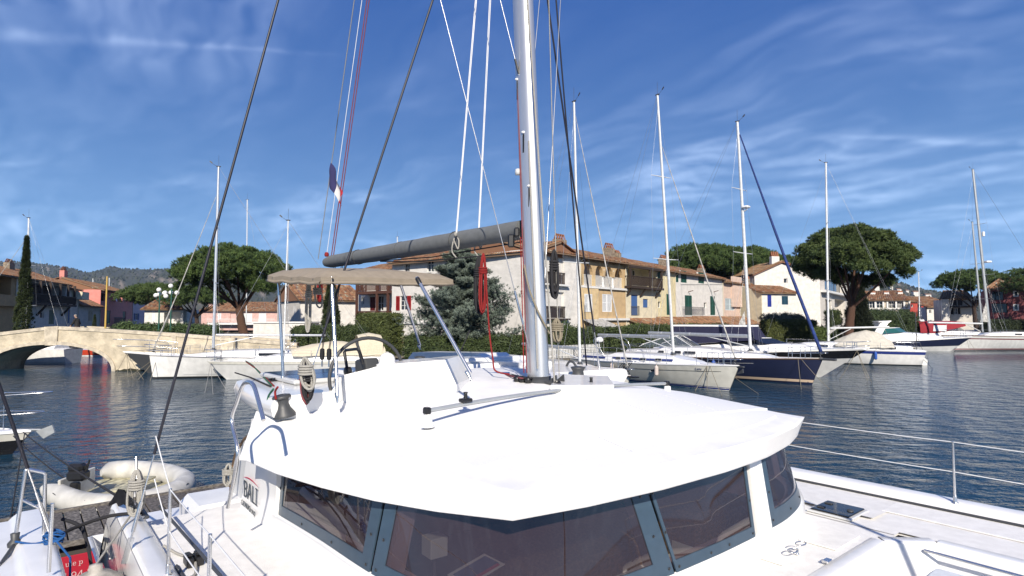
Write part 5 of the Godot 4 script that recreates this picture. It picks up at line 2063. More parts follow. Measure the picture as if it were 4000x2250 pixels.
# ---------------------------------------------------------------- the village
func terrace_house(label: String, f: Dictionary, u0: float, u1: float, eave: float, m: String, list: Array, seed_: int, deep := 9.0, rise := 1.5, tone := 0) -> Node:
	var a0 = fa(f, u0, 1245).x
	var a1 = fa(f, u1, 1245).x
	var h = thing("terrace_house", label, "house", fp(f, (a0 + a1) / 2, 0.9, -deep / 2))
	var ops = openings(h, f, list)
	wall(h, f, a0, a1, 0.9, eave, M["wall_" + m], ops)
	body(h, f, a0 + 0.005, a1 - 0.005, 0.9, eave - 0.02, deep, M["wall_" + m], 1.75)
	var g = Geo.new()      # party walls between the facade and the body
	for x in [a0, a1]:
		g = Geo.new()
		g.quad(fp(f, x, 0.9), fp(f, x, eave), fp(f, x, eave, -1.8), fp(f, x, 0.9, -1.8))
		part(h, "wall", g, M["wall_" + m])
	ridge_roof(h, f, a0, a1, eave, deep, rise, seed_, 0.45, 0.26, 0.42, tone)
	g = Geo.new()
	g.tube([fp(f, a0, eave - 0.08, 0.5), fp(f, a1, eave - 0.08, 0.5)], 0.055, 6)
	part(h, "gutter", g, M.soffit)
	g = Geo.new()
	g.tube([fp(f, a1 - 0.12, eave - 0.1, 0.48), fp(f, a1 - 0.12, eave - 0.45, 0.06), fp(f, a1 - 0.12, 0.9, 0.06)], 0.045, 6)
	part(h, "downpipe", g, M.shutter_sand)
	return h

func ledge(h: Node, f: Dictionary, u0: float, u1: float, v: float, m: String, high := 0.14, out := 0.12) -> void:
	var g = Geo.new()
	var y = fa(f, (u0 + u1) / 2, v).y
	fbox(g, f, fa(f, u0, v).x, y - high, fa(f, u1, v).x, y, -0.02, out)
	part(h, "ledge", g, M[m])

func row_houses() -> void:
	var f = plane(far(2400, 1245, 56.0), Vector3(0.643, 0, -0.766))
	var e = 9.0
	var x = func(u: float) -> float: return fa(f, u, 1245).x
	var y = func(u: float, v: float) -> float: return fa(f, u, v).y
	var h: Node
	var g: Geo
	# cream house with two brown balconies
	h = terrace_house("cream white terrace house with two stacked brown balconies, just right of the tall mast", f, 2060, 2270, e, "white", [[2122, 1000, 2204, 1108, "none", 1.6], [2122, 1140, 2204, 1243, "none", 1.6]], 21)
	for q in [1110.0, 1244.0]:
		var yy: float = y.call(2165, q)
		g = Geo.new()
		fbox(g, f, x.call(2118), yy - 0.14, x.call(2216), yy, 0.0, 0.35)
		part(h, "balcony", g, M.wood_dark if q > 1200 else M.white_paint)
		railing(h, f, x.call(2122), x.call(2206), yy, 1.0, 0.02, M.wood_dark, 0.16, 0.05)
		shutter(h, f, x.call(2126), yy + 0.05, x.call(2142), yy + 2.2, -1.55, M.shutter_maroon, 1)
	chimney(h, f, x.call(2136), 10.4, -4.0, 1.2, 0.7)
	# ochre house with the arcaded loggia
	h = terrace_house("ochre yellow terrace house with an arcaded white loggia on top", f, 2270, 2446, e - 0.05, "ochre", [[2276, 1030, 2438, 1120, "none", 1.7], [2353, 1149, 2390, 1218, "shut white"], [2272, 1149, 2301, 1218, "shut white"]], 22)
	var fl: float = y.call(2357, 1121)
	g = Geo.new()
	fbox(g, f, x.call(2277), fl, x.call(2437), e - 0.1, -1.68, -1.62)
	part(h, "loggia_wall", g, M.white_paint)
	railing(h, f, x.call(2278), x.call(2436), fl, 1.0, -0.12, M.white_paint, 0.13, 0.03)
	var cols = [2276.0, 2322.0, 2361.0, 2399.0, 2438.0]
	for k in 5:
		g = Geo.new()
		var c: float = x.call(cols[k])
		if k in [0, 1, 4]:
			fbox(g, f, c - 0.22, fl, c + 0.22, e - 1.5, -0.35, 0.0)
			part(h, "pier", g, M.wall_yellow)
		else:
			g.lathe(fp(f, c, fl, -0.17), UP, [[0.17, 0.0], [0.17, 0.12], [0.13, 0.16], [0.12, 1.45], [0.19, 1.55], [0.19, 1.62], [0.0, 1.62]], 12)
			part(h, "column", g, M.white_paint)
	for k in 4:      # arches between the piers
		var a: float = x.call(cols[k])
		var b: float = x.call(cols[k + 1])
		var spring = e - 1.5
		var poly = [fp(f, a, e - 0.12), fp(f, a, spring)]
		for i in 11:
			var t = PI * i / 10.0
			poly.append(fp(f, (a + b) / 2 - cos(t) * ((b - a) / 2 - 0.2), spring + sin(t) * 0.95))
		poly.append(fp(f, b, spring)); poly.append(fp(f, b, e - 0.12))
		g = Geo.new()
		g.prism(poly, -f.n * 0.32)
		part(h, "arch", g, M.wall_ochre)
	for k in [2361.0, 2399.0]:
		g = Geo.new()
		fbox(g, f, x.call(k) - 0.2, e - 1.52, x.call(k) + 0.2, e - 1.1, -0.33, -0.005)
		part(h, "impost", g, M.wall_ochre)
	ledge(h, f, 2270, 2446, 1121, "white_paint", 0.2, 0.2)
	ledge(h, f, 2270, 2452, 1243, "white_paint", 0.2, 0.25)
	g = Geo.new()
	fbox(g, f, x.call(2266), 0.9, x.call(2326), fl - 0.25, 0.0, 0.35)
	part(h, "bay", g, M.wall_yellow)
	shutter(h, f, x.call(2269), y.call(2285, 1218), x.call(2299), y.call(2285, 1149), 0.37, M.shutter_white)
	g = Geo.new()       # striped shop-like blind over the terrace
	g.prism([fp(f, x.call(2262), 3.5, 0.4), fp(f, x.call(2340), 3.5, 0.4), fp(f, x.call(2352), 2.75, 2.2), fp(f, x.call(2268), 2.75, 2.2)], UP * 0.05)
	part(h, "sun_blind", g, M.canvas_white)
	shutter(h, f, x.call(2372), 1.2, x.call(2416), 2.9, 0.02, M.shutter_white, 1)
	chimney(h, f, x.call(2316), 10.45, -3.6, 1.5, 1.1)
	# cream house with the dark timber balcony
	h = terrace_house("cream terrace house with a dark timber balcony under the eaves and blue doors", f, 2446, 2568, e - 0.1, "cream", [[2452, 1044, 2562, 1118, "none", 1.7], [2466, 1152, 2492, 1232, "tint blue"], [2512, 1168, 2532, 1202, "tint blue"]], 23)
	fl = y.call(2507, 1122)
	g = Geo.new()
	fbox(g, f, x.call(2440), fl - 0.22, x.call(2570), fl, -0.02, 0.75)
	var ba = part(h, "balcony", g, M.wood_dark)
	for u in [2443.0, 2520.0, 2566.0]:
		g = Geo.new()
		fbox(g, f, x.call(u) - 0.09, fl, x.call(u) + 0.09, e - 0.2, 0.5, 0.68)
		part(ba, "post", g, M.wood_dark)
	for u in [2446.0, 2500.0, 2560.0]:
		g = Geo.new()
		g.bar(fp(f, x.call(u), fl - 0.25, 0.65), fp(f, x.call(u), fl - 1.0, 0.02), 0.14, 0.14, f.r)
		part(ba, "bracket", g, M.wood_dark)
	g = Geo.new()
	fbox(g, f, x.call(2440), e - 0.45, x.call(2570), e - 0.2, 0.45, 0.7)
	part(ba, "beam", g, M.wood_dark)
	railing(h, f, x.call(2442), x.call(2568), fl, 1.0, 0.66, M.wood_dark, 0.16, 0.05, 0.6)
	shutter(h, f, x.call(2469), fl + 0.05, x.call(2488), fl + 2.1, -1.6, M.shutter_teal, 1)
	glazed(h, f, x.call(2515), fl + 0.9, x.call(2535), fl + 1.9, -1.62, M.white_paint, 1, 0)
	railing(h, f, x.call(2464), x.call(2496), y.call(2480, 1233), 0.95, 0.06, M.iron, 0.13, 0.02)
	chimney(h, f, x.call(2496), 10.4, -3.4, 1.5, 1.1)
	# narrow pale yellow house
	h = terrace_house("narrow pale yellow terrace house with green shutters", f, 2568, 2640, e - 0.2, "pale_yellow", [[2571, 1178, 2582, 1202, "small"], [2604, 1149, 2619, 1229, "leaf green"], [2567, 1052, 2578, 1098, "leaf green"]], 24)
	chimney(h, f, x.call(2525), 10.3, -3.4, 0.9, 0.6)
	# white house with green shutters
	h = terrace_house("white terrace house with many dark green shutters", f, 2640, 2826, e - 0.25, "white", [[2660, 1058, 2682, 1104, "shut green"], [2728, 1064, 2750, 1107, "shut green"], [2640, 1056, 2648, 1101, "leaf green"], [2676, 1154, 2703, 1231, "shut green"], [2775, 1157, 2793, 1231, "shut green"], [2750, 1182, 2760, 1203, "small"]], 25)
	railing(h, f, x.call(2664), x.call(2742), y.call(2700, 1231), 0.95, 0.35, M.iron, 0.13, 0.02, 0.35)
	for q in [[2690, 2750], [2790, 2830]]:
		g = Geo.new()
		g.bar(fp(f, x.call(q[0]), y.call(q[0], 1140), 0.0), fp(f, x.call(q[0]), y.call(q[0], 1136), 0.6), 0.06, 0.08)
		part(h, "bracket", g, M.wood_brown)
	g = Geo.new()
	g.bar(fp(f, x.call(2660), y.call(2660, 1112), 0.03), fp(f, x.call(2826), y.call(2826, 1112), 0.03), 0.03, 0.03)
	part(h, "pipe", g, M.iron)
	chimney(h, f, x.call(2700), 10.3, -3.4, 1.5, 1.0)
	# peach house at the end
	h = terrace_house("peach coloured house with pale blue double shutters at the end of the row", f, 2826, 2892, e - 0.6, "peach", [[2830, 1092, 2840, 1108, "small"], [2833, 1166, 2868, 1212, "shut pale"]], 26)
	g = Geo.new()
	fbox(g, f, x.call(2858), 5.2, x.call(2892), y.call(2880, 1083), 0.0, 0.3)
	part(h, "parapet", g, M.wall_peach)
	chimney(h, f, x.call(2840), 9.9, -3.4, 1.4, 1.0)
	# tiled lean-to roofs over the ground-floor terraces
	for q in [[2452, 2560, 3.6, 2.75, "tiled lean-to porch in front of the cream house"], [2560, 2700, 3.75, 2.8, "tiled lean-to porch in front of the green shuttered house"], [2700, 2905, 3.85, 2.85, "long tiled porch roof at the end of the row"]]:
		var po = thing("porch", q[4], "porch", fp(f, x.call((q[0] + q[1]) / 2), 0.9, 1.2), "tiled porches along the row")
		var a: float = x.call(q[0]) + 0.1
		var b: float = x.call(q[1]) - 0.1
		roof_slope(po, fp(f, a, q[3], 3.0), fp(f, b, q[3], 3.0), fp(f, a, q[2], 0.02), fp(f, b, q[2], 0.02), 31 + int(q[0]), 0.26, 0.42)
		for k in 3:
			g = Geo.new()
			var c = lerpf(a + 0.2, b - 0.2, k / 2.0)
			fbox(g, f, c - 0.12, 0.9, c + 0.12, q[3] - 0.1, 2.4, 2.64)
			part(po, "post", g, M.white_paint)

	# tall white end house with red shutters and timber balconies
	var fw = plane(fp(f, x.call(2072), 0, 0.05), Vector3(0.80, 0, 0.60))
	var xw = func(u: float) -> float: return fa(fw, u, 1245).x
	var yw = func(u: float, v: float) -> float: return fa(fw, u, v).y
	h = thing("white_house", "tall white house with red shutters and brown timber balconies behind the grey conifer", "house", fp(fw, xw.call(1800), 0.9, -4))
	var ops = openings(h, fw, [[1562, 1156, 1592, 1212, "open red", 0.25], [1668, 1003, 1694, 1062, "win", 0.3], [1580, 1030, 1600, 1062, "win", 0.3], [1548, 1292, 1578, 1365, "tint maroon", 0.4]])
	var a0: float = xw.call(1530)
	wall(h, fw, a0, 0.0, 0.9, 8.75, M.wall_white, ops)
	body(h, fw, a0 + 0.005, -0.005, 0.9, 8.7, 8.0, M.wall_white, 0.5)
	g = Geo.new()
	for a in [a0, 0.0]:
		g = Geo.new()
		g.quad(fp(fw, a, 0.9), fp(fw, a, 8.72), fp(fw, a, 8.72, -0.6), fp(fw, a, 0.9, -0.6))
		part(h, "wall", g, M.wall_white)
	ridge_roof(h, fw, a0, 0.2, 8.75, 8.0, 1.3, 40, 0.6)
	ledge(h, fw, 1530, 1740, 1256, "white_paint", 0.22, 0.15)
	# balconies on its left flank
	var fb = plane(fp(fw, a0 - 0.02, 0, -1.5), Vector3(0.80, 0, 0.60))
	var xb = func(u: float) -> float: return fa(fb, u, 1245).x
	var bl: float = xb.call(1394)
	ops = openings(h, fb, [[1445, 1160, 1466, 1214, "shut maroon"], [1474, 1156, 1498, 1214, "win"], [1412, 1162, 1424, 1190, "win"]])
	wall(h, fb, bl, 0.0, 0.9, 8.4, M.wall_white, ops, 0.3)
	body(h, fb, bl + 0.005, -0.005, 0.9, 8.3, 6.0, M.wall_white, 0.4)
	ridge_roof(h, fb, bl, -0.2, 8.4, 6.5, 1.0, 41, 0.5)
	var u0 = 1388.0
	for q in [[1137.0, 0.28], [1256.0, 0.3]]:
		var yy: float = fa(fw, 1450, q[0]).y
		g = Geo.new()
		fbox(g, fw, xw.call(u0), yy - q[1], a0 - 0.03, yy, -1.45, 0.02)
		ba = part(h, "balcony", g, M.wood_brown)
		railing(h, fw, xw.call(u0), a0 - 0.04, yy, 1.02, -0.05, M.wood_brown, 0.13, 0.045, 1.3)
		if q[0] > 1200:
			for u in [u0 + 3, 1470.0, 1513.0]:
				g = Geo.new()
				fbox(g, fw, xw.call(u) - 0.1, yy, xw.call(u) + 0.1, 8.2, -0.16, 0.04)
				part(ba, "post", g, M.wood_brown)
			g = Geo.new()
			fbox(g, fw, xw.call(u0), 0.9, a0 - 0.05, yy - 0.35, -1.4, -0.3)
			part(h, "wall", g, M.wall_white)
	chimney(h, fw, xw.call(1990), 10.0, -3.0, 1.2, 0.8)
	# wooden chairs on the lower balcony
	for q in [[1402, 1428], [1485, 1512]]:
		var at = fp(fw, xw.call((q[0] + q[1]) / 2.0), fa(fw, 1450, 1256).y, -0.75)
		var ch = thing("balcony_chair", "slatted wooden chair on the timber balcony, " + ("left of the red door" if q[0] < 1450 else "in front of the glass door"), "chair", at, "balcony chairs")
		g = Geo.new()
		g.cbox(at + UP * 0.45, Vector3(0.46, 0.05, 0.46), 0.01)
		part(ch, "seat", g, M.teak)
		g = Geo.new()
		g.cbox(at + UP * 0.78 + Vector3(0, 0, -0.22), Vector3(0.46, 0.5, 0.04), 0.01)
		part(ch, "backrest", g, M.teak)
		for k in 4:
			g = Geo.new()
			g.bar(at + Vector3(0.2 if k % 2 else -0.2, 0, 0.2 if k < 2 else -0.2), at + Vector3(0.2 if k % 2 else -0.2, 0.43, 0.2 if k < 2 else -0.2), 0.05, 0.05)
			part(ch, "leg", g, M.teak)

	# low white house with a tiled roof and deep blue shutters
	var f7 = plane(far(2976, 1245, 80.0), Vector3(0.96, 0, -0.28))
	var x7 = func(u: float) -> float: return fa(f7, u, 1245).x
	h = thing("low_house", "low white house with deep blue shutters beside the big gable", "house", fp(f7, x7.call(3040), 0.9, -4))
	ops = openings(h, f7, [[2998, 1152, 3012, 1198, "leaf deepblue"], [3054, 1156, 3078, 1190, "shut teal"], [2996, 1250, 3030, 1278, "tint deepblue"], [3050, 1250, 3068, 1272, "tint teal"]])
	var e7: float = fa(f7, 3040, 1144).y
	wall(h, f7, 0.0, x7.call(3112), 0.9, e7, M.wall_white, ops)
	body(h, f7, 0.005, x7.call(3112) - 0.005, 0.9, e7 - 0.02, 9.0, M.wall_white, 0.4)
	roof_slope(h, fp(f7, -0.3, e7, 0.4), fp(f7, x7.call(3116), e7, 0.4), fp(f7, -0.3, e7 + 1.9, -6.0), fp(f7, x7.call(3116), e7 + 1.9, -6.0), 51, 0.28, 0.45)
	var f7b = plane(fp(f7, 0.0, 0, 0.02), Vector3(0.45, 0, 0.89))
	g = Geo.new()
	var l7: float = fa(f7b, 2884, 1245).x
	g.prism([fp(f7b, l7, 0.9), fp(f7b, 0.0, 0.9), fp(f7b, 0.0, e7), fp(f7b, l7, e7 + 1.3)], -f7b.n * 0.4)
	part(h, "wall", g, M.wall_cream)
	chimney(h, f7, x7.call(2996), e7 + 1.7, -4.0, 0.7, 0.8)
	# big white gable, with the dark balcony side
	var f8 = plane(far(2950, 1245, 84.0), Vector3(0.985, 0, -0.17))
	var x8 = func(u: float) -> float: return fa(f8, u, 1245).x
	h = thing("gable_house", "big white gabled house with one tiny window, shaded by the large pine", "house", fp(f8, x8.call(3080), 0.9, -5))
	ops = openings(h, f8, [[3062, 1088, 3076, 1106, "small"]])
	var e8: float = fa(f8, 2955, 1074).y
	wall(h, f8, 0.0, x8.call(3206), 0.9, e8, M.wall_white, ops)
	g = Geo.new()
	var ap = fa(f8, 3052, 1028)
	g.prism([fp(f8, 0.0, e8, 0.0), fp(f8, x8.call(3206), e8, 0.0), fp(f8, ap.x, ap.y, 0.0)], -f8.n * 0.4)
	part(h, "gable", g, M.wall_white)
	body(h, f8, 0.005, x8.call(3206) - 0.005, 0.9, e8 - 0.02, 12.0, M.wall_white, 0.35)
	for s in [[-0.4, ap.x], [x8.call(3206) + 0.4, ap.x]]:
		g = Geo.new()
		var oo = fp(f8, s[0], e8 - 0.15, 0.35)
		var pp = fp(f8, s[1], ap.y + 0.08, 0.35)
		g.prism([oo, pp, pp - f8.n * 13.0, oo - f8.n * 13.0], UP * 0.14)
		var rf = part(h, "roof", g, M.tile_under)
		tiles(rf, oo - f8.n * 13.0 + UP * 0.2, oo + UP * 0.2, pp - f8.n * 13.0 + UP * 0.2, pp + UP * 0.2, 0.3, 0.45, 60, 1)
	chimney(h, f8, x8.call(3040), ap.y + 0.3, -0.6, 1.2, 1.4, "wall_white")
	var f8b = plane(fp(f8, x8.call(3206), 0, 0.0), Vector3(0.60, 0, -0.80))
	var x8b = func(u: float) -> float: return fa(f8b, u, 1245).x
	ops = openings(h, f8b, [[3222, 1085, 3290, 1138, "dark", 1.5], [3225, 1170, 3250, 1225, "dark", 1.0], [3262, 1170, 3300, 1240, "none", 1.2]])
	wall(h, f8b, 0.0, x8b.call(3318), 0.9, e8 + 0.6, M.wall_grey, ops)
	ledge(h, f8b, 3206, 3318, 1145, "white_paint", 0.3, 0.8)

func far_houses() -> void:
	var h: Node
	var g: Geo
	# beige house across the basin
	var f = plane(far(3372, 1245, 112.0), Vector3(0.93, 0, 0.36))
	var x = func(u: float) -> float: return fa(f, u, 1245).x
	h = thing("far_house", "beige two-storey house with a white glazed gallery across the basin", "house", fp(f, x.call(3460), 0.9, -5), "houses across the basin")
	var e: float = fa(f, 3460, 1172).y
	var ops = openings(h, f, [[3377, 1177, 3418, 1203, "glass", 0.6], [3424, 1177, 3448, 1203, "win", 0.5], [3470, 1177, 3500, 1203, "glass", 0.5], [3503, 1177, 3530, 1203, "glass", 0.5], [3381, 1210, 3397, 1240, "win"], [3425, 1209, 3434, 1220, "small"], [3447, 1208, 3463, 1240, "tint white"], [3478, 1206, 3496, 1240, "tint white"], [3508, 1207, 3520, 1219, "small"]])
	wall(h, f, 0.0, x.call(3556), 0.9, e, M.wall_beige, ops)
	body(h, f, 0.01, x.call(3556) - 0.01, 0.9, e - 0.02, 9.0, M.wall_beige, 0.7)
	ledge(h, f, 3370, 3556, 1204, "white_paint", 0.2, 0.3)
	for u in [3372.0, 3421.0, 3452.0, 3468.0, 3502.0, 3534.0, 3554.0]:
		g = Geo.new()
		fbox(g, f, x.call(u) - 0.14, fa(f, u, 1204).y, x.call(u) + 0.14, e, 0.0, 0.16)
		part(h, "pilaster", g, M.white_paint)
	roof_slope(h, fp(f, -0.4, e, 0.5), fp(f, x.call(3558), e, 0.5), fp(f, 1.2, e + 1.9, -5.0), fp(f, x.call(3545), e + 1.9, -5.0), 71, 0.32, 0.5)
	for u in [3385.0, 3425.0, 3480.0, 3535.0]: chimney(h, f, x.call(u), e + 1.2, -3.0, 0.8, 0.6, "white_paint")
	# red house beside it
	f = plane(far(3557, 1245, 116.0), Vector3(1, 0, -0.05))
	h = thing("far_house", "narrow red house with white window frames across the basin", "house", fp(f, 0.8, 0.9, -4), "houses across the basin")
	ops = openings(h, f, [[3559, 1189, 3567, 1200, "small"], [3559, 1218, 3567, 1230, "small"]])
	wall(h, f, 0.0, fa(f, 3586, 1245).x, 0.9, fa(f, 3570, 1178).y, M.wall_red, ops)
	body(h, f, 0.01, fa(f, 3586, 1245).x - 0.01, 0.9, fa(f, 3570, 1178).y, 8.0, M.wall_red, 0.35)
	roof_slope(h, fp(f, -0.2, fa(f, 3570, 1178).y, 0.4), fp(f, fa(f, 3588, 1245).x, fa(f, 3570, 1178).y, 0.4), fp(f, -0.2, fa(f, 3570, 1170).y + 0.6, -3), fp(f, fa(f, 3588, 1245).x, fa(f, 3570, 1170).y + 0.6, -3), 72, 0.32, 0.5)
	# low tiled roofs between
	for q in [[3600, 3682, 1178, 1166, 140.0, "red", "low house with bright orange tiles between the taller houses"], [3622, 3690, 1200, 1186, 122.0, "white", "small white cottage under an orange roof across the basin"], [3350, 3374, 1205, 1196, 108.0, "red", "small red annex at the left end of the beige house"]]:
		f = plane(far(q[0], 1245, q[4]), Vector3(1, 0, -0.1))
		h = thing("far_house", q[6], "house", fp(f, 2, 0.9, -3), "houses across the basin")
		var w: float = fa(f, q[1], 1245).x
		var yy: float = fa(f, q[0], q[2]).y
		wall(h, f, 0.0, w, 0.9, yy, M["wall_" + q[5]], openings(h, f, [[q[0] + 8, q[2] + 10, q[0] + 16, q[2] + 24, "small"]]))
		body(h, f, 0.01, w - 0.01, 0.9, yy - 0.02, 6.0, M["wall_" + q[5]], 0.35)
		roof_slope(h, fp(f, -0.3, yy, 0.5), fp(f, w + 0.3, yy, 0.5), fp(f, -0.3, yy + 1.3, -4.0), fp(f, w + 0.3, yy + 1.3, -4.0), 73 + int(q[0]), 0.34, 0.5)
	# grey white house under the far pine
	f = plane(far(3676, 1245, 104.0), Vector3(0.88, 0, 0.47))
	x = func(u: float) -> float: return fa(f, u, 1245).x
	h = thing("far_house", "grey and white house with tall french doors under the far umbrella pine", "house", fp(f, x.call(3740), 0.9, -4), "houses across the basin")
	e = fa(f, 3740, 1169).y
	ops = openings(h, f, [[3722, 1171, 3738, 1193, "dark", 0.6], [3742, 1171, 3760, 1193, "dark", 0.6], [3714, 1203, 3726, 1228, "dark", 0.6], [3728, 1203, 3740, 1228, "win"], [3742, 1203, 3752, 1228, "dark", 0.5]])
	wall(h, f, 0.0, x.call(3806), 0.9, e, M.wall_grey, ops)
	body(h, f, 0.01, x.call(3806) - 0.01, 0.9, e - 0.02, 8.0, M.wall_grey, 0.8)
	ledge(h, f, 3705, 3806, 1196, "wood_dark", 0.25, 0.9)
	railing(h, f, x.call(3706), x.call(3804), fa(f, 3750, 1196).y, 0.9, 0.85, M.iron, 0.2, 0.03)
	g = Geo.new()
	fbox(g, f, 0.0, 0.9, x.call(3705), e, 0.01, 1.2)
	part(h, "wall", g, M.wall_white)
	roof_slope(h, fp(f, -0.3, e, 0.6), fp(f, x.call(3808), e, 0.6), fp(f, 1.0, e + 1.7, -4.5), fp(f, x.call(3800), e + 1.7, -4.5), 76, 0.32, 0.5, 1)
	# dark red house at the right edge
	f = plane(far(3858, 1245, 82.0), Vector3(0.83, 0, 0.56))
	x = func(u: float) -> float: return fa(f, u, 1245).x
	h = thing("far_house", "dark red house with white framed square windows at the right edge", "house", fp(f, x.call(3960), 0.9, -4), "houses across the basin")
	e = fa(f, 3940, 1128).y
	ops = openings(h, f, [[3960, 1138, 3976, 1157, "small"], [3960, 1190, 3977, 1211, "small"], [3876, 1138, 3920, 1172, "dark", 0.9], [3876, 1185, 3935, 1222, "dark", 0.9]])
	for q in [[3958, 1136, 3978, 1159], [3958, 1188, 3979, 1213]]:
		g = Geo.new()
		var lo = fa(f, q[0], q[3])
		var hi = fa(f, q[2], q[1])
		for b in [[lo.x, lo.y, hi.x, lo.y + 0.12], [lo.x, hi.y - 0.12, hi.x, hi.y], [lo.x, lo.y + 0.12, lo.x + 0.12, hi.y - 0.12], [hi.x - 0.12, lo.y + 0.12, hi.x, hi.y - 0.12]]: fbox(g, f, b[0], b[1], b[2], b[3], 0.0, 0.05)
		part(h, "window_surround", g, M.white_paint)
	wall(h, f, 0.0, x.call(4120), 0.9, e, M.wall_maroon, ops)
	body(h, f, 0.01, x.call(4120) - 0.01, 0.9, e - 0.02, 9.0, M.wall_maroon, 1.0)
	roof_slope(h, fp(f, -0.4, e, 0.5), fp(f, x.call(4120), e, 0.5), fp(f, 2.0, e + 1.8, -4.5), fp(f, x.call(4120), e + 1.8, -4.5), 77, 0.3, 0.45)

func left_houses() -> void:
	var h: Node
	var g: Geo
	var f = plane(far(0, 1245, 59.0), Vector3(-0.352, 0, -0.936))
	var x = func(u: float) -> float: return fa(f, u, 1245).x
	var y = func(u: float, v: float) -> float: return fa(f, u, v).y
	var e: float = y.call(150, 1097)
	# brown house at the left edge
	h = terrace_house("ochre brown house cut off by the left edge, behind the bridge", f, -90, 58, e, "brown", [[-20, 1080, 45, 1150, "none", 1.6], [-60, 1180, 0, 1260, "none", 1.2]], 81, 8.0, 1.6)
	g = Geo.new()
	fbox(g, f, x.call(-85), y.call(0, 1195), x.call(56), y.call(0, 1152), 0.0, 0.5)
	part(h, "balcony", g, M.wall_brown)
	# white house with the black timber balcony
	h = terrace_house("grey white house with a long black timber balcony behind the cypress", f, 58, 262, e, "grey", [[70, 1108, 258, 1183, "none", 1.7], [155, 1219, 172, 1243, "small"], [190, 1211, 213, 1266, "tint green"], [62, 1205, 78, 1265, "tint maroon"]], 82, 8.0, 1.6)
	var fl: float = y.call(180, 1186)
	g = Geo.new()
	fbox(g, f, x.call(62), fl - 0.25, x.call(262), fl, 0.0, 1.0)
	var ba = part(h, "balcony", g, M.wood_dark)
	railing(h, f, x.call(64), x.call(260), fl, 1.0, 0.95, M.wood_dark, 0.16, 0.06, 0.8)
	for u in [120.0, 160.0, 200.0, 232.0, 258.0]:
		g = Geo.new()
		fbox(g, f, x.call(u) - 0.12, fl, x.call(u) + 0.12, e - 0.1, 0.7, 0.94)
		part(ba, "post", g, M.wood_dark)
	for u in [140.0, 238.0]:
		g = Geo.new()
		g.bar(fp(f, x.call(u), fl - 0.3, 0.9), fp(f, x.call(u), fl - 1.4, 0.05), 0.2, 0.2, f.r)
		part(ba, "bracket", g, M.wood_dark)
	g = Geo.new()
	fbox(g, f, x.call(70), fl, x.call(258), e - 0.2, -1.66, -1.6)
	part(h, "wall", g, M.wood_dark)
	chimney(h, f, x.call(160), e + 1.6, -3.2, 1.4, 0.9)
	# grey house with a blue door and its low lit wing
	h = terrace_house("small grey house with a blue door left of the pink house", f, 262, 304, y.call(280, 1130), "grey", [[264, 1206, 274, 1262, "tint blue"]], 83, 6.0, 1.0)
	g = Geo.new()
	fbox(g, f, x.call(276), y.call(290, 1170), x.call(304), y.call(290, 1140), 0.0, 1.2)
	part(h, "parapet", g, M.wall_cream)
	h = terrace_house("one-storey grey house with a tiled roof and closed sand shutters", f, 304, 390, y.call(345, 1196), "grey", [[344, 1213, 362, 1255, "shut sand"]], 84, 5.0, 1.6)
	# pink house
	h = terrace_house("tall pink house with green doors and a satellite dish", f, 390, 517, y.call(450, 1140), "pink", [[393, 1146, 417, 1176, "dark", 0.6], [446, 1150, 482, 1178, "dark", 0.6], [414, 1213, 432, 1264, "tint green"], [478, 1216, 492, 1264, "tint green"]], 85, 10.0, 1.8)
	railing(h, f, x.call(432), x.call(476), y.call(455, 1265), 1.1, 0.5, M.iron, 0.2, 0.03)
	chimney(h, f, x.call(395), y.call(450, 1140) + 2.2, -5.0, 1.4, 1.2, "wall_pink")
	g = Geo.new()
	g.lathe(fp(f, x.call(434), y.call(434, 1166), 0.5), f.n + UP * 0.3, [[0.0, -0.08], [0.35, -0.02], [0.55, 0.08]], 16)
	g.bar(fp(f, x.call(434), y.call(434, 1172), 0.0), fp(f, x.call(434), y.call(434, 1168), 0.5), 0.05, 0.05)
	part(h, "satellite_dish", g, M.white_paint)
	for k in 2:
		g = Geo.new()
		var u: float = [443.0, 498.0][k]
		fbox(g, f, x.call(u) - 0.2, y.call(u, 1178), x.call(u) + 0.2, y.call(u, 1148), 0.0, 1.2)
		part(h, "wing_wall", g, M.wall_pink)
	# lilac house
	h = terrace_house("lilac house with blue shutters at the far end of the left row", f, 517, 564, y.call(540, 1165), "lilac", [[527, 1224, 538, 1250, "open blue"]], 86, 8.0, 1.2)
	# low white house with a hipped tile roof
	var f7 = plane(far(564, 1245, 84.0), Vector3(0.97, 0, -0.2))
	var x7 = func(u: float) -> float: return fa(f7, u, 1245).x
	h = thing("low_house", "low white house with a dark porch, behind the globe street lamps", "house", fp(f7, x7.call(640), 0.9, -3))
	e = fa(f7, 640, 1208).y
	wall(h, f7, 0.0, x7.call(716), 0.9, e, M.wall_white, openings(h, f7, [[592, 1216, 605, 1258, "shut white"], [640, 1218, 705, 1265, "none", 1.4]]))
	body(h, f7, 0.01, x7.call(716) - 0.01, 0.9, e - 0.02, 7.0, M.wall_white, 1.45)
	roof_slope(h, fp(f7, -0.4, e, 0.6), fp(f7, x7.call(722), e, 0.6), fp(f7, 0.4, e + 1.7, -4.0), fp(f7, x7.call(660), e + 1.7, -4.0), 88, 0.3, 0.45)
	# far pink house
	f7 = plane(far(786, 1245, 140.0), Vector3(1, 0, -0.02))
	x7 = func(u: float) -> float: return fa(f7, u, 1245).x
	h = thing("low_house", "long rose pink house with white shutters, far behind the left pine trunk", "house", fp(f7, x7.call(930), 0.9, -5))
	e = fa(f7, 930, 1214).y
	wall(h, f7, 0.0, x7.call(1085), 0.9, e, M.wall_rose, openings(h, f7, [[850, 1222, 864, 1248, "shut white"], [898, 1224, 932, 1260, "glass"], [950, 1224, 985, 1260, "shut white"], [1010, 1222, 1040, 1258, "shut white"]]))
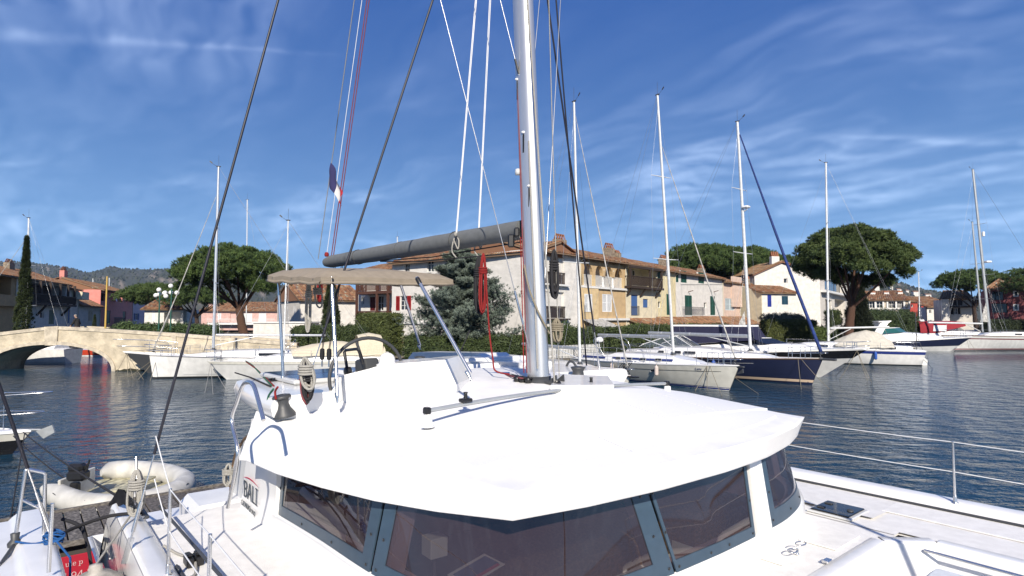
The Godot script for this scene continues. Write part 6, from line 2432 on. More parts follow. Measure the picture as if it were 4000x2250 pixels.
	body(h, f7, 0.01, x7.call(1085) - 0.01, 0.9, e - 0.02, 10.0, M.wall_rose, 0.6)
	g = Geo.new()
	fbox(g, f7, x7.call(820), fa(f7, 930, 1268).y, x7.call(1080), fa(f7, 930, 1262).y, 0.0, 1.4)
	part(h, "balcony", g, M.white_paint)
	railing(h, f7, x7.call(820), x7.call(1080), fa(f7, 930, 1262).y, 1.0, 1.3, M.white_paint, 0.3, 0.05)
	roof_slope(h, fp(f7, -0.5, e, 0.7), fp(f7, x7.call(1090), e, 0.7), fp(f7, 2.0, e + 2.2, -6.0), fp(f7, x7.call(1070), e + 2.2, -6.0), 89, 0.36, 0.55)
	chimney(h, f7, x7.call(800), e + 1.0, -3.0, 1.1, 1.6, "wall_rose")
	# white house behind the pine, its left wall in the tree's shade
	f7 = plane(far(1172, 1245, 66.0), Vector3(0.80, 0, -0.60))
	x7 = func(u: float) -> float: return fa(f7, u, 1245).x
	h = thing("low_house", "white house with a brown tiled roof beside the dark clipped cypress", "house", fp(f7, x7.call(1260), 0.9, -4))
	e = fa(f7, 1240, 1172).y
	wall(h, f7, 0.0, x7.call(1420), 0.9, e, M.wall_white, openings(h, f7, [[1391, 1182, 1408, 1212, "win"], [1215, 1275, 1236, 1300, "win"]]))
	body(h, f7, 0.005, x7.call(1420) - 0.01, 0.9, e - 0.02, 9.0, M.wall_white, 0.35)
	ridge_roof(h, f7, -0.2, x7.call(1420), e, 9.0, 2.0, 90, 0.5, 0.28, 0.45)
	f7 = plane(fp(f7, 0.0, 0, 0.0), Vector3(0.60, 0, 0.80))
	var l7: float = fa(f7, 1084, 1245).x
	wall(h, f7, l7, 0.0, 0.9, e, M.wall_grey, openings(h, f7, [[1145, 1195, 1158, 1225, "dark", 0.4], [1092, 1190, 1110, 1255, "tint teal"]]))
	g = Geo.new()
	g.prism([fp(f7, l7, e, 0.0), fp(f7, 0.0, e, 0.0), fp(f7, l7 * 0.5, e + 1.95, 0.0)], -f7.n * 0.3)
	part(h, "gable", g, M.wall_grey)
	# plain white garden block in front of it
	f7 = plane(far(990, 1245, 52.0), Vector3(0.99, 0, 0.1))
	h = thing("garden_block", "plain white rendered garden building right of the left pine trunk", "outbuilding", fp(f7, 2.2, 0.9, -1.5))
	body(h, f7, 0.0, fa(f7, 1190, 1245).x, 0.9, fa(f7, 1090, 1262).y, 3.0, M.wall_white)
	g = Geo.new()
	fbox(g, f7, -0.1, fa(f7, 1090, 1262).y, fa(f7, 1190, 1245).x + 0.1, fa(f7, 1090, 1262).y + 0.12, 0.1, -3.1)
	part(h, "coping", g, M.white_paint)

# ---------------------------------------------------------------- bridge, lamps, walker
func bridge() -> void:
	var f = plane(Vector3(0, 0, -41.0), Vector3(1, 0, 0))
	var b = thing("stone_bridge", "sand coloured arched footbridge with a stone parapet on the left", "bridge", fp(f, fa(f, 205, 1245).x, 0.0, -1.6))
	var crest = [[-260, 1336], [-120, 1315], [0, 1299], [175, 1279], [228, 1276], [450, 1288], [690, 1303], [1050, 1333], [1160, 1341]]
	var under = []
	for i in 25:      # the arch, a flat ellipse
		var t = PI * i / 24.0
		var c = fa(f, 200 - cos(t) * 246.0, 1245)
		under.append(Vector2(c.x, -0.05 + 1.87 * pow(sin(t), 0.85)))
	var lid = []
	for q in crest: lid.append(fa(f, q[0], q[1]))
	var poly = [fp(f, lid[0].x, -1.5), fp(f, lid[0].x, lid[0].y)]
	for i in range(1, lid.size()): poly.append(fp(f, lid[i].x, lid[i].y))
	poly.append(fp(f, lid[-1].x, -1.5))
	poly.append(fp(f, under[24].x, -1.5))
	for i in range(24, -1, -1): poly.append(fp(f, under[i].x, under[i].y))
	poly.append(fp(f, under[0].x, -1.5))
	var g = Geo.new()
	g.prism(poly, -f.n * 0.4)
	part(b, "parapet", g, M.sandstone)
	# the body behind: deck and vault
	g = Geo.new()
	var rows = [[], []]
	for i in 25:
		rows[0].append(fp(f, under[i].x, under[i].y, -0.02))
		rows[1].append(fp(f, under[i].x, under[i].y, -3.2))
	g.grid(rows)
	part(b, "vault", g, M.sandstone)
	g = Geo.new()
	var deck = [[], []]
	for q in lid:
		deck[0].append(fp(f, q.x, q.y - 0.88, -0.4))
		deck[1].append(fp(f, q.x, q.y - 0.88, -2.8))
	g.grid(deck)
	part(b, "deck", g, M.paving)
	g = Geo.new()
	g.prism(poly, -f.n * 0.4)
	for i in g.v.size(): g.v[i] -= f.n * 2.8
	part(b, "parapet", g, M.sandstone)
	# coping, keystone panel and arch ring stand proud
	for i in lid.size() - 1:
		g = Geo.new()
		var a = fp(f, lid[i].x, lid[i].y, 0.0)
		var c = fp(f, lid[i + 1].x, lid[i + 1].y, 0.0)
		g.prism([a - UP * 0.20 + f.n * 0.06, a + UP * 0.02 + f.n * 0.06, c + UP * 0.02 + f.n * 0.06, c - UP * 0.20 + f.n * 0.06], -f.n * 0.52)
		part(b, "coping", g, M.sandstone_trim)
	g = Geo.new()
	var k0 = fa(f, 177, 1279)
	var k1 = fa(f, 231, 1276)
	var k2 = fa(f, 226, 1349)
	var k3 = fa(f, 180, 1349)
	g.prism([fp(f, k0.x, k0.y + 0.04, 0.12), fp(f, k1.x, k1.y + 0.04, 0.12), fp(f, k2.x, k2.y, 0.12), fp(f, k3.x, k3.y, 0.12)], -f.n * 0.14)
	part(b, "keystone", g, M.sandstone_trim)
	g = Geo.new()
	var ring = [[], [], [], []]
	for i in 25:
		var t = PI * i / 24.0
		var o = Vector2(-cos(t) * 0.55, sin(t)).normalized() * 0.24
		ring[0].append(fp(f, under[i].x, under[i].y + 0.004, 0.0))
		ring[1].append(fp(f, under[i].x, under[i].y + 0.004, 0.09))
		ring[2].append(fp(f, under[i].x + o.x, under[i].y + o.y, 0.09))
		ring[3].append(fp(f, under[i].x + o.x, under[i].y + o.y, 0.0))
	g.facets(ring)
	part(b, "arch_ring", g, M.sandstone_trim)
	var dice = RandomNumberGenerator.new()
	dice.seed = 31
	for span in [[lid[0].x, under[0].x], [under[24].x, lid[-1].x]]:
		g = Geo.new()
		var n = int((span[1] - span[0]) / 0.12)
		var strip = [[], [], []]
		for i in n + 1:
			var x = lerpf(span[0], span[1], float(i) / n)
			var y = 0.06 + 0.09 * dice.randf() + 0.05 * sin(x * 2.1)
			strip[0].append(fp(f, x, -0.4, 0.03))
			strip[1].append(fp(f, x, y, 0.03))
			strip[2].append(fp(f, x, y + 0.01, -0.01))
		g.facets(strip)
		part(b, "waterline_weed", g, M.weed)
	for u in [680.0, 905.0]:
		g = Geo.new()
		var a = fa(f, u - 10, 1303 + (u - 690) * 0.083)
		var c = fa(f, u + 10, 1303)
		fbox(g, f, a.x, -1.0, c.x, a.y + 0.03, 0.0, 0.08)
		part(b, "pilaster", g, M.sandstone_trim)
	# the man walking over it
	walker(Vector3(fa(f, 303, 1245).x * 42.6 / 41.0, 2.13, -42.6))
	# street lamps with clusters of globes
	for q in [[621.0, [[621, 1132], [609, 1154], [643, 1145], [622, 1150]], "left of the pair of green street lamps with white globes"], [667.0, [[667, 1117], [645, 1144], [691, 1144], [668, 1143], [648, 1157]], "taller right-hand green street lamp with five white globes"]]:
		var at = far(q[0], 1245, 43.6)
		at.y = 1.9
		var l = thing("street_lamp", q[2], "street lamp", at, "globe street lamps")
		g = Geo.new()
		var top = far(q[0], q[1][0][1] + 12, 43.6)
		g.lathe(at, UP, [[0.16, 0.0], [0.16, 0.3], [0.10, 0.36], [0.085, 0.8], [0.06, 0.95], [0.045, top.y - at.y - 0.2], [0.07, top.y - at.y - 0.1], [0.04, top.y - at.y]], 10)
		part(l, "post", g, M.lamp_green)
		for k in q[1].size():
			var p = far(q[1][k][0], q[1][k][1], 43.6 + (0.0 if k == 0 else [0.25, 0.25, -0.3, 0.3, -0.3][k]))
			g = Geo.new()
			g.ball(p, Vector3.ONE * 0.165, 16, 10)
			part(l, "globe", g, M.lamp_globe)
			if k > 0:
				g = Geo.new()
				var hub = Vector3(at.x, p.y - 0.45, at.z)
				g.tube(curve([hub, (hub + p) * 0.5 - UP * 0.18, p - UP * 0.16], 4), 0.022, 5)
				part(l, "arm", g, M.lamp_green)
	g = Geo.new()
	var yp = far(411, 1290, 43.0)
	yp.y = 1.9
	g.lathe(yp, UP, [[0.07, 0.0], [0.06, 2.0], [0.05, far(411, 1080, 43.0).y - 1.9], [0.0, far(411, 1080, 43.0).y - 1.88]], 10)
	solo("flag_pole", "bare yellow pole standing behind the bridge parapet", "pole", g, M.pole_yellow)

# a walking figure meshed as one skin round its bones
func walker(at: Vector3) -> void:
	var bones = []
	var j = func(x: float, y: float, z: float) -> Vector3: return Vector3(x, y, z)
	# faces left, leaning a little into the stride
	var hip = j.call(0.0, 0.92, 0.0)
	var chest = j.call(-0.06, 1.32, 0.0)
	bones.append([hip, chest, 0.15, 0.17]); bones.append([chest, j.call(-0.08, 1.46, 0.0), 0.16, 0.08]); bones.append([j.call(-0.09, 1.46, 0.0), j.call(-0.13, 1.60, 0.0), 0.06, 0.06])
	bones.append([j.call(-0.14, 1.66, 0.0), j.call(-0.155, 1.71, 0.0), 0.095, 0.09])
	bones.append([j.call(-0.22, 1.655, 0.0), j.call(-0.25, 1.64, 0.0), 0.03, 0.02])
	for s in [-1.0, 1.0]:
		var sh: Vector3 = chest + Vector3(0.0, 0.08, 0.17 * s)
		var el = sh + Vector3(-0.10 * s - 0.02, -0.28, 0.05 * s)
		var wr = el + Vector3(-0.16, -0.20, -0.02 * s)
		bones.append([chest, sh, 0.12, 0.085]); bones.append([sh, el, 0.075, 0.06]); bones.append([el, wr, 0.06, 0.042]); bones.append([wr, wr + Vector3(-0.07, -0.06, 0.0), 0.04, 0.03])
		bones.append([wr + Vector3(-0.02, -0.02, 0), wr + Vector3(-0.07, 0.0, 0.02 * s), 0.02, 0.014])
		var hp: Vector3 = hip + Vector3(0.0, -0.04, 0.09 * s)
		var kn = hp + Vector3(-0.16 * s - 0.02, -0.40, 0.0)
		var an = kn + Vector3(0.02 + (0.16 if s < 0 else -0.04), -0.40, 0.0)
		bones.append([hip, hp, 0.13, 0.11]); bones.append([hp, kn, 0.105, 0.075]); bones.append([kn, an, 0.07, 0.05]); bones.append([an, an + Vector3(-0.16, -0.04, 0.0), 0.05, 0.035])
	var lo = Vector3(-0.75, -0.1, -0.45)
	var cell = 0.035
	var nx = 42
	var ny = 56
	var nz = 26
	var field = PackedFloat32Array()
	field.resize(nx * ny * nz)
	for x in nx:
		for y in ny:
			for z in nz:
				var p = lo + Vector3(x, y, z) * cell
				var d = 10.0
				for b in bones:
					var ab: Vector3 = b[1] - b[0]
					var t = clampf((p - b[0]).dot(ab) / maxf(ab.length_squared(), 1e-6), 0.0, 1.0)
					var k: float = p.distance_to(b[0] + ab * t) - lerpf(b[2], b[3], t)
					var m = maxf(0.04 - absf(d - k), 0.0) / 0.04
					d = minf(d, k) - m * m * 0.01
				field[(x * ny + y) * nz + z] = d
	var g = Geo.new()
	var ids = {}
	for x in nx - 1:
		for y in ny - 1:
			for z in nz - 1:
				var sum = Vector3.ZERO
				var cnt = 0
				var v0 = []
				for c in 8: v0.append(field[((x + (c & 1)) * ny + y + ((c >> 1) & 1)) * nz + z + (c >> 2)])
				for e in [[0, 1], [2, 3], [4, 5], [6, 7], [0, 2], [1, 3], [4, 6], [5, 7], [0, 4], [1, 5], [2, 6], [3, 7]]:
					var a: float = v0[e[0]]
					var b: float = v0[e[1]]
					if (a < 0) != (b < 0):
						var t = a / (a - b)
						var pa = Vector3(e[0] & 1, (e[0] >> 1) & 1, e[0] >> 2)
						var pb = Vector3(e[1] & 1, (e[1] >> 1) & 1, e[1] >> 2)
						sum += pa.lerp(pb, t); cnt += 1
				if cnt:
					var p = lo + (Vector3(x, y, z) + sum / cnt) * cell
					var nn = Vector3(v0[1] - v0[0] + v0[3] - v0[2], v0[2] - v0[0] + v0[3] - v0[1], v0[4] - v0[0] + v0[5] - v0[1]).normalized()
					var col = Color(0.012, 0.012, 0.014)
					if p.y < 0.90: col = Color(0.10, 0.045, 0.035)
					if p.y < 0.10: col = Color(0.02, 0.015, 0.012)
					if p.y > 1.53: col = Color(0.42, 0.25, 0.18)
					if p.y > 1.71 or (p.y > 1.62 and p.x > -0.13): col = Color(0.16, 0.15, 0.14)
					if p.y < 0.98 and p.x < -0.26: col = Color(0.42, 0.25, 0.18)
					g.col = col
					ids[(x * ny + y) * nz + z] = g.add(at + p, nn)
	for x in range(1, nx - 1):
		for y in range(1, ny - 1):
			for z in range(1, nz - 1):
				var a = field[(x * ny + y) * nz + z]
				for ax in 3:
					var o: Array = [[1, 0, 0], [0, 1, 0], [0, 0, 1]][ax]
					var b = field[((x + o[0]) * ny + y + o[1]) * nz + z + o[2]]
					if (a < 0) == (b < 0): continue
					var u: Array = [[0, 1, 0], [0, 0, 1], [1, 0, 0]][ax]
					var w: Array = [[0, 0, 1], [1, 0, 0], [0, 1, 0]][ax]
					var q = []
					for k in [[0, 0], [1, 0], [1, 1], [0, 1]]:
						var key: int = ((x - u[0] * k[0] - w[0] * k[1]) * ny + y - u[1] * k[0] - w[1] * k[1]) * nz + z - u[2] * k[0] - w[2] * k[1]
						q.append(ids.get(key, -1))
					if -1 in q: continue
					if a < 0: g.ix.append_array([q[0], q[2], q[1], q[0], q[3], q[2]])
					else: g.ix.append_array([q[0], q[1], q[2], q[0], q[2], q[3]])
	var o = solo("person", "man in a black jacket and brown trousers walking left across the stone bridge", "person", g, M.cloth, "", at, true)

func greenery() -> void:
	var deep = [Color(0.022, 0.046, 0.012), Color(0.06, 0.095, 0.024)]
	pine("wide umbrella pine on the left with a thick reddish leaning trunk", Vector3(far(985, 1245, 56).x, 0.9, -56), far(915, 1098, 56), 5.2, 3.9, 0.42, "bark_red", 101, 9000)
	pine("smaller umbrella pine behind the two globe street lamps", Vector3(far(760, 1245, 92).x, 0.9, -92), far(610, 1168, 92), 5.4, 2.6, 0.35, "bark", 102, 4500, Color(0.035, 0.07, 0.012), Color(0.085, 0.125, 0.03))
	pine("umbrella pine half hidden behind the larger left pine", Vector3(far(790, 1245, 84).x, 0.9, -84), far(760, 1175, 84), 4.6, 2.4, 0.32, "bark", 103, 3500)
	pine("broad pine crown rising behind the green shuttered white house", Vector3(far(2730, 1245, 92).x, 0.9, -92), far(2745, 1052, 92), 7.0, 4.6, 0.4, "bark", 104, 8000)
	pine("pine crown between the terrace row and the white gable", Vector3(far(2915, 1245, 96).x, 0.9, -96), far(2900, 1056, 96), 6.4, 4.4, 0.4, "bark", 105, 7000)
	pine("pine crown directly behind the white gable house", Vector3(far(3060, 1245, 101).x, 0.9, -101), far(3030, 1075, 101), 5.2, 4.0, 0.4, "bark", 106, 5000)
	pine("largest umbrella pine, standing tall right of the white gable house", Vector3(far(3312, 1245, 55).x, 0.9, -55), far(3335, 1062, 55), 5.25, 5.2, 0.40, "bark_red", 107, 13000, Color(0.026, 0.052, 0.012), Color(0.09, 0.125, 0.03))
	pine("flat topped umbrella pine far away on the right", Vector3(far(3822, 1245, 99).x, 0.9, -99), far(3795, 1117, 99), 5.7, 2.9, 0.36, "bark", 108, 5000)
	pine("dark pine cut off by the right edge", Vector3(far(4060, 1245, 76).x, 0.9, -76), far(4030, 1120, 76), 3.6, 3.2, 0.3, "bark", 109, 3000)
	cypress("tall thin cypress on the left beside a silver mast", Vector3(far(92, 1245, 47).x, 0.9, -47), 9.1, 0.68, 121, 2400)
	cypress("dark clipped cypress in front of the white house near the awning", Vector3(far(1292, 1245, 50).x, 0.9, -50), 6.0, 0.95, 122, 2400)
	cypress("dark cypress right behind the trunk of the largest pine", Vector3(far(3352, 1245, 66).x, 0.9, -66), 7.2, 1.5, 123, 2600, Color(0.010, 0.016, 0.006), Color(0.025, 0.035, 0.012))
	cypress("little cypress sapling behind the bridge parapet", Vector3(far(370, 1245, 50).x, 0.9, -50), 2.9, 0.35, 124, 500)
	conifer("big grey green conifer in front of the tall white house", Vector3(far(1805, 1245, 41).x, 0.9, -41), 7.5, 4.6, 131, 19000)
	# hedges
	var g1 = [Color(0.020, 0.036, 0.009), Color(0.065, 0.09, 0.022)]
	hedge("tall clipped cypress hedge behind the steering wheel", far(1425, 1245, 44) - UP * 2.7, far(1545, 1245, 42.5) - UP * 2.7, 1.6, 2.9, 141, 5000, Color(0.03, 0.045, 0.008), Color(0.085, 0.105, 0.025), 0.03)
	hedge("low garden hedge left of the steering wheel", far(1165, 1245, 44) - UP * 2.7, far(1440, 1245, 42.8) - UP * 2.7, 1.3, 1.9, 142, 5200)
	hedge("hedge along the quay under the grey conifer", far(1600, 1245, 40) - UP * 2.7, far(2070, 1245, 40) - UP * 2.7, 1.2, 1.3, 143, 5200)
	hedge("long dark hedge behind the white picket fence near the tall mast", far(2075, 1245, 40.5) - UP * 2.7, far(2440, 1245, 47.5) - UP * 2.7, 1.2, 1.75, 144, 6500)
	hedge("hedge running behind the yacht with the blue stripe", far(2455, 1245, 48.5) - UP * 2.7, far(2830, 1245, 62) - UP * 2.7, 1.2, 1.9, 145, 6500)
	hedge("square clipped hedge right of the navy canopy", far(2985, 1245, 62) - UP * 2.7, far(3170, 1245, 62) - UP * 2.7, 1.8, 2.4, 146, 4600, Color(0.03, 0.042, 0.008), Color(0.085, 0.10, 0.02), 0.03)
	hedge("small clipped hedge at the foot of the gable house", far(3235, 1245, 68) - UP * 2.7, far(3268, 1245, 68) - UP * 2.7, 1.5, 3.4, 147, 1500)
	hedge("loose wide hedge right of the largest pine trunk", far(3350, 1245, 72) - UP * 2.7, far(3545, 1245, 78.5) - UP * 2.7, 2.2, 3.2, 148, 7000, Color(0.018, 0.036, 0.010), Color(0.05, 0.075, 0.022), 0.3)
	hedge("dark hedge in front of the dark red house", far(3850, 1245, 79) - UP * 2.7, far(4080, 1245, 79) - UP * 2.7, 2.0, 2.2, 149, 4500, Color(0.012, 0.022, 0.006), Color(0.03, 0.045, 0.014), 0.2)
	hedge("planting along the top of the bridge wall", far(470, 1245, 44.5) - UP * 1.6, far(840, 1245, 44.5) - UP * 1.8, 1.4, 0.95, 150, 3600, deep[0], deep[1], 0.16)
	# shrubs and small trees
	shrub("leafy green bush in front of the cream house porch", Vector3(far(2495, 1245, 51).x, 0.9, -51), Vector3(1.3, 1.25, 1.1), 161, 1500, Color(0.035, 0.07, 0.012), Color(0.11, 0.15, 0.03))
	shrub("yellowish bush below the long tiled porch", Vector3(far(2715, 1245, 60).x, 0.9, -60), Vector3(1.2, 1.2, 1.1), 162, 1300, Color(0.05, 0.08, 0.012), Color(0.15, 0.17, 0.03))
	shrub("dark bush left of the silver mast base on the quay", Vector3(far(2185, 1245, 44).x, 0.9, -44), Vector3(1.7, 1.35, 1.2), 163, 2200, Color(0.02, 0.04, 0.010), Color(0.07, 0.10, 0.024))
	shrub("palm-like bush in front of the ochre house", Vector3(far(2395, 1245, 49).x, 0.9, -49), Vector3(0.9, 0.9, 0.8), 164, 800, Color(0.03, 0.06, 0.012), Color(0.10, 0.14, 0.03))
	shrub("grey olive tree in front of the low white house", Vector3(far(3030, 1245, 66).x, 0.9, -66), Vector3(1.6, 0.95, 1.4), 165, 1300, Color(0.07, 0.075, 0.055), Color(0.16, 0.165, 0.12), 0.16, 6, "olive_tree", 1.8)
	shrub("smaller grey olive tree beside the clipped hedge", Vector3(far(3100, 1245, 67).x, 0.9, -67), Vector3(1.3, 0.9, 1.2), 166, 1000, Color(0.07, 0.075, 0.055), Color(0.16, 0.165, 0.12), 0.16, 6, "olive_tree", 1.9)
	shrub("grey bush on the bank right of the street lamps", Vector3(far(745, 1245, 48).x, 1.6, -48), Vector3(1.3, 0.9, 1.0), 167, 1100, Color(0.06, 0.07, 0.045), Color(0.13, 0.14, 0.09))
	shrub("round bush behind the bridge below the pink house", Vector3(far(565, 1245, 48).x, 1.5, -48), Vector3(1.5, 0.85, 1.0), 168, 1100, Color(0.04, 0.06, 0.02), Color(0.11, 0.125, 0.05))
	shrub("cloud pruned little tree by the tall clipped hedge", Vector3(far(1400, 1245, 44).x, 0.9, -44), Vector3(0.9, 0.6, 0.8), 169, 700, Color(0.03, 0.045, 0.012), Color(0.09, 0.11, 0.03), 0.14, 5, "topiary_tree", 1.1)
	shrub("spiky pale reeds under the grey conifer", Vector3(far(1615, 1245, 41).x, 0.9, -41), Vector3(0.8, 1.0, 0.6), 170, 700, Color(0.10, 0.12, 0.05), Color(0.24, 0.25, 0.12), 0.18)
	shrub("green bush against the quay behind the blue covered stay", Vector3(far(3210, 1245, 58).x, 0.9, -58), Vector3(1.2, 1.1, 0.9), 171, 1200, Color(0.03, 0.06, 0.012), Color(0.10, 0.14, 0.03))
	shrub("distant palm top between the far houses", Vector3(far(3690, 1245, 118).x, 0.9, -118), Vector3(1.6, 2.6, 1.6), 172, 900, Color(0.05, 0.06, 0.02), Color(0.12, 0.12, 0.04), 0.4)
	# white picket fences on the quay
	for q in [[2135.0, 41.0, 2340.0, 44.6, "white picket fence behind the boats, just right of the tall mast"], [2655.0, 53.0, 2800.0, 58.0, "white picket fence behind the windscreen of the white yacht"]]:
		var a = far(q[0], 1245, q[1] - 2.2)
		var c = far(q[2], 1245, q[3] - 2.2)
		a.y = 0.9; c.y = 0.9
		var fe = thing("picket_fence", q[4], "fence", (a + c) * 0.5, "picket fences")
		if not meshes.has("picket"):
			var g = Geo.new()
			g.prism([Vector3(-0.045, 0.08, 0), Vector3(-0.045, 0.86, 0), Vector3(0, 0.93, 0), Vector3(0.045, 0.86, 0), Vector3(0.045, 0.08, 0)], Vector3(0, 0, 0.02))
			meshes.picket = g.mesh(Transform3D(), false)
		var d = (c - a).normalized()
		var n = int((c - a).length() / 0.15)
		for i in n: piece(fe, "picket", meshes.picket, M.white_paint, Transform3D(Basis(d, UP, d.cross(UP)), a + d * (i + 0.5) * 0.15))
		for yy in [0.25, 0.65]:
			var g = Geo.new()
			g.bar(a + UP * yy, c + UP * yy, 0.03, 0.07)
			part(fe, "rail", g, M.white_paint)


# ---------------------------------------------------------------- boats
# a hull is laid out from its stem at the waterline: t runs from stern (0) to stem (1), w to starboard
func L(o: Dictionary, t: float, y: float, w: float) -> Vector3:
	return o.stem - o.h * o.len * (1.0 - t) + o.side * w + UP * y

func half(o: Dictionary, t: float) -> float:
	return o.beam * 0.5 * soft([0.0, 0.15, 0.42, 0.7, 0.88, 0.97, 1.0], o.get("plan", [0.74, 0.88, 1.0, 0.86, 0.46, 0.14, 0.015]), t)

func sheer(o: Dictionary, t: float) -> float:
	return lerpf(o.fs, o.fb, pow(t, 1.7))

func skin(o: Dictionary, t: float, y: float, side: float, out := 0.0) -> Vector3:
	var top = sheer(o, t)
	var e = lerpf(0.22, 0.8, pow(t, 1.6))
	var w = half(o, t) * pow(clampf((y + 0.55) / (top + 0.55), 0.0, 1.0), e) + out
	var lean: float = o.rake * clampf(y / top, -0.2, 1.1) * pow(t, 5.0) + o.get("stern_rake", 0.0) * clampf(y / top, -0.2, 1.1) * pow(1.0 - t, 5.0)
	return L(o, t, y, w * side) + o.h * lean

func hull_band(boat: Node, called: String, o: Dictionary, lo: Callable, hi: Callable, m: Material, out := 0.0, steps := 5, t0 := 0.0, t1 := 1.0) -> MeshInstance3D:
	var g = Geo.new()
	for side in [-1.0, 1.0]:
		var rows = []
		for i in 29:
			var t = lerpf(t0, t1, i / 28.0)
			var row = []
			for k in steps + 1: row.append(skin(o, t, lerpf(lo.call(t), hi.call(t), float(k) / steps), side, out))
			rows.append(row)
		g.grid(rows)
	if out == 0.0:
		var tr = []
		for k in steps + 1: tr.append(skin(o, t0, lerpf(lo.call(t0), hi.call(t0), float(k) / steps), -1.0))
		for k in range(steps, -1, -1): tr.append(skin(o, t0, lerpf(lo.call(t0), hi.call(t0), float(k) / steps), 1.0))
		g.prism(tr, o.h * 0.01)
	return part(boat, called, g, m)

func new_hull(called: String, label: String, category: String, o: Dictionary, group := "moored boats") -> Node3D:
	o.h = o.h.normalized()
	o.side = o.h.cross(UP).normalized()
	return thing(called, label, category, L(o, 0.5, 0.0, 0.0), group)

func deck(boat: Node, o: Dictionary, m: Material, lower := 0.0) -> void:
	var g = Geo.new()
	var rows = []
	for i in 29:
		var t = i / 28.0
		var row = []
		for k in 7:
			var s = lerpf(-1.0, 1.0, k / 6.0)
			var e = skin(o, t, sheer(o, t) - lower, 1.0)
			var c = skin(o, t, sheer(o, t) - lower, -1.0)
			row.append(c.lerp(e, (s + 1.0) * 0.5) + UP * 0.07 * (1.0 - s * s))
		rows.append(row)
	g.grid(rows)
	part(boat, "deck", g, m)

func toe_rail(boat: Node, o: Dictionary, m: Material, r := 0.025) -> void:
	for side in [-1.0, 1.0]:
		var g = Geo.new()
		var pts = []
		for i in 29: pts.append(skin(o, i / 28.0, sheer(o, i / 28.0) + 0.015, side, -0.01))
		g.tube(pts, r, 5)
		part(boat, "toe_rail", g, m)

# raised cabin top: list of [t, half width, height]
func trunk_cabin(boat: Node, o: Dictionary, list: Array, m: Material, called := "cabin") -> Node:
	var g = Geo.new()
	var rows = []
	for q in list:
		var b = sheer(o, q[0]) + 0.02
		var w: float = q[1]
		var hh: float = q[2]
		rows.append([L(o, q[0], b, -w), L(o, q[0], b + hh * 0.8, -w * 0.86), L(o, q[0], b + hh * 0.96, -w * 0.76), L(o, q[0], b + hh * 1.08, 0.0), L(o, q[0], b + hh * 0.96, w * 0.76), L(o, q[0], b + hh * 0.8, w * 0.86), L(o, q[0], b, w)])
	g.grid(rows)
	for r in [rows[0], rows[-1]]:
		var c = []
		for p in r: c.append(p)
		g.prism(c, o.h * 0.01)
	return part(boat, called, g, m)

# flat window on the side of a cabin whose side leans in
func cabin_window(boat: Node, o: Dictionary, t0: float, t1: float, w0: float, w1: float, y0: float, y1: float, frame := true) -> void:
	for side in [-1.0, 1.0]:
		var a = L(o, t0, sheer(o, t0) + y0, w0 * side)
		var b = L(o, t1, sheer(o, t1) + y0, w1 * side)
		var n = ((b - a).cross(UP)).normalized() * 1.0
		if n.dot(o.side * side) < 0: n = -n
		var inn = -n * (y1 - y0) * 0.17
		var c = b + UP * (y1 - y0) + inn
		var d = a + UP * (y1 - y0) + inn
		var e = (b - a).normalized() * (y1 - y0) * 0.25
		var g = Geo.new()
		if frame:
			g.prism([a - e * 0.3 - UP * 0.03, b + e * 0.3 - UP * 0.03, b + e * 1.2 + UP * (y1 - y0) * 0.5, c + e * 0.3 + UP * 0.03, d - e * 0.3 + UP * 0.03, a - e * 1.2 + UP * (y1 - y0) * 0.5], n * 0.02)
			var f = part(boat, "window", g, M.white_paint)
			g = Geo.new()
			g.prism([a + n * 0.022, b + n * 0.022, b + e + UP * (y1 - y0) * 0.5 + n * 0.022, c + n * 0.022, d + n * 0.022, a - e + UP * (y1 - y0) * 0.5 + n * 0.022], n * 0.006)
			part(f, "pane", g, M.dark_glass)
		else:
			g.prism([a, b, b + e + UP * (y1 - y0) * 0.5, c, d, a - e + UP * (y1 - y0) * 0.5], n * 0.012)
			part(boat, "window", g, M.dark_glass)

func rails(boat: Node, o: Dictionary, t0: float, t1: float, n: int, high := 0.6) -> void:
	for side in [-1.0, 1.0]:
		var tops = []
		var mids = []
		for i in n + 1:
			var t = lerpf(t0, t1, float(i) / n)
			var a = skin(o, t, sheer(o, t), side, -0.06)
			var g = Geo.new()
			g.tube([a, a + UP * high], 0.014, 5)
			part(boat, "stanchion", g, M.steel)
			tops.append(a + UP * high); mids.append(a + UP * high * 0.52)
		for l in [tops, mids]:
			var g = Geo.new()
			g.tube(l, 0.006, 4)
			part(boat, "lifeline", g, M.wire)

func pulpit(boat: Node, o: Dictionary, t0: float, ahead: float, high := 0.65) -> void:
	for lv in [1.0, 0.5]:
		var g = Geo.new()
		var pts = []
		var tip = skin(o, 1.0, sheer(o, 1.0), 1.0) + o.h * ahead * lv + UP * high * lv * 1.05
		for side in [-1.0, 1.0]:
			var a = skin(o, t0, sheer(o, t0), side, -0.06)
			var b = skin(o, (t0 + 1.0) * 0.5, sheer(o, 0.95), side, -0.02)
			var p = [a + UP * high * lv, b + UP * high * lv, tip + o.side * 0.16 * side]
			if side > 0: p.reverse()
			pts.append_array(p)
		g.tube(curve(pts, 4), 0.014, 5)
		part(boat, "pulpit", g, M.steel)
	for side in [-1.0, 1.0]:
		for t in [t0, (t0 + 1.0) * 0.5]:
			var g = Geo.new()
			var a = skin(o, t, sheer(o, t), side, -0.06)
			g.tube([a, a + UP * high], 0.014, 5)
			part(boat, "pulpit_leg", g, M.steel)

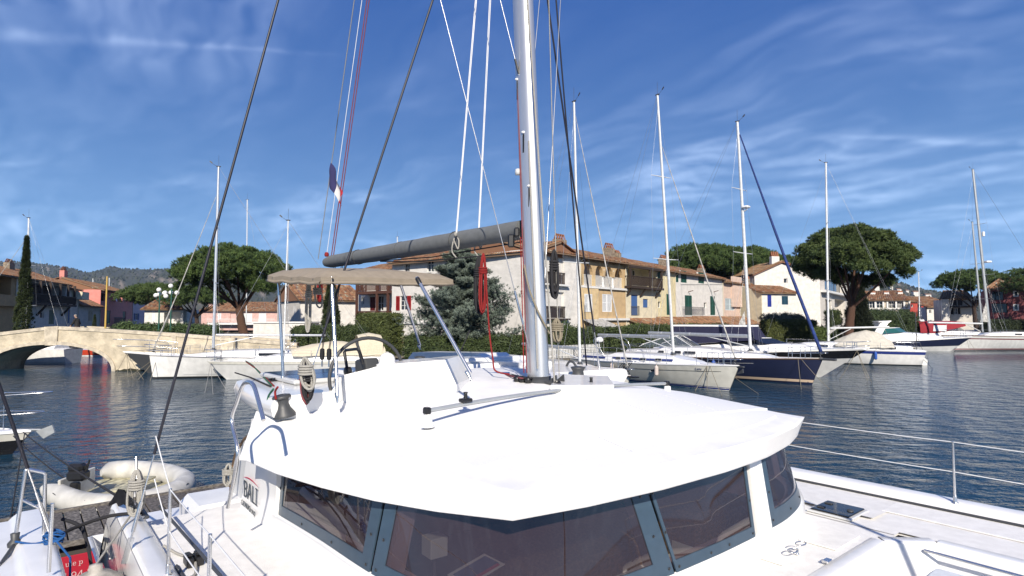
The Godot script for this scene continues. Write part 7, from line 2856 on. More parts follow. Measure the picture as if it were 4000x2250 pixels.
func pushpit(boat: Node, o: Dictionary, high := 0.65) -> void:
	for lv in [1.0, 0.5]:
		var g = Geo.new()
		var pts = []
		for q in [[0.16, -1.0], [0.03, -1.0], [0.005, -0.6], [0.005, 0.6], [0.03, 1.0], [0.16, 1.0]]:
			pts.append(L(o, q[0], sheer(o, q[0]) + high * lv, (half(o, q[0]) - 0.08) * q[1]))
		g.tube(curve(pts, 3), 0.014, 5)
		part(boat, "pushpit", g, M.steel)

# u of the mast foot on the photograph decides where along the boat it stands
func mast_place(o: Dictionary, u: float) -> float:
	var lo = 0.1
	var hi = 0.95
	for i in 30:
		var m = (lo + hi) / 2
		var p = L(o, m, 0.0, 0.0)
		var uu = 2000.0 + FOCAL * p.x / -p.z
		var slope = L(o, 1.0, 0.0, 0.0)
		var rising = (slope.x / -slope.z) > (L(o, 0.0, 0.0, 0.0).x / -L(o, 0.0, 0.0, 0.0).z)
		if (uu < u) == rising: lo = m
		else: hi = m
	return (lo + hi) / 2

func rig(boat: Node, o: Dictionary, foot_u: float, top: Array, lift: float, r: float, m: String, spread: Array, stay_from := 0.97, furl := "", furl_r := 0.035, back := true, to_t := 0.985) -> Array:
	var tm = mast_place(o, foot_u)
	var a = L(o, tm, sheer(o, tm) + lift, 0.0)
	var b = far(top[0], top[1], -a.z)
	var d = (b - a).normalized()
	var g = Geo.new()
	g.tube([a, a.lerp(b, 0.5), b], [r, r, r * 0.8], 12, true, 0.78, o.side)
	var ma = part(boat, "mast", g, M[m])
	g = Geo.new()
	g.cbox(b + UP * 0.03, Vector3(0.26, 0.06, 0.12), 0.02, Basis(o.h, UP, o.side))
	g.tube([b, b + UP * 0.75], 0.008, 4)
	g.tube([b + o.h * 0.05, b + o.h * 0.32 + UP * 0.16, b + o.h * 0.42 + UP * 0.3], 0.010, 4)
	g.bar(b + o.h * 0.36 + UP * 0.2, b + o.h * 0.50 + UP * 0.32, 0.01, 0.08)
	part(ma, "masthead", g, M.dark_grey)
	g = Geo.new()
	g.lathe(a - UP * 0.02, UP, [[r * 2.0, 0.0], [r * 2.0, 0.03], [r * 1.2, 0.05], [r * 1.1, 0.12]], 10)
	part(ma, "mast_step", g, M.dark_grey)
	var tips = []
	for k in spread.size():
		var c = a.lerp(b, spread[k])
		var row = []
		for side in [-1.0, 1.0]:
			g = Geo.new()
			var e: Vector3 = c + o.side * side * o.beam * (0.27 - 0.06 * k) - o.h * 0.12 + UP * 0.04
			g.tube([c, e], [0.03, 0.018], 6)
			part(ma, "spreader", g, M[m])
			row.append(e)
		tips.append(row)
	for side in [-1.0, 1.0]:
		var j = 0 if side < 0 else 1
		var ch = skin(o, tm - 0.03, sheer(o, tm), side, -0.08)
		g = Geo.new()
		var run = [ch]
		for row in tips: run.append(row[j])
		run.append(a.lerp(b, 0.96))
		g.tube(run, 0.006, 4)
		part(boat, "shroud", g, M.wire)
		if tips.size():
			wire(boat, "shroud", ch + o.h * 0.3, a.lerp(b, spread[0] - 0.02), 0.005, "wire")
			wire(boat, "shroud", ch - o.h * 0.3, a.lerp(b, spread[0] - 0.02), 0.005, "wire")
	var bow = skin(o, to_t, sheer(o, to_t), 0.0) + UP * 0.1
	var fs = a.lerp(b, stay_from)
	if furl:
		var f = part_tube(boat, "furled_headsail", [bow + UP * 0.3, bow.lerp(fs, 0.35), bow.lerp(fs, 0.97)], [furl_r * 1.1, furl_r, furl_r * 0.45], M[furl])
		wire(f, "forestay", bow, fs, 0.006, "wire")
		g = Geo.new()
		g.lathe(bow + UP * 0.12, (fs - bow).normalized(), [[0.03, 0.0], [0.09, 0.02], [0.09, 0.05], [0.05, 0.06], [0.05, 0.16], [0.09, 0.18], [0.0, 0.2]], 10)
		part(f, "furling_drum", g, M.dark_grey)
	else:
		wire(boat, "forestay", bow, fs, 0.007, "wire")
	if back:
		for side in [-1.0, 1.0]:
			wire(boat, "backstay", L(o, 0.03, sheer(o, 0.0), half(o, 0.0) * 0.6 * side), b, 0.006, "wire")
	return [a, b, tm]

func part_tube(parent: Node, called: String, pts: Array, rad, m: Material, sides := 8) -> MeshInstance3D:
	var g = Geo.new()
	g.tube(pts, rad, sides)
	return part(parent, called, g, m)

func boom(boat: Node, rigged: Array, o: Dictionary, high: float, end: Vector3, r: float, m: String) -> void:
	var a: Vector3 = rigged[0] + (rigged[1] - rigged[0]).normalized() * high
	var bm = part_tube(boat, "boom", [a - o.h * 0.15, a.lerp(end, 0.5), end], r, M[m], 12)
	wire(bm, "kicker", rigged[0] + UP * 0.25 - o.h * 0.1, a.lerp(end, 0.38) - UP * r, 0.03, "mast_white")
	wire(bm, "mainsheet", end.lerp(a, 0.08) - UP * r, L(o, 0.16, sheer(o, 0.16) + 0.3, 0.0), 0.012, "rope_white")
	for t in [0.25, 0.55, 0.85]:
		var g = Geo.new()
		var c: Vector3 = a.lerp(end, t)
		g.lathe(c - (end - a).normalized() * 0.03, end - a, [[r * 1.06, 0.0], [r * 1.06, 0.06]], 12)
		part(bm, "strap", g, M.gelcoat_grey)

func mooring(boat: Node, from: Vector3, to: Vector3, m := "rope_cream", r := 0.013) -> void:
	wire(boat, "mooring_line", from, to, r, m, 0.06)

func fender(label: String, top: Vector3, long: float, r: float, m: String, hang_from: Vector3) -> void:
	var f = thing("fender", label, "fender", top - UP * long, "fenders")
	var g = Geo.new()
	g.lathe(top - UP * long, UP, [[0.0, 0.0], [r * 0.45, 0.02 * long], [r * 0.85, 0.08 * long], [r, 0.16 * long], [r, 0.84 * long], [r * 0.85, 0.92 * long], [r * 0.4, 0.98 * long], [r * 0.25, 1.02 * long], [r * 0.2, 1.08 * long], [0.0, 1.09 * long]], 14)
	part(f, "float", g, M[m])
	wire(f, "lanyard", top + UP * long * 0.06, hang_from, 0.008, "rope_white")

func yachts() -> void:
	var g: Geo
	var boat: Node
	var y = func(v: float) -> Callable: return func(_t: float) -> float: return v
	# ---- white yacht with the blue line
	var o = {"stem": level(2848, 1527, 0.0), "h": Vector3(0.52, 0, 0.854), "len": 11.4, "beam": 3.6, "fb": 1.26, "fs": 1.02, "rake": 0.62}
	boat = new_hull("sailing_yacht", "white sailing yacht with a thin blue line along its cabin and two pale fenders", "sailing yacht", o)
	var top = func(t: float) -> float: return sheer(o, t)
	hull_band(boat, "hull", o, y.call(-0.4), top, M.hull_cream)
	hull_band(boat, "waterline_stripe", o, y.call(0.03), y.call(0.10), M.stripe_blue, 0.008, 1)
	hull_band(boat, "waterline_stripe", o, y.call(0.13), y.call(0.155), M.stripe_blue, 0.008, 1)
	hull_band(boat, "rubbing_strake", o, func(t: float) -> float: return sheer(o, t) - 0.30, func(t: float) -> float: return sheer(o, t) - 0.275, M.dark_grey, 0.01, 1, 0.0, 0.95)
	deck(boat, o, M.deck)
	toe_rail(boat, o, M.gelcoat_grey, 0.03)
	trunk_cabin(boat, o, [[0.08, 1.15, 0.30], [0.3, 1.3, 0.36], [0.36, 1.3, 0.52], [0.55, 1.2, 0.50], [0.72, 0.85, 0.38], [0.84, 0.45, 0.14], [0.87, 0.3, 0.02]], M.gelcoat)
	for side in [-1.0, 1.0]:
		g = Geo.new()
		for q in [[0.1, 1.14, 0.3, 1.24, 0.17], [0.36, 1.25, 0.55, 1.16, 0.2], [0.55, 1.16, 0.74, 0.80, 0.17]]:
			var a = L(o, q[0], sheer(o, q[0]) + q[4], q[1] * side)
			var b = L(o, q[2], sheer(o, q[2]) + q[4], q[3] * side)
			g.prism([a, b, b + UP * 0.09 - o.side * side * 0.015, a + UP * 0.09 - o.side * side * 0.015], o.side * side * 0.03)
		var st = part(boat, "cabin_stripe", g, M.stripe_blue)
		st.set_meta("kind", "stuff")
	for q in [[0.39, 0.42, 1.265, 1.25], [0.46, 0.50, 1.235, 1.215], [0.56, 0.59, 1.185, 1.135], [0.65, 0.68, 1.02, 0.965]]: cabin_window(boat, o, q[0], q[1], q[2], q[3], 0.17, 0.29)
	for t in [0.42, 0.66]:
		for side in [-1.0, 1.0]:
			g = Geo.new()
			var c = skin(o, t, sheer(o, t) - 0.36, side, 0.006)
			var x = (skin(o, t + 0.02, sheer(o, t) - 0.36, side, 0.006) - c).normalized()
			var z: Vector3 = o.side * side
			g.cbox(c, Vector3(0.36, 0.15, 0.03), 0.05 * 0.28, Basis(x, UP, x.cross(UP)))
			var pl = part(boat, "portlight", g, M.hull_white)
			g = Geo.new()
			g.cbox(c + z * 0.012, Vector3(0.27, 0.09, 0.02), 0.009, Basis(x, UP, x.cross(UP)))
			part(pl, "pane", g, M.dark_glass)
	var r = rig(boat, o, 2628, [2568, 372], 0.50, 0.085, "mast_white", [0.36, 0.68], 0.82, "canvas_white", 0.035)
	boom(boat, r, o, 0.95, level(2352, 1318, 2.05) if false else L(o, 0.13, 2.55, 0.15), 0.10, "mast_dull")
	rails(boat, o, 0.12, 0.86, 6)
	pulpit(boat, o, 0.90, 0.25)
	pushpit(boat, o)
	# folded sprayhood frame and the wrapped gear at the stern
	g = Geo.new()
	for s in [0.0, 0.5]:
		var a = L(o, 0.28, sheer(o, 0.28) + 0.3, -1.15)
		var b = L(o, 0.28, sheer(o, 0.28) + 0.3, 1.15)
		g.tube(curve([a, a + UP * 0.9 - o.h * (0.5 + s), (a + b) / 2 + UP * 1.15 - o.h * (0.6 + s), b + UP * 0.9 - o.h * (0.5 + s), b], 5), 0.016, 5)
	part(boat, "sprayhood_frame", g, M.steel)
	g = Geo.new()
	var sc = L(o, 0.03, sheer(o, 0.03) + 0.45, 1.0)
	g.cbox(sc, Vector3(0.35, 0.75, 0.5), 0.1, Basis(o.h, UP, o.side))
	part(boat, "covered_outboard", g, M.canvas_white)
	g = Geo.new()
	g.lathe(L(o, 0.06, 2.05, -0.6), UP, [[0.02, -1.2], [0.02, 0.0], [0.22, 0.02], [0.25, 0.16], [0.18, 0.32], [0.0, 0.37]], 14)
	part(boat, "radar_dome", g, M.gelcoat)
	g = Geo.new()
	g.cbox(skin(o, 0.995, sheer(o, 1.0) - 0.02, 0.0) + o.h * 0.12, Vector3(0.5, 0.09, 0.14), 0.02, Basis(o.h, UP, o.side))
	g.prism([skin(o, 1.0, sheer(o, 1.0) - 0.1, 0.0) + o.h * 0.3, skin(o, 1.0, sheer(o, 1.0) - 0.42, 0.0) + o.h * 0.05, skin(o, 1.0, sheer(o, 1.0) - 0.3, 0.0) + o.h * 0.42], o.side * 0.08)
	part(boat, "anchor", g, M.dark_grey)
	var lt = skin(o, 0.87, sheer(o, 0.87) - 0.17, 1.0, 0.012)
	var lx = (skin(o, 0.92, sheer(o, 0.92) - 0.17, 1.0, 0.012) - lt).normalized()
	text(boat, "lettering", "Easy", 0.17, M.ink_blue, lt, lx, (skin(o, 0.87, sheer(o, 0.87) - 0.05, 1.0) - skin(o, 0.87, sheer(o, 0.87) - 0.3, 1.0)).normalized())
	for q in [[0.90, [2716, 1516]], [0.90, [2762, 1512]], [0.91, [2820, 1536]]]: mooring(boat, skin(o, q[0], sheer(o, q[0]), 1.0), level(q[1][0], q[1][1] + 10, 0.0))
	for t in [0.42, 0.70]:
		var at = skin(o, t, sheer(o, t) - 0.05, 1.0, 0.13)
		fender("pale cylindrical fender hanging on the white yacht's side, %s" % ("nearer its stern" if t < 0.5 else "nearer its bow"), at, 0.55, 0.11, "fender_pink", skin(o, t, sheer(o, t) + 0.3, 1.0, 0.0))
	# ---- boat whose bow fittings show above the catamaran's roof
	var o2 = {"stem": level(2432, 1556, 0.0), "h": Vector3(0.52, 0, 0.854), "len": 9.6, "beam": 3.1, "fb": 1.02, "fs": 0.9, "rake": 0.55}
	boat = new_hull("sailing_yacht", "old cream sailing yacht partly hidden behind the catamaran roof, with black rails at its bow", "sailing yacht", o2)
	hull_band(boat, "hull", o2, y.call(-0.4), func(t: float) -> float: return sheer(o2, t), M.hull_cream)
	deck(boat, o2, M.deck)
	toe_rail(boat, o2, M.teak, 0.03)
	trunk_cabin(boat, o2, [[0.1, 0.95, 0.25], [0.34, 1.05, 0.45], [0.6, 0.95, 0.42], [0.76, 0.6, 0.25], [0.8, 0.5, 0.02]], M.gelcoat)
	for q in [[0.4, 0.46, 1.03, 1.0], [0.52, 0.58, 0.97, 0.94]]: cabin_window(boat, o2, q[0], q[1], q[2], q[3], 0.14, 0.27)
	r = rig(boat, o2, 2264, [2242, 398], 0.40, 0.08, "mast_white", [0.38], 0.97, "canvas_white", 0.03)
	boom(boat, r, o2, 0.75, L(o2, 0.12, 2.15, 0.0), 0.085, "mast_dull")
	rails(boat, o2, 0.15, 0.8, 4)
	pulpit(boat, o2, 0.86, 0.2)
	g = Geo.new()
	g.cbox(skin(o2, 1.0, sheer(o2, 1.0), 0.0) + o2.h * 0.1, Vector3(0.6, 0.06, 0.3), 0.02, Basis(o2.h, UP, o2.side))
	g.lathe(skin(o2, 0.96, sheer(o2, 0.96) + 0.25, 0.0), UP, [[0.1, 0.0], [0.12, 0.06], [0.05, 0.12], [0.05, 0.3], [0.0, 0.32]], 10)
	part(boat, "anchor", g, M.black_plastic)
	g = Geo.new()
	for k in 5:
		var c = skin(o2, 0.97, sheer(o2, 0.97), 0.0) + o2.side * (k - 2) * 0.14
		lines(g, [c + UP * 0.05, c + UP * 0.35 + o2.side * 0.1, c + UP * 0.6 + o2.h * 0.15], 0.016, 5)
	part(boat, "bow_frame", g, M.black_plastic)
	# ---- navy yacht
	var o3 = {"stem": level(3172, 1503, 0.0), "h": Vector3(0.62, 0, 0.785), "len": 12.8, "beam": 3.9, "fb": 1.42, "fs": 1.12, "rake": 0.6}
	boat = new_hull("sailing_yacht", "navy blue hulled sailing yacht with a beige waterline band and a blue furled headsail", "sailing yacht", o3)
	hull_band(boat, "hull", o3, y.call(-0.4), func(t: float) -> float: return sheer(o3, t), M.hull_navy)
	hull_band(boat, "waterline_stripe", o3, y.call(0.12), y.call(0.26), M.stripe_beige, 0.008, 1)
	hull_band(boat, "rubbing_strake", o3, func(t: float) -> float: return sheer(o3, t) - 0.26, func(t: float) -> float: return sheer(o3, t) - 0.24, M.gelcoat_grey, 0.01, 1, 0.2, 0.78)
	deck(boat, o3, M.deck)
	toe_rail(boat, o3, M.teak, 0.035)
	trunk_cabin(boat, o3, [[0.05, 1.3, 0.35], [0.26, 1.35, 0.42], [0.3, 1.35, 0.62], [0.5, 1.25, 0.58], [0.62, 1.05, 0.42], [0.8, 0.55, 0.18], [0.85, 0.4, 0.02]], M.gelcoat)
	for q in [[0.28, 0.31, 1.36, 1.35], [0.36, 0.41, 1.32, 1.30], [0.43, 0.49, 1.29, 1.24]]: cabin_window(boat, o3, q[0], q[1], q[2], q[3], 0.2, 0.36)
	# windscreen: bent panes in white frames
	g = Geo.new()
	var ws = []
	for q in [[0.14, -1.15], [0.36, -1.1], [0.44, -0.5], [0.44, 0.5], [0.36, 1.1], [0.14, 1.15]]: ws.append(L(o3, q[0], sheer(o3, q[0]) + 0.58, q[1]))
	var wt = []
	for q in [[0.16, -1.0, 0.75], [0.28, -0.95, 1.18], [0.33, -0.4, 1.3], [0.33, 0.4, 1.3], [0.28, 0.95, 1.18], [0.16, 1.0, 0.75]]: wt.append(L(o3, q[0], sheer(o3, q[0]) + q[2], q[1]))
	var scr = Geo.new()
	for i in 5: scr.quad(ws[i], wt[i], wt[i + 1], ws[i + 1])
	g.tube(wt, 0.03, 6)
	for i in 6: g.tube([ws[i], wt[i]], 0.022, 5)
	var wsn = part(boat, "windscreen", g, M.gelcoat)
	part(wsn, "pane", scr, M.clear_glass)
	r = rig(boat, o3, 2928, [2880, 476], 0.42, 0.095, "mast_white", [0.42, 0.7], 0.97, "canvas_blue", 0.085, true, 0.995)
	boom(boat, r, o3, 0.85, L(o3, 0.14, 2.62, 0.1), 0.11, "mast_dull")
	g = Geo.new()
	g.cbox(r[0].lerp(r[1], 0.62) + o3.h * 0.25, Vector3(0.4, 0.16, 0.36), 0.06, Basis(o3.h, UP, o3.side))
	g.bar(r[0].lerp(r[1], 0.60), r[0].lerp(r[1], 0.61) + o3.h * 0.3, 0.08, 0.05)
	part(boat, "radar", g, M.gelcoat)
	rails(boat, o3, 0.1, 0.86, 6)
	pulpit(boat, o3, 0.90, 0.35)
	pushpit(boat, o3)
	g = Geo.new()
	g.cbox(skin(o3, 1.0, sheer(o3, 1.0) + 0.0, 0.0) + o3.h * 0.25, Vector3(0.9, 0.12, 0.22), 0.03, Basis(o3.h, UP, o3.side))
	part(boat, "anchor", g, M.dark_grey)
	for q in [[0.93, [3130, 1512]], [0.94, [3240, 1512]], [0.6, [2962, 1530]]]: mooring(boat, skin(o3, q[0], sheer(o3, q[0]), 1.0), level(q[1][0], q[1][1] + 8, 0.0))
	fender("blue cylindrical fender on the navy yacht's side", skin(o3, 0.62, sheer(o3, 0.62) - 0.1, 1.0, 0.16), 0.85, 0.13, "fender_blue", skin(o3, 0.62, sheer(o3, 0.62) + 0.3, 1.0))
	# small flag cloth at the navy yacht's stern
	g = Geo.new()
	g.prism([far(2880, 1278, 46), far(2912, 1276, 46), far(2908, 1215, 46)], Vector3(0, 0, 0.02))
	part(boat, "steadying_sail", g, M.canvas_white)

	# ---- motor yacht under a navy canopy
	var o4 = {"stem": level(3205, 1474, 0.0), "h": Vector3(0.80, 0, 0.60), "len": 10.8, "beam": 4.0, "fb": 1.75, "fs": 1.2, "rake": 2.5, "plan": [0.9, 0.98, 1.0, 0.88, 0.55, 0.24, 0.02]}
	boat = new_hull("motor_yacht", "white motor yacht with a tall navy canopy and a black band under its long bow", "motor yacht", o4)
	hull_band(boat, "hull", o4, y.call(-0.4), func(t: float) -> float: return sheer(o4, t) - 0.5, M.hull_white)
	hull_band(boat, "topside_band", o4, func(t: float) -> float: return sheer(o4, t) - 0.5, func(t: float) -> float: return sheer(o4, t), M.hull_black, 0.012)
	hull_band(boat, "gunwale", o4, func(t: float) -> float: return sheer(o4, t) - 0.0, func(t: float) -> float: return sheer(o4, t) + 0.12, M.gelcoat, 0.03, 1)
	deck(boat, o4, M.gelcoat, -0.1)
	trunk_cabin(boat, o4, [[0.05, 1.7, 0.4], [0.5, 1.65, 0.62], [0.78, 1.25, 0.45], [0.92, 0.7, 0.3], [0.99, 0.25, 0.05]], M.gelcoat)
	g = Geo.new()
	var wl = []
	var wh = []
	for q in [[0.55, -1.5, 0.5], [0.74, -1.25, 0.5], [0.84, 0.0, 0.42], [0.74, 1.25, 0.5], [0.55, 1.5, 0.5]]:
		wl.append(L(o4, q[0], sheer(o4, q[0]) + q[2], q[1])); wh.append(L(o4, q[0] - 0.10, sheer(o4, q[0]) + q[2] + 0.33, q[1] * 0.86))
	for i in 4: g.quad(wl[i], wh[i], wh[i + 1], wl[i + 1])
	part(boat, "windscreen", g, M.dark_glass)
	part_tube(boat, "windscreen_frame", wh, 0.03, M.gelcoat)
	g = Geo.new()      # canvas sides and hard top
	var c0 = []
	var c1 = []
	for q in [[0.22, -1.6, 0.9], [0.68, -1.35, 1.05], [0.72, 0.0, 1.05], [0.68, 1.35, 1.05], [0.22, 1.6, 0.9]]:
		c0.append(L(o4, q[0], sheer(o4, q[0]) + q[2] - 0.3, q[1])); c1.append(L(o4, q[0] - 0.05, sheer(o4, 0.2) + 1.85, q[1] * 0.95))
	for i in 4:
		var rows = []
		for k in 7:
			rows.append([c0[i].lerp(c0[i + 1], k / 6.0), c0[i].lerp(c1[i], 0.5).lerp(c0[i + 1].lerp(c1[i + 1], 0.5), k / 6.0) + Vector3(0, 0, 0.03 * sin(k * 2.2)), c1[i].lerp(c1[i + 1], k / 6.0)])
		g.grid(rows)
	g.quad(c0[0], c1[0], c1[4], c0[4])
	part(boat, "canopy", g, M.canvas_navy)
	g = Geo.new()
	var lid = []
	for q in c1: lid.append(q)
	g.prism(lid, UP * 0.10)
	part(boat, "hard_top", g, M.gelcoat)
	rails(boat, o4, 0.55, 0.97, 5, 0.5)
	pulpit(boat, o4, 0.95, 0.15, 0.5)
	g = Geo.new()
	g.cbox(skin(o4, 0.97, sheer(o4, 0.97) + 0.06, 0.0) + o4.h * 0.1, Vector3(1.0, 0.10, 0.4), 0.03, Basis(o4.h, UP, o4.side))
	part(boat, "bow_platform", g, M.gelcoat)
	for q in [[3280, 1475], [3390, 1482], [3405, 1488], [3265, 1462]]: mooring(boat, skin(o4, 0.98, sheer(o4, 0.98), 1.0), level(q[0], q[1] + 6, 0.0))

	# ---- white yacht lying bow-in under a beige tarpaulin
	var st = level(3590, 1426, 0.0)
	var h5 = Vector3(-0.92, 0, -0.39).normalized()
	var o5 = {"stem": st + h5 * 10.6, "h": h5, "len": 10.6, "beam": 3.3, "fb": 1.35, "fs": 1.12, "rake": 0.7, "stern_rake": -0.25}
	boat = new_hull("sailing_yacht", "white yacht with a blue band and a beige tarpaulin tent over its cockpit", "sailing yacht", o5)
	hull_band(boat, "hull", o5, y.call(-0.4), func(t: float) -> float: return sheer(o5, t), M.hull_white)
	hull_band(boat, "boot_stripe", o5, y.call(-0.1), y.call(0.08), M.antifoul, 0.008, 1)
	hull_band(boat, "blue_band", o5, func(t: float) -> float: return sheer(o5, t) - 0.27, func(t: float) -> float: return sheer(o5, t) - 0.06, M.stripe_blue, 0.01, 2)
	deck(boat, o5, M.deck)
	toe_rail(boat, o5, M.gelcoat, 0.035)
	trunk_cabin(boat, o5, [[0.05, 1.0, 0.3], [0.3, 1.15, 0.42], [0.55, 1.1, 0.5], [0.75, 0.75, 0.36], [0.84, 0.4, 0.02]], M.gelcoat)
	for q in [[0.16, 0.2, 1.1, 1.13], [0.5, 0.56, 1.12, 1.1], [0.6, 0.66, 1.05, 0.97]]: cabin_window(boat, o5, q[0], q[1], q[2], q[3], 0.14, 0.28)
	g = Geo.new()
	var rows = []
	for i in 13:
		var t = lerpf(0.17, 0.55, i / 12.0)
		var hh = soft([0.17, 0.25, 0.34, 0.45, 0.55], [0.55, 1.15, 1.30, 0.95, 0.42], t)
		var row = []
		for k in 11:
			var s = lerpf(-1.0, 1.0, k / 10.0)
			row.append(L(o5, t, sheer(o5, t) + 0.2 + hh * pow(1.0 - absf(s), 0.55) + 0.035 * sin(i * 2.3 + k * 1.7), s * 1.3))
		rows.append(row)
	g.grid(rows)
	part(boat, "tarpaulin", g, M.canvas_grey)
	r = rig(boat, o5, 3232, [3226, 636], 0.45, 0.085, "mast_white", [0.34, 0.66], 0.97, "", 0.03, false)
	for side in [-1.0, 1.0]: wire(boat, "backstay", L(o5, 0.02, 1.15, 0.5 * side), r[1], 0.006, "wire")
	boom(boat, r, o5, 1.15, L(o5, 0.18, 2.95, 0.0), 0.075, "mast_white")
	g = Geo.new()
	rows = []
	for i in 6:
		var t = i / 5.0
		rows.append([r[0].lerp(r[1], 0.05 + 0.01 * i) + o5.side * 0.10 * (1 - t) - o5.h * t * 0.9 - UP * 0.15, r[0].lerp(r[1], 0.08 + 0.004 * i) - o5.h * (t * 0.9 + 0.02) + o5.side * 0.14 * (1 - t), r[0].lerp(r[1], 0.05 + 0.01 * i) - o5.side * 0.10 * (1 - t) - o5.h * t * 0.9 - UP * 0.15])
	g.grid(rows)
	part(boat, "sail_cover", g, M.canvas_white)
	rails(boat, o5, 0.12, 0.85, 5)
	pushpit(boat, o5)
	g = Geo.new()
	g.prism([L(o5, 0.0, 0.75, 0), L(o5, 0.0, -0.3, 0), L(o5, -0.045, -0.3, 0), L(o5, -0.055, 0.35, 0), L(o5, -0.02, 0.75, 0)], o5.side * 0.06)
	part(boat, "rudder", g, M.hull_white)
	g = Geo.new()
	var tp = L(o5, 0.0, 1.1, 0.6)
	g.tube([tp, tp + UP * 3.0], 0.03, 6)
	g.tube([tp + UP * 1.7, L(o5, 0.1, 1.2, 0.9)], 0.015, 5)
	g.tube([tp + UP * 1.4, L(o5, -0.03, 1.0, 0.0)], 0.015, 5)
	part(boat, "stern_pole", g, M.dark_grey)
	for q in [[3642, 1432], [3628, 1408]]: mooring(boat, L(o5, 0.0, 1.1, 0.8), level(q[0], q[1] + 6, 0.0), "rope_black")

	for t in [0.3, 0.55]: fender("navy fender along the tarpaulin yacht, " + ("nearer its stern" if t < 0.5 else "amidships"), skin(o5, t, sheer(o5, t) - 0.12, -1.0, 0.13), 0.6, 0.11, "fender_blue", skin(o5, t, sheer(o5, t) + 0.3, -1.0))
	# ---- boats at the far right
	var o6 = {"stem": level(3712, 1372, 0.0), "h": Vector3(0.965, 0, 0.26), "len": 8.0, "beam": 3.3, "fb": 1.5, "fs": 1.0, "rake": 2.0, "plan": [0.92, 0.98, 1.0, 0.86, 0.5, 0.2, 0.02]}
	boat = new_hull("motor_boat", "sporty motor boat with a navy topside and a white radar arch", "motor boat", o6)
	hull_band(boat, "hull", o6, y.call(-0.4), func(t: float) -> float: return sheer(o6, t) * 0.42, M.hull_white)
	hull_band(boat, "topside", o6, func(t: float) -> float: return sheer(o6, t) * 0.42, func(t: float) -> float: return sheer(o6, t), M.hull_navy, 0.01)
	hull_band(boat, "gunwale", o6, func(t: float) -> float: return sheer(o6, t), func(t: float) -> float: return sheer(o6, t) + 0.12, M.gelcoat, 0.03, 1)
	deck(boat, o6, M.gelcoat, -0.1)
	trunk_cabin(boat, o6, [[0.05, 1.5, 0.75], [0.4, 1.45, 0.95], [0.6, 1.2, 0.75], [0.85, 0.6, 0.3], [0.94, 0.3, 0.02]], M.gelcoat)
	g = Geo.new()
	wl = []; wh = []
	for q in [[0.14, -1.35, 0.95], [0.36, -1.2, 0.98], [0.48, 0.0, 0.95], [0.36, 1.2, 0.98], [0.14, 1.35, 0.95]]:
		wl.append(L(o6, q[0], sheer(o6, q[0]) + q[2], q[1])); wh.append(L(o6, q[0] - 0.09, sheer(o6, q[0]) + q[2] + 0.5, q[1] * 0.85))
	for i in 4: g.quad(wl[i], wh[i], wh[i + 1], wl[i + 1])
	wsn = part(boat, "windscreen", g, M.teal_glass)
	part_tube(wsn, "windscreen_frame", wh, 0.035, M.gelcoat)
	g = Geo.new()
	for side in [-1.0, 1.0]:
		g.prism([L(o6, -0.02, 1.6, 1.55 * side), L(o6, 0.09, 1.6, 1.55 * side), L(o6, 0.20, 3.1, 1.35 * side), L(o6, 0.24, 3.35, 1.3 * side), L(o6, 0.17, 3.35, 1.3 * side), L(o6, 0.1, 3.1, 1.35 * side)], o6.side * 0.12 * -side)
	g.prism([L(o6, 0.08, 3.2, -1.35), L(o6, 0.24, 3.3, -1.3), L(o6, 0.24, 3.3, 1.3), L(o6, 0.08, 3.2, 1.35)], UP * 0.1)
	part(boat, "radar_arch", g, M.gelcoat)
	rails(boat, o6, 0.45, 0.97, 6, 0.55)
	pulpit(boat, o6, 0.93, 0.3, 0.55)
	# white ketch with dark red lines, its bow to the left
	var o7 = {"stem": level(3728, 1369, 0.0), "h": Vector3(-0.985, 0, 0.17), "len": 17.0, "beam": 4.3, "fb": 1.7, "fs": 1.5, "rake": 1.6}
	boat = new_hull("sailing_yacht", "long white ketch with dark red lines on its hull, cut off by the right edge", "sailing yacht", o7)
	hull_band(boat, "hull", o7, y.call(-0.4), func(t: float) -> float: return sheer(o7, t), M.hull_white)
	hull_band(boat, "waterline_stripe", o7, y.call(0.10), y.call(0.22), M.stripe_red, 0.008, 1)
	hull_band(boat, "boot_stripe", o7, y.call(-0.1), y.call(0.05), M.antifoul, 0.008, 1)
	hull_band(boat, "sheer_stripe", o7, func(t: float) -> float: return sheer(o7, t) - 0.36, func(t: float) -> float: return sheer(o7, t) - 0.25, M.stripe_red, 0.008, 1)
	deck(boat, o7, M.teak)
	toe_rail(boat, o7, M.teak, 0.04)
	trunk_cabin(boat, o7, [[0.2, 1.4, 0.45], [0.6, 1.3, 0.5], [0.75, 0.8, 0.35], [0.8, 0.5, 0.02]], M.gelcoat)
	for q in [[0.3, 0.36, 1.38, 1.37], [0.42, 0.5, 1.36, 1.33], [0.55, 0.6, 1.32, 1.28]]: cabin_window(boat, o7, q[0], q[1], q[2], q[3], 0.18, 0.33)
	r = rig(boat, o7, 3862, [3800, 662], 0.4, 0.16, "mast_dull", [0.35, 0.66], 0.97, "", 0.03, false)
	wire(boat, "backstay", L(o7, 0.0, 1.6, 0.0), r[1], 0.012, "wire")
	g = Geo.new()
	g.cbox(r[0].lerp(r[1], 0.60) + Vector3(0.35, 0, 0.1), Vector3(0.26, 0.55, 0.26), 0.05)
	g.cbox(r[0].lerp(r[1], 0.43) + Vector3(0.55, 0, 0.1), Vector3(0.6, 0.22, 0.5), 0.06)
	part(boat, "radar", g, M.gelcoat)
	var r2 = rig(boat, o7, 3834, [3798, 868], 0.4, 0.11, "mast_dull", [0.3, 0.62], 0.97, "", 0.03, false)
	g = Geo.new()
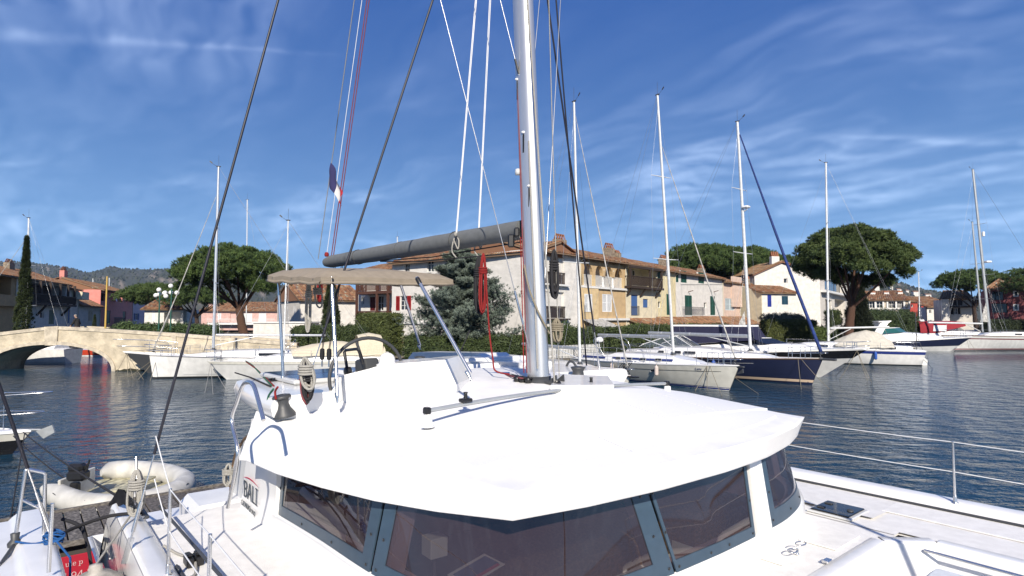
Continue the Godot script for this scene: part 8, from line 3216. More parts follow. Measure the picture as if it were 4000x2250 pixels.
	g.prism([r2[0] + UP * 1.2 + o7.h * 0.3, r2[0] + UP * 1.2 - o7.h * 0.9, r2[0] + UP * 3.4 - o7.h * 0.6], o7.side * 0.03)
	part(boat, "riding_sail", g, M.canvas_white)
	part_tube(boat, "boom", [r2[0] + UP * 1.0, r2[0] + UP * 1.15 + o7.h * 7.2], 0.10, M.mast_white)
	wire(boat, "kicker", r2[0] + UP * 0.1 + o7.h * 0.3, r2[0] + UP * 0.85 + o7.h * 1.9, 0.05, "mast_white")
	rails(boat, o7, 0.2, 0.9, 8, 0.7)
	pulpit(boat, o7, 0.92, 0.3, 0.7)
	for q in [[3790, 1375], [3815, 1370]]: mooring(boat, skin(o7, 0.9, sheer(o7, 0.9), -1.0), level(q[0], q[1] + 4, 0.0))
	# cruiser with the dark red canopy
	var o8 = {"stem": far(3885, 1245, 75.5) - UP * EYE, "h": Vector3(0.97, 0, 0.2), "len": 9.5, "beam": 3.2, "fb": 1.7, "fs": 1.4, "rake": 1.4, "plan": [0.92, 0.98, 1.0, 0.86, 0.5, 0.2, 0.02]}
	boat = new_hull("motor_boat", "white cruiser with a dark red canvas canopy and clear window panel", "motor boat", o8)
	hull_band(boat, "hull", o8, y.call(-0.4), func(t: float) -> float: return sheer(o8, t), M.hull_white)
	deck(boat, o8, M.gelcoat)
	trunk_cabin(boat, o8, [[0.05, 1.4, 0.4], [0.45, 1.35, 0.6], [0.8, 0.8, 0.3], [0.9, 0.4, 0.02]], M.gelcoat)
	g = Geo.new()
	rows = []
	for q in [[-1.35, 0.4], [-1.3, 1.1], [-1.05, 1.75], [0.0, 1.85], [1.05, 1.75], [1.3, 1.1], [1.35, 0.4]]:
		rows.append([L(o8, 0.05, sheer(o8, 0.0) + q[1], q[0]), L(o8, 0.25, sheer(o8, 0.0) + q[1] * 1.02, q[0]), L(o8, 0.45, sheer(o8, 0.0) + maxf(q[1] * 1.04, 0.9), q[0] * 0.95), L(o8, 0.6, sheer(o8, 0.0) + maxf(q[1], 1.3) * 0.98, q[0] * 0.9)])
	g.grid(rows)
	var cn = part(boat, "canopy", g, M.canvas_red)
	for side in [-1.0, 1.0]:
		g = Geo.new()
		var a = L(o8, 0.2, sheer(o8, 0.0) + 0.62, 1.38 * side)
		g.prism([a, a + o8.h * 1.5, a + o8.h * 1.6 + UP * 0.75 - o8.side * side * 0.14, a + o8.h * 0.15 + UP * 0.75 - o8.side * side * 0.14], o8.side * side * 0.02)
		part(cn, "clear_panel", g, M.gelcoat_grey)
	g = Geo.new()
	wl = []; wh = []
	for q in [[0.5, -1.2], [0.64, 0.0], [0.5, 1.2]]:
		wl.append(L(o8, q[0], sheer(o8, 0.5) + 0.6, q[1])); wh.append(L(o8, q[0] - 0.08, sheer(o8, 0.5) + 1.25, q[1] * 0.9))
	for i in 2: g.quad(wl[i], wh[i], wh[i + 1], wl[i + 1])
	part(boat, "windscreen", g, M.clear_glass)
	# small sloop with a white boom, and a flybridge cruiser behind
	var o9 = {"stem": far(3712, 1245, 84.0) - UP * EYE, "h": Vector3(0.97, 0, 0.2), "len": 9.0, "beam": 3.0, "fb": 1.3, "fs": 1.1, "rake": 0.6}
	boat = new_hull("sailing_yacht", "small white sloop with a bare white boom in front of the far cottages", "sailing yacht", o9)
	hull_band(boat, "hull", o9, y.call(-0.4), func(t: float) -> float: return sheer(o9, t), M.hull_white)
	deck(boat, o9, M.deck)
	trunk_cabin(boat, o9, [[0.1, 0.9, 0.3], [0.4, 1.0, 0.5], [0.75, 0.6, 0.3], [0.8, 0.4, 0.02]], M.gelcoat)
	r = rig(boat, o9, 3590, [3588, 1062], 0.45, 0.07, "mast_white", [0.5], 0.97, "", 0.03)
	part_tube(boat, "boom", [r[0] + UP * 1.5, r[0] + UP * 1.4 - o9.h * 3.3], 0.09, M.mast_white)
	var o10 = {"stem": far(3775, 1245, 92.0) - UP * EYE, "h": Vector3(0.97, 0, 0.15), "len": 12.0, "beam": 4.0, "fb": 1.8, "fs": 1.4, "rake": 1.6, "plan": [0.92, 0.98, 1.0, 0.86, 0.5, 0.2, 0.02]}
	boat = new_hull("motor_yacht", "white flybridge cruiser behind the red canopied boat", "motor yacht", o10)
	hull_band(boat, "hull", o10, y.call(-0.4), func(t: float) -> float: return sheer(o10, t), M.hull_white)
	deck(boat, o10, M.gelcoat)
	trunk_cabin(boat, o10, [[0.05, 1.7, 1.3], [0.5, 1.6, 1.3], [0.66, 1.3, 0.5], [0.88, 0.5, 0.1]], M.gelcoat)
	g = Geo.new()
	g.box(L(o10, 0.28, sheer(o10, 0.3) + 0.95, 0.0), Vector3(5.0, 0.5, 3.1), Basis(o10.h, UP, o10.side))
	part(boat, "window", g, M.dark_glass)
	g = Geo.new()
	g.cbox(L(o10, 0.24, sheer(o10, 0.3) + 1.75, 0.0), Vector3(5.0, 0.55, 3.0), 0.1, Basis(o10.h, UP, o10.side))
	part(boat, "flybridge", g, M.gelcoat)
	g = Geo.new()
	g.lathe(L(o10, 0.1, sheer(o10, 0.1) + 2.1, 0.0), UP, [[0.1, 0.0], [0.1, 0.5], [0.5, 0.55], [0.55, 0.8], [0.3, 1.0], [0.0, 1.05]], 12)
	part(boat, "radar_dome", g, M.gelcoat)

	# ---- boats on the left
	var o11 = {"stem": level(598, 1480, 0.0), "h": Vector3(-0.925, 0, 0.38), "len": 11.2, "beam": 3.3, "fb": 1.38, "fs": 1.1, "rake": 0.22}
	boat = new_hull("sailing_yacht", "white sailing yacht moored in front of the bridge wall, its bow to the left", "sailing yacht", o11)
	hull_band(boat, "hull", o11, y.call(-0.4), func(t: float) -> float: return sheer(o11, t), M.hull_white)
	hull_band(boat, "boot_stripe", o11, y.call(-0.12), y.call(0.12), M.antifoul, 0.008, 1)
	hull_band(boat, "waterline_stripe", o11, y.call(0.22), y.call(0.27), M.gelcoat_grey, 0.008, 1, 0.0, 0.85)
	deck(boat, o11, M.deck)
	toe_rail(boat, o11, M.dark_grey, 0.025)
	trunk_cabin(boat, o11, [[0.05, 1.15, 0.28], [0.28, 1.2, 0.4], [0.4, 1.15, 0.48], [0.62, 0.9, 0.4], [0.82, 0.4, 0.12], [0.86, 0.3, 0.02]], M.gelcoat)
	cabin_window(boat, o11, 0.22, 0.48, 1.18, 1.09, 0.14, 0.30, false)
	r = rig(boat, o11, 838, [854, 652], 0.44, 0.085, "mast_alu", [0.36, 0.66], 0.86, "canvas_white", 0.03)
	boom(boat, r, o11, 0.9, L(o11, 0.12, 2.5, 0.0), 0.07, "mast_alu")
	g = Geo.new()
	for s in [0.0, 0.55]:
		var a = L(o11, 0.34, sheer(o11, 0.34) + 0.4, -1.0)
		var b = L(o11, 0.34, sheer(o11, 0.34) + 0.4, 1.0)
		g.tube(curve([a, a + UP * 0.6 - o11.h * s, (a + b) / 2 + UP * 0.75 - o11.h * s, b + UP * 0.6 - o11.h * s, b], 5), 0.014, 5)
	part(boat, "sprayhood_frame", g, M.steel)
	rails(boat, o11, 0.1, 0.86, 6)
	pulpit(boat, o11, 0.9, 0.2)
	pushpit(boat, o11)
	for q in [[500, 1468], [538, 1478], [586, 1482]]: mooring(boat, skin(o11, 0.97, sheer(o11, 0.97), 1.0), level(q[0], q[1] + 6, 0.0), "rope_cream", 0.015)
	for t in [0.35, 0.62]: fender("white fender on the left yacht's side, " + ("nearer its stern" if t < 0.5 else "nearer its bow"), skin(o11, t, sheer(o11, t) - 0.1, 1.0, 0.13), 0.6, 0.11, "fender", skin(o11, t, sheer(o11, t) + 0.3, 1.0))
	# sharp dark bow behind it
	var o12 = {"stem": level(588, 1456, 0.0) + Vector3(0, 0, 0.3), "h": Vector3(-0.985, 0, 0.1), "len": 6.0, "beam": 1.7, "fb": 1.35, "fs": 0.9, "rake": 1.5}
	boat = new_hull("sailing_boat", "slender dark bowed boat with a long raised pulpit against the bridge wall", "boat", o12)
	hull_band(boat, "hull", o12, y.call(-0.3), func(t: float) -> float: return sheer(o12, t), M.dark_grey)
	hull_band(boat, "gunwale", o12, func(t: float) -> float: return sheer(o12, t), func(t: float) -> float: return sheer(o12, t) + 0.09, M.gelcoat, 0.02, 1)
	deck(boat, o12, M.deck)
	pulpit(boat, o12, 0.7, 0.5, 0.85)
	rails(boat, o12, 0.2, 0.65, 3, 0.8)
	for q in [[448, 1462], [500, 1470], [520, 1474], [560, 1478]]: mooring(boat, skin(o12, 0.99, sheer(o12, 0.99), 1.0), level(q[0], q[1] + 4, 0.0), "rope_cream", 0.014)
	# white sports cruiser with cream covers
	var o13 = {"stem": level(884, 1482, 0.0), "h": Vector3(-0.925, 0, 0.38), "len": 9.4, "beam": 2.9, "fb": 1.05, "fs": 0.95, "rake": 1.0, "plan": [0.92, 0.98, 1.0, 0.88, 0.55, 0.24, 0.02]}
	boat = new_hull("motor_boat", "white motor boat with cream canvas covers behind the stainless awning posts", "motor boat", o13)
	hull_band(boat, "hull", o13, y.call(-0.4), func(t: float) -> float: return sheer(o13, t), M.hull_white)
	hull_band(boat, "gunwale", o13, func(t: float) -> float: return sheer(o13, t) - 0.12, func(t: float) -> float: return sheer(o13, t) + 0.06, M.hull_cream, 0.03, 1)
	deck(boat, o13, M.gelcoat)
	trunk_cabin(boat, o13, [[0.05, 1.2, 0.5], [0.4, 1.2, 0.65], [0.7, 0.8, 0.4], [0.9, 0.3, 0.05]], M.gelcoat)
	g = Geo.new()
	rows = []
	for i in 10:
		var t = lerpf(0.02, 0.62, i / 9.0)
		var hh = soft([0.0, 0.15, 0.3, 0.45, 0.62], [0.7, 0.85, 1.15, 1.0, 0.5], t)
		var row = []
		for k in 9:
			var s = lerpf(-1.0, 1.0, k / 8.0)
			row.append(L(o13, t, sheer(o13, t) + 0.35 + hh * 0.75 * pow(1.0 - s * s, 0.6) + 0.03 * sin(i * 2.1 + k), s * 1.2))
		rows.append(row)
	g.grid(rows)
	part(boat, "cockpit_cover", g, M.canvas_cream)
	g = Geo.new()
	rows = []
	for i in 9:
		var a = PI * i / 8.0
		rows.append([L(o13, 0.04, 1.2 + 1.35 * pow(sin(a), 0.5), -1.15 * cos(a)), L(o13, 0.12, 1.25 + 1.45 * pow(sin(a), 0.5), -1.15 * cos(a)), L(o13, 0.2, 1.2 + 1.35 * pow(sin(a), 0.5), -1.15 * cos(a))])
	g.grid(rows)
	part(boat, "folded_bimini", g, M.canvas_cream)
	r = rig(boat, o13, 1112, [1126, 862], 0.55, 0.05, "mast_white", [0.5], 0.97, "", 0.03)
	rails(boat, o13, 0.2, 0.95, 5, 0.7)
	pulpit(boat, o13, 0.95, 0.1, 0.7)
	for q in [[800, 1534], [832, 1540], [888, 1528]]: mooring(boat, skin(o13, 0.99, sheer(o13, 0.99), 1.0), level(q[0], q[1], 0.0), "rope_white", 0.012)
	# beyond the arch
	var s14 = level(250, 1422, 0.0) + Vector3(0, 0, -1.0)
	var o14 = {"stem": s14 + Vector3(-9.5, 0, 0.3), "h": Vector3(-1, 0, 0.03), "len": 9.5, "beam": 3.0, "fb": 1.3, "fs": 1.15, "rake": 0.5}
	boat = new_hull("sailing_yacht", "white yacht hull seen through the bridge arch", "sailing yacht", o14)
	hull_band(boat, "hull", o14, y.call(-0.4), func(t: float) -> float: return sheer(o14, t), M.hull_white)
	hull_band(boat, "waterline_stripe", o14, y.call(0.06), y.call(0.16), M.gelcoat_grey, 0.008, 1)
	deck(boat, o14, M.deck)
	trunk_cabin(boat, o14, [[0.1, 0.9, 0.25], [0.4, 1.0, 0.5], [0.75, 0.6, 0.3], [0.8, 0.4, 0.02]], M.gelcoat)
	r = rig(boat, o14, 110, [112, 852], 0.4, 0.075, "mast_white", [0.3, 0.62], 0.86, "canvas_white", 0.028)
	var s15 = level(385, 1390, 0.0)
	var o15 = {"stem": s15 + Vector3(-4.2, 0, 0.3), "h": Vector3(-1, 0, 0.05), "len": 5.5, "beam": 1.9, "fb": 0.7, "fs": 0.62, "rake": 0.5}
	boat = new_hull("motor_boat", "orange red boat moored beyond the bridge arch", "boat", o15)
	hull_band(boat, "hull", o15, y.call(-0.3), func(t: float) -> float: return sheer(o15, t), M.hull_red)
	hull_band(boat, "boot_stripe", o15, y.call(-0.1), y.call(0.12), M.hull_white, 0.008, 1)
	deck(boat, o15, M.gelcoat)
	g = Geo.new()
	g.ball(skin(o15, 1.0, 0.45, 0.0) + Vector3(-0.2, 0, 0.4), Vector3(0.24, 0.24, 0.24), 12, 8)
	solo("buoy", "round white mooring buoy beside the orange red boat", "buoy", g, M.gelcoat)
	# bare masts of boats hidden behind the trees and houses
	for q in [[963, 1215, 966, 780, 88.0, "bare silver mast rising behind the left pine"], [365, 1200, 363, 1088, 120.0, "thin mast above the pink house roof"], [426, 1180, 427, 1085, 120.0, "second thin mast above the pink house roof"], [1551, 1010, 1552, 925, 95.0, "short masthead peeping over the grey boom"]]:
		var a = far(q[0], 1245, q[4])
		a.y = 0.9
		var b = far(q[2], q[3], q[4])
		var m = thing("distant_mast", q[5], "mast", a, "distant masts")
		part_tube(m, "spar", [a, b], 0.075, M.mast_white)
		g = Geo.new()
		g.tube([b, b + UP * 0.9], 0.012, 4)
		g.bar(b - Vector3(0.25, 0, 0), b + Vector3(0.25, 0, 0), 0.05, 0.05)
		part(m, "masthead", g, M.dark_grey)
		wire(m, "stay", b, a + Vector3(3.5, 0, 0), 0.012, "wire")

# ---------------------------------------------------------------- pontoon, dinghy and the neighbouring boat
func foreground() -> void:
	var g: Geo
	var hb = Basis(fore, UP, fore.cross(UP))
	var q = RandomNumberGenerator.new()
	q.seed = 77
	# pontoon of grey planks
	var pon = thing("pontoon", "weathered grey plank pontoon behind the sterns of the two catamarans", "pontoon", B(-10.45, 2.0, EYE))
	var kinds = []
	for i in 4:
		g = Geo.new()
		g.cbox(Vector3.ZERO, Vector3(1.60, 0.035, 0.185), 0.006)
		kinds.append(g.mesh(Transform3D(), false))
	for i in 66:
		var p = -4.0 + i * 0.203
		var m: String = ["plank", "plank_pale", "plank_dark"][q.randi_range(0, 2)]
		piece(pon, "plank", kinds[i % 4], M[m], Transform3D(hb.rotated(UP, q.randf_range(-0.004, 0.004)), B(-10.45 + q.randf_range(-0.008, 0.008), p, 2.9 + q.randf_range(-0.003, 0.003))))
	for s in [-11.28, -9.63]:
		g = Geo.new()
		g.bar(B(s, -4.2, 2.885), B(s, 9.5, 2.885), 0.05, 0.07)
		part(pon, "edge_rail", g, M.plank_pale)
	for s in [-11.1, -10.45, -9.8]:
		g = Geo.new()
		g.bar(B(s, -4.2, 3.02), B(s, 9.5, 3.02), 0.12, 0.18)
		part(pon, "joist", g, M.joist)
	for p in [-3.0, 0.5, 4.0, 7.5]:
		g = Geo.new()
		g.cbox(B(-10.45, p, 3.4), Vector3(1.4, 0.55, 1.2), 0.1, hb)
		part(pon, "float", g, M.dark_grey)
	g = Geo.new()
	g.cbox(B(-9.56, 0.62, 3.20), Vector3(0.02, 0.36, 0.8), 0.004, hb)
	var ban = solo("banner", "red name board with pale digits fixed to the pontoon edge", "sign", g, M.banner_red)
	text(ban, "lettering", "04 94 5", 0.12, M.banner_text, B(-9.545, 0.62, 3.27), port, UP)
	text(ban, "lettering", "ule p", 0.08, M.banner_text, B(-9.545, 0.62, 3.12), port, UP, "Droid Serif")

	# --- inflatable dinghy
	var dy = 0.33
	var line = []
	for k in [[172, 1908], [300, 1962], [450, 1975], [600, 1952], [700, 1912], [722, 1880], [660, 1852], [560, 1838], [470, 1836], [395, 1848]]: line.append(level(k[0], k[1], dy))
	var din = thing("dinghy", "white inflatable dinghy with a black outboard floating beyond the pontoon", "dinghy", level(450, 1905, 0.0))
	var path = curve(line, 6)
	var rad = []
	for i in path.size():
		var e = mini(i, path.size() - 1 - i)
		rad.append(0.20 * clampf(0.35 + e * 0.22, 0.0, 1.0))
	g = Geo.new()
	g.tube(path, rad, 16)
	var tb = part(din, "buoyancy_tube", g, M.dinghy)
	g = Geo.new()
	var rope = []
	for i in range(4, path.size() - 4, 2):
		var c: Vector3 = path[i]
		rope.append(c + (c - level(450, 1905, dy)).normalized() * 0.17 + UP * (0.12 - 0.05 * (i % 4)))
	g.tube(rope, 0.008, 5)
	part(tb, "grab_line", g, M.dark_grey)
	g = Geo.new()
	var fl = []
	for i in range(0, path.size(), 3): fl.append(path[i] - UP * 0.14)
	g.prism(fl, -UP * 0.06)
	part(din, "floor", g, M.dinghy_floor)
	g = Geo.new()
	var tr = level(300, 1905, dy)
	var ax: Vector3 = (level(690, 1890, dy) - level(250, 1895, dy)).normalized()
	var cr = ax.cross(UP)
	g.cbox(tr + UP * 0.05, Vector3(0.05, 0.45, 1.0), 0.012, Basis(ax, UP, cr))
	part(din, "transom", g, M.dinghy)
	g = Geo.new()
	g.cbox(tr + ax * 1.1 + UP * 0.06, Vector3(0.24, 0.04, 1.05), 0.012, Basis(ax, UP, cr))
	part(din, "thwart", g, M.dinghy_floor)
	var ob = level(305, 1868, 0.62)
	g = Geo.new()
	g.cbox(ob + UP * 0.06, Vector3(0.34, 0.2, 0.24), 0.05, Basis(ax, UP, cr))
	g.cbox(ob + UP * 0.2 - ax * 0.02, Vector3(0.28, 0.16, 0.21), 0.05, Basis(ax, UP, cr))
	var mo = part(din, "outboard_motor", g, M.black_plastic)
	g = Geo.new()
	g.cbox(ob - UP * 0.32 - ax * 0.05, Vector3(0.16, 0.5, 0.13), 0.03, Basis(ax, UP, cr))
	part(mo, "shaft_leg", g, M.black_plastic)
	g = Geo.new()
	g.tube([ob + UP * 0.05 + ax * 0.12, ob + UP * 0.34 + ax * 0.2], 0.02, 8)
	part(mo, "tiller", g, M.black_plastic)

	# --- bow of the boat at the left edge
	var o = {"stem": level(46, 1774, 0.0), "h": Vector3(0.97, 0, -0.1), "len": 8.0, "beam": 2.6, "fb": 0.58, "fs": 0.5, "rake": 0.45}
	var boat = new_hull("motor_boat", "white bow with a dark underside pushing in from the left edge", "boat", o)
	hull_band(boat, "hull", o, func(_t: float) -> float: return -0.3, func(t: float) -> float: return sheer(o, t) - 0.2, M.hull_black)
	hull_band(boat, "topside", o, func(t: float) -> float: return sheer(o, t) - 0.2, func(t: float) -> float: return sheer(o, t), M.hull_cream, 0.006, 2)
	deck(boat, o, M.gelcoat)
	toe_rail(boat, o, M.gelcoat, 0.03)
	pulpit(boat, o, 0.8, 0.35, 1.0)
	g = Geo.new()
	var an = skin(o, 1.0, sheer(o, 1.0), 0.0)
	g.tube([an - o.h * 0.5 + UP * 0.06, an + o.h * 0.25 + UP * 0.05], 0.03, 6)
	g.prism([an + o.h * 0.15 + UP * 0.02, an + o.h * 0.55 + UP * 0.18, an + o.h * 0.62 - UP * 0.02, an + o.h * 0.35 - UP * 0.18], o.side * 0.05)
	part(boat, "anchor", g, M.mast_dull)
	for k in [[Vector3.ZERO, B(-6.6, 0.95, 1.82)], [Vector3(0, -0.05, 0.3), level(275, 1885, 0.35)]]:
		mooring(boat, an + k[0] - o.h * 0.2, k[1], "rope_black", 0.014)
	mooring(boat, an - o.h * 0.15, level(34, 2062, 0.0), "rope_black", 0.014)

	# --- neighbouring catamaran, only its port quarter shows
	var nb = thing("neighbour_catamaran", "white deck edge of the neighbouring catamaran in the lower left corner", "catamaran", B(-6.5, -0.3, EYE))
	g = Geo.new()
	var rows = []
	for i in 21:
		var s = lerpf(-7.65, -2.5, i / 20.0)
		var e = 0.36 - 0.10 * pow(1.0 - i / 20.0, 2.0)
		rows.append([B(s, e - 0.15, 3.9), B(s, e - 0.03, 3.2), B(s, e, 2.4), B(s, e + 0.01, 1.98), B(s, e - 0.01, 1.91), B(s, e - 0.05, 1.895), B(s, e - 0.22, 1.90), B(s, e - 0.26, 1.93), B(s, e - 0.30, 1.97), B(s, e - 0.9, 1.975), B(s, e - 1.6, 1.96)])
	g.grid(rows)
	var cap = []
	for k in rows[0]: cap.append(k)
	cap.append(rows[0][10] - UP * 1.9)
	g.prism(cap, -fore * 0.02)
	part(nb, "hull", g, M.gelcoat)
	g = Geo.new()
	g.cbox(B(-6.6, -0.42, 1.93), Vector3(1.5, 0.1, 0.5), 0.03, hb)
	part(nb, "locker_lid", g, M.gelcoat)
	g = Geo.new()
	var pl = -6.75
	g.tube([bs(57, 2125, pl), bs(100, 1838, pl), bs(106, 1832, pl), bs(168, 1845, pl), bs(177, 1852, pl), bs(171, 2105, pl)], 0.015, 8)
	g.tube([bs(82, 1950, pl), bs(173, 1994, pl)], 0.012, 8)
	var fr = part(nb, "stern_rail", g, M.steel)
	g = Geo.new()
	g.tube([bs(205, 1966, -5.6), bs(190, 2235, -5.6)], 0.013, 8)
	part(nb, "stanchion", g, M.steel)
	var cpl = B(-6.42, 0.27, 1.90)
	var mt = B(-5.2, -3.3, EYE - 14.2)
	var dir = (mt - cpl).normalized()
	var sh = wire(nb, "shroud", cpl + dir * 0.7, mt, 0.0135, "shroud_black")
	wire(sh, "wire_end", cpl + dir * 0.3, cpl + dir * 0.75, 0.007, "steel")
	g = Geo.new()
	g.tube([cpl + dir * 0.04, cpl + dir * 0.12, cpl + dir * 0.13, cpl + dir * 0.38, cpl + dir * 0.39, cpl + dir * 0.48], [0.01, 0.01, 0.017, 0.017, 0.009, 0.009], 8)
	part(sh, "bottlescrew", g, M.steel)
	g = Geo.new()
	g.lathe(bs(58, 2120, pl), UP, [[0.05, -0.03], [0.055, 0.0], [0.03, 0.03], [0.035, 0.08], [0.0, 0.09]], 10)
	part(nb, "rail_base", g, M.dark_grey)
	part_tube(nb, "boat_hook", [bs(60, 2120, -6.75), bs(-30, 2250, -6.2)], 0.014, M.dark_grey)
	# blue lashing on its chainplate
	g = Geo.new()
	for k in 7:
		var pts = []
		for j in 9:
			var a = TAU * j / 8.0
			pts.append(cpl + UP * (0.02 + 0.012 * k) + Vector3(cos(a) * (0.07 + 0.01 * (k % 3)), 0.02 * sin(a * 2.0 + k), sin(a) * 0.05))
		g.tube(pts, 0.008, 5, false)
	lines(g, [cpl + UP * 0.05, cpl + fore * 0.15 + port * 0.05, cpl + fore * 0.3 + port * 0.1 - UP * 0.05], 0.009)
	lines(g, [cpl + UP * 0.05, cpl - fore * 0.1 - port * 0.12, cpl - fore * 0.2 - port * 0.25 + UP * 0.02], 0.009)
	lines(g, [cpl + fore * 0.3 + port * 0.1 - UP * 0.05, cpl + fore * 0.3 + port * 0.1 - UP * 0.4, cpl + fore * 0.25 + port * 0.06 - UP * 0.9], 0.009)
	var bl = solo("lashing", "bright blue rope lashed round the neighbour's chainplate", "rope", g, M.rope_blue)
	# big fender between the hulls
	var ft = B(-5.85, 0.52, 1.98)
	var ff = thing("fender", "large round topped white fender squeezed between the two catamarans", "fender", ft - UP * 0.95, "fenders")
	g = Geo.new()
	g.lathe(ft - UP * 0.95, UP, [[0.0, 0.0], [0.1, 0.03], [0.19, 0.12], [0.215, 0.25], [0.215, 0.72], [0.19, 0.84], [0.11, 0.90], [0.05, 0.92], [0.045, 0.97], [0.0, 0.98]], 20)
	part(ff, "float", g, M.fender)
	wire(ff, "lanyard", ft + UP * 0.02, B(-6.6, 0.86, 1.80), 0.010, "rope_white")
	# black stern line from the catamaran's cleat and a rolled black cloth on it
	g = Geo.new()
	lines(g, [B(-6.62, 0.95, 1.83), B(-6.75, 0.7, 1.84), B(-6.7, 0.45, 1.87), B(-6.45, 0.30, 1.85)], 0.016)
	lines(g, [B(-7.0, 0.35, 1.86), B(-6.8, 0.5, 1.95), B(-6.3, 0.55, 2.3), B(-6.0, 0.52, 2.7)], 0.016)
	var bk = solo("stern_line", "black mooring rope stretched between the two catamarans", "rope", g, M.rope_black)
	bk.set_meta("kind", "stuff")
	bk.remove_meta("kind")
	g = Geo.new()
	rows = []
	for i in 9:
		var t = i / 8.0
		var c = bp(lerpf(425, 522, t), 1972 - 30.0 * sin(t * PI), 0.80)
		var row = []
		for k in 10:
			var a = TAU * k / 10.0
			var rr = 0.075 * sin(clampf(t, 0.06, 0.94) * PI) * (1.0 + 0.25 * sin(k * 2.7 + i * 1.9))
			row.append(c + UP * sin(a) * rr + fore * cos(a) * rr * 0.9)
		rows.append(row)
	g.grid(rows, true)
	solo("cloth_bundle", "rumpled black cloth wrapped round the mooring rope at the stern", "cloth", g, M.rope_black)
	# rope hanks
	var side = Vector3(1, 0, -0.2).normalized()
	var stn = B(-5.80, 0.9, 1.87)
	g = Geo.new()
	g.tube([bp(540, 2110, 0.9), bp(532, 1785, 0.9)], [0.014, 0.012], 8)
	solo("boat_pole", "thin stainless pole carrying a hank of white rope at the shroud foot", "pole", g, M.steel)
	solo("rope_hank", "hank of white rope hung at the foot of the long black shroud", "rope", hank(bp(535, 1835, 0.86), 0.42, 0.15, 9, 0.012, side, 1), M.rope_white, "hanks of rope")
	solo("rope_hank", "black, looped part of the rope bundle hung by the awning post", "rope", hank(bp(1205, 1420, 1.98), 0.36, 0.12, 7, 0.011, side, 2), M.rope_black, "hanks of rope")
	solo("rope_hank", "white loops of the rope bundle hung by the awning post", "rope", hank(bp(1190, 1398, 1.94), 0.30, 0.14, 5, 0.012, side, 3, Vector3(0.05, 0, 0)), M.rope_white, "hanks of rope")
	solo("rope_hank", "pink flecked rope loop in the bundle by the awning post", "rope", hank(bp(1188, 1410, 1.96), 0.42, 0.10, 2, 0.011, side, 4, Vector3(0.03, 0, 0)), M.rope_pink, "hanks of rope")
	solo("rope_hank", "bright red rope hank hanging left of the tall mast", "rope", hank(bp(1888, 990, 3.85), 0.66, 0.10, 6, 0.010, side, 5, Vector3(-0.01, 0, 0)), M.rope_red, "hanks of rope")
	solo("rope_hank", "black rope hank hanging right behind the bright red one", "rope", hank(bp(1870, 1000, 4.0), 0.66, 0.11, 6, 0.012, side, 6), M.rope_black, "hanks of rope")
	solo("rope_hank", "red rope loops hanging under the left end of the awning", "rope", hank(bp(1250, 1082, 3.2), 0.36, 0.08, 6, 0.013, side, 7), M.rope_red, "hanks of rope")
	solo("rope_hank", "long white rope hanging from the awning's left post", "rope", hank(bp(1207, 1085, 2.35), 0.62, 0.07, 3, 0.010, side, 8), M.rope_white, "hanks of rope")
	solo("rope_hank", "wide white rope loop below the awning", "rope", hank(bp(1238, 1100, 2.5), 0.32, 0.10, 1, 0.010, side, 12, Vector3(0.03, 0, 0)), M.rope_white, "hanks of rope")
	solo("rope_hank", "thick black rope coil on the right side of the tall mast", "rope", hank(B(-4.50, 4.28, -0.72), 0.52, 0.10, 7, 0.014, side, 9), M.rope_black, "hanks of rope")
	solo("rope_hank", "cream rope coil low on the right side of the tall mast", "rope", hank(B(-4.46, 4.28, 0.0), 0.24, 0.15, 5, 0.011, side, 10), M.rope_cream, "hanks of rope")
	solo("rope_hank", "red and green sheet coil beside the black winch", "rope", hank(bp(1112, 1545, 1.95), 0.13, 0.13, 6, 0.012, side, 11), M.rope_red, "hanks of rope")
	solo("rope_hank", "green sheet loop behind the red coil at the winch", "rope", hank(bp(1092, 1550, 2.05), 0.12, 0.15, 4, 0.012, side, 13), M.rope_green, "hanks of rope")
	solo("rope_hank", "small pile of bright blue rope at the awning's front post", "rope", hank(bd(1800, 1462, 0.62) + UP * 0.06, 0.07, 0.16, 6, 0.010, side, 14), M.rope_blue, "hanks of rope")
	solo("rope_hank", "white rope coil on the rail by the aft steps", "rope", hank(bp(893, 1812, 1.6), 0.22, 0.13, 6, 0.007, side, 15), M.rope_white, "hanks of rope")
	# the tail of the red hank runs down to the mast foot
	g = Geo.new()
	lines(g, [bp(1900, 1120, 3.85), bp(1912, 1300, 3.85), bp(1925, 1400, 3.85), bp(1935, 1448, 3.85), bp(1990, 1462, 3.9)], 0.009)
	solo("rope_tail", "red rope end running down from the red hank to the mast foot", "rope", g, M.rope_red)
	g = Geo.new()
	lines(g, [bp(1835, 1290, 4.5), bp(1800, 1370, 4.3), bp(1772, 1430, 4.0), bp(1790, 1455, 3.6)], 0.008)
	solo("cable", "black cable curving down behind the awning's front post", "cable", g, M.rope_black)
	# torn courtesy flag on its halyard
	var fl0 = bp(1290, 635, 3.0)
	var fl_d = (bp(1245, 1010, 3.4) - bp(1385, 0, 3.0)).normalized()
	wireless(bp(1385, 0, 3.0) - fl_d * 3.0, bp(1243, 1012, 3.3))
	g = Geo.new()
	rows = []
	var cols = []
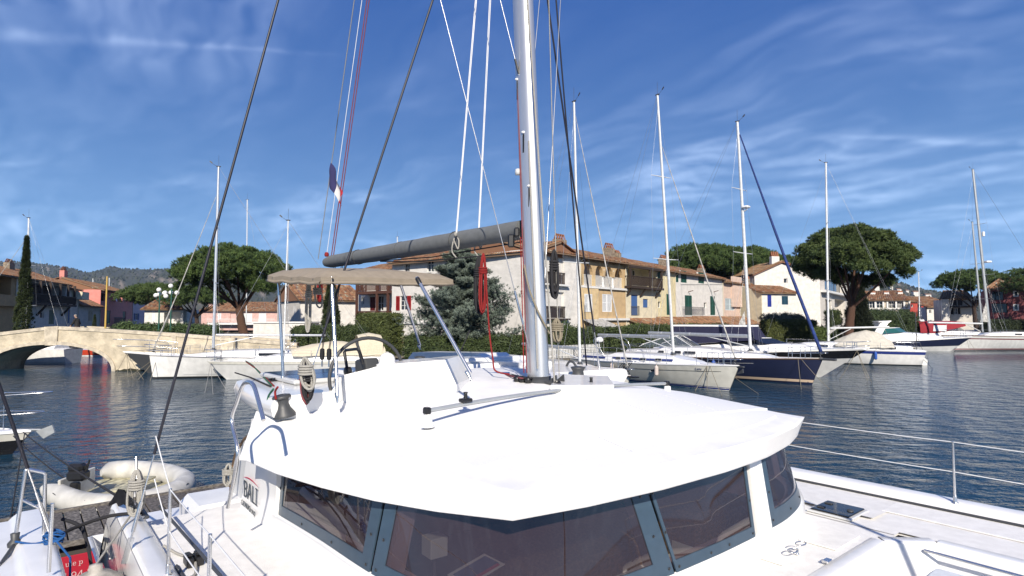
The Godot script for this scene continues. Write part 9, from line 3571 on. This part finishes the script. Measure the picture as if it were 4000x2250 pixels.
	for i in 11:
		var t = i / 10.0
		var row = []
		for k in 7:
			var s = k / 6.0
			var a = bp(lerpf(1292, 1283, s), lerpf(635, 712, s), 3.0)
			var b = bp(lerpf(1340, 1332, s), lerpf(755, 806, s), 2.95)
			row.append(a.lerp(b, t) + fore * 0.03 * sin(t * 9.0 + s * 3.0) + port * 0.02 * sin(t * 6.0 - s * 4.0))
		rows.append(row)
	var bands = [[0, 5, Color(0.03, 0.03, 0.10)], [5, 8, Color(0.6, 0.58, 0.56)], [8, 10, Color(0.45, 0.02, 0.03)]]
	var fg = thing("courtesy_flag", "tattered blue, white and red courtesy flag drooping on its halyard", "flag", fl0)
	for bnd in bands:
		g = Geo.new()
		g.col = bnd[2]
		g.grid(rows.slice(bnd[0], bnd[1] + 1))
		part(fg, "cloth_stripe", g, M.cloth, true)
	# things inside the saloon, behind the glass
	var cube = far(1698, 2130, 4.2)
	var lamp = thing("table_lamp", "pale cube shaped table lamp standing behind the cabin window", "lamp", cube - UP * 0.35)
	g = Geo.new()
	g.cbox(cube, Vector3(0.135, 0.135, 0.135), 0.006, Basis(UP, 0.65))
	part(lamp, "shade", g, M.interior_white)
	g = Geo.new()
	g.lathe(cube - UP * 0.36, UP, [[0.09, 0.0], [0.09, 0.015], [0.012, 0.03], [0.012, 0.29]], 12)
	part(lamp, "stem", g, M.steel)
	g = Geo.new()
	var br = far(1860, 2225, 3.85)
	g.cbox(br, Vector3(0.22, 0.006, 0.30), 0.002, Basis(fore, 0.2) * hb)
	var bro = solo("brochure", "pink edged brochure lying inside on the window shelf", "brochure", g, M.interior_white)
	g = Geo.new()
	g.cbox(br + UP * 0.005, Vector3(0.15, 0.003, 0.26), 0.001, Basis(fore, 0.2) * hb)
	part(bro, "cover_picture", g, M.solar_pale)
	g = Geo.new()
	g.cbox(br + UP * 0.006 + fore * 0.08, Vector3(0.03, 0.003, 0.24), 0.001, Basis(fore, 0.2) * hb)
	part(bro, "cover_band", g, M.logo_red)

func wireless(a: Vector3, b: Vector3) -> void:
	var g = Geo.new()
	g.tube([a, b], 0.0055, 6)
	solo("flag_halyard", "thin white halyard that carries the torn flag", "rope", g, M.rope_white)


func _ready() -> void:
	rng.seed = 7
	light()
	materials()
	setting()
	bridge()
	row_houses()
	far_houses()
	left_houses()
	greenery()
	yachts()
	foreground()
	catamaran()
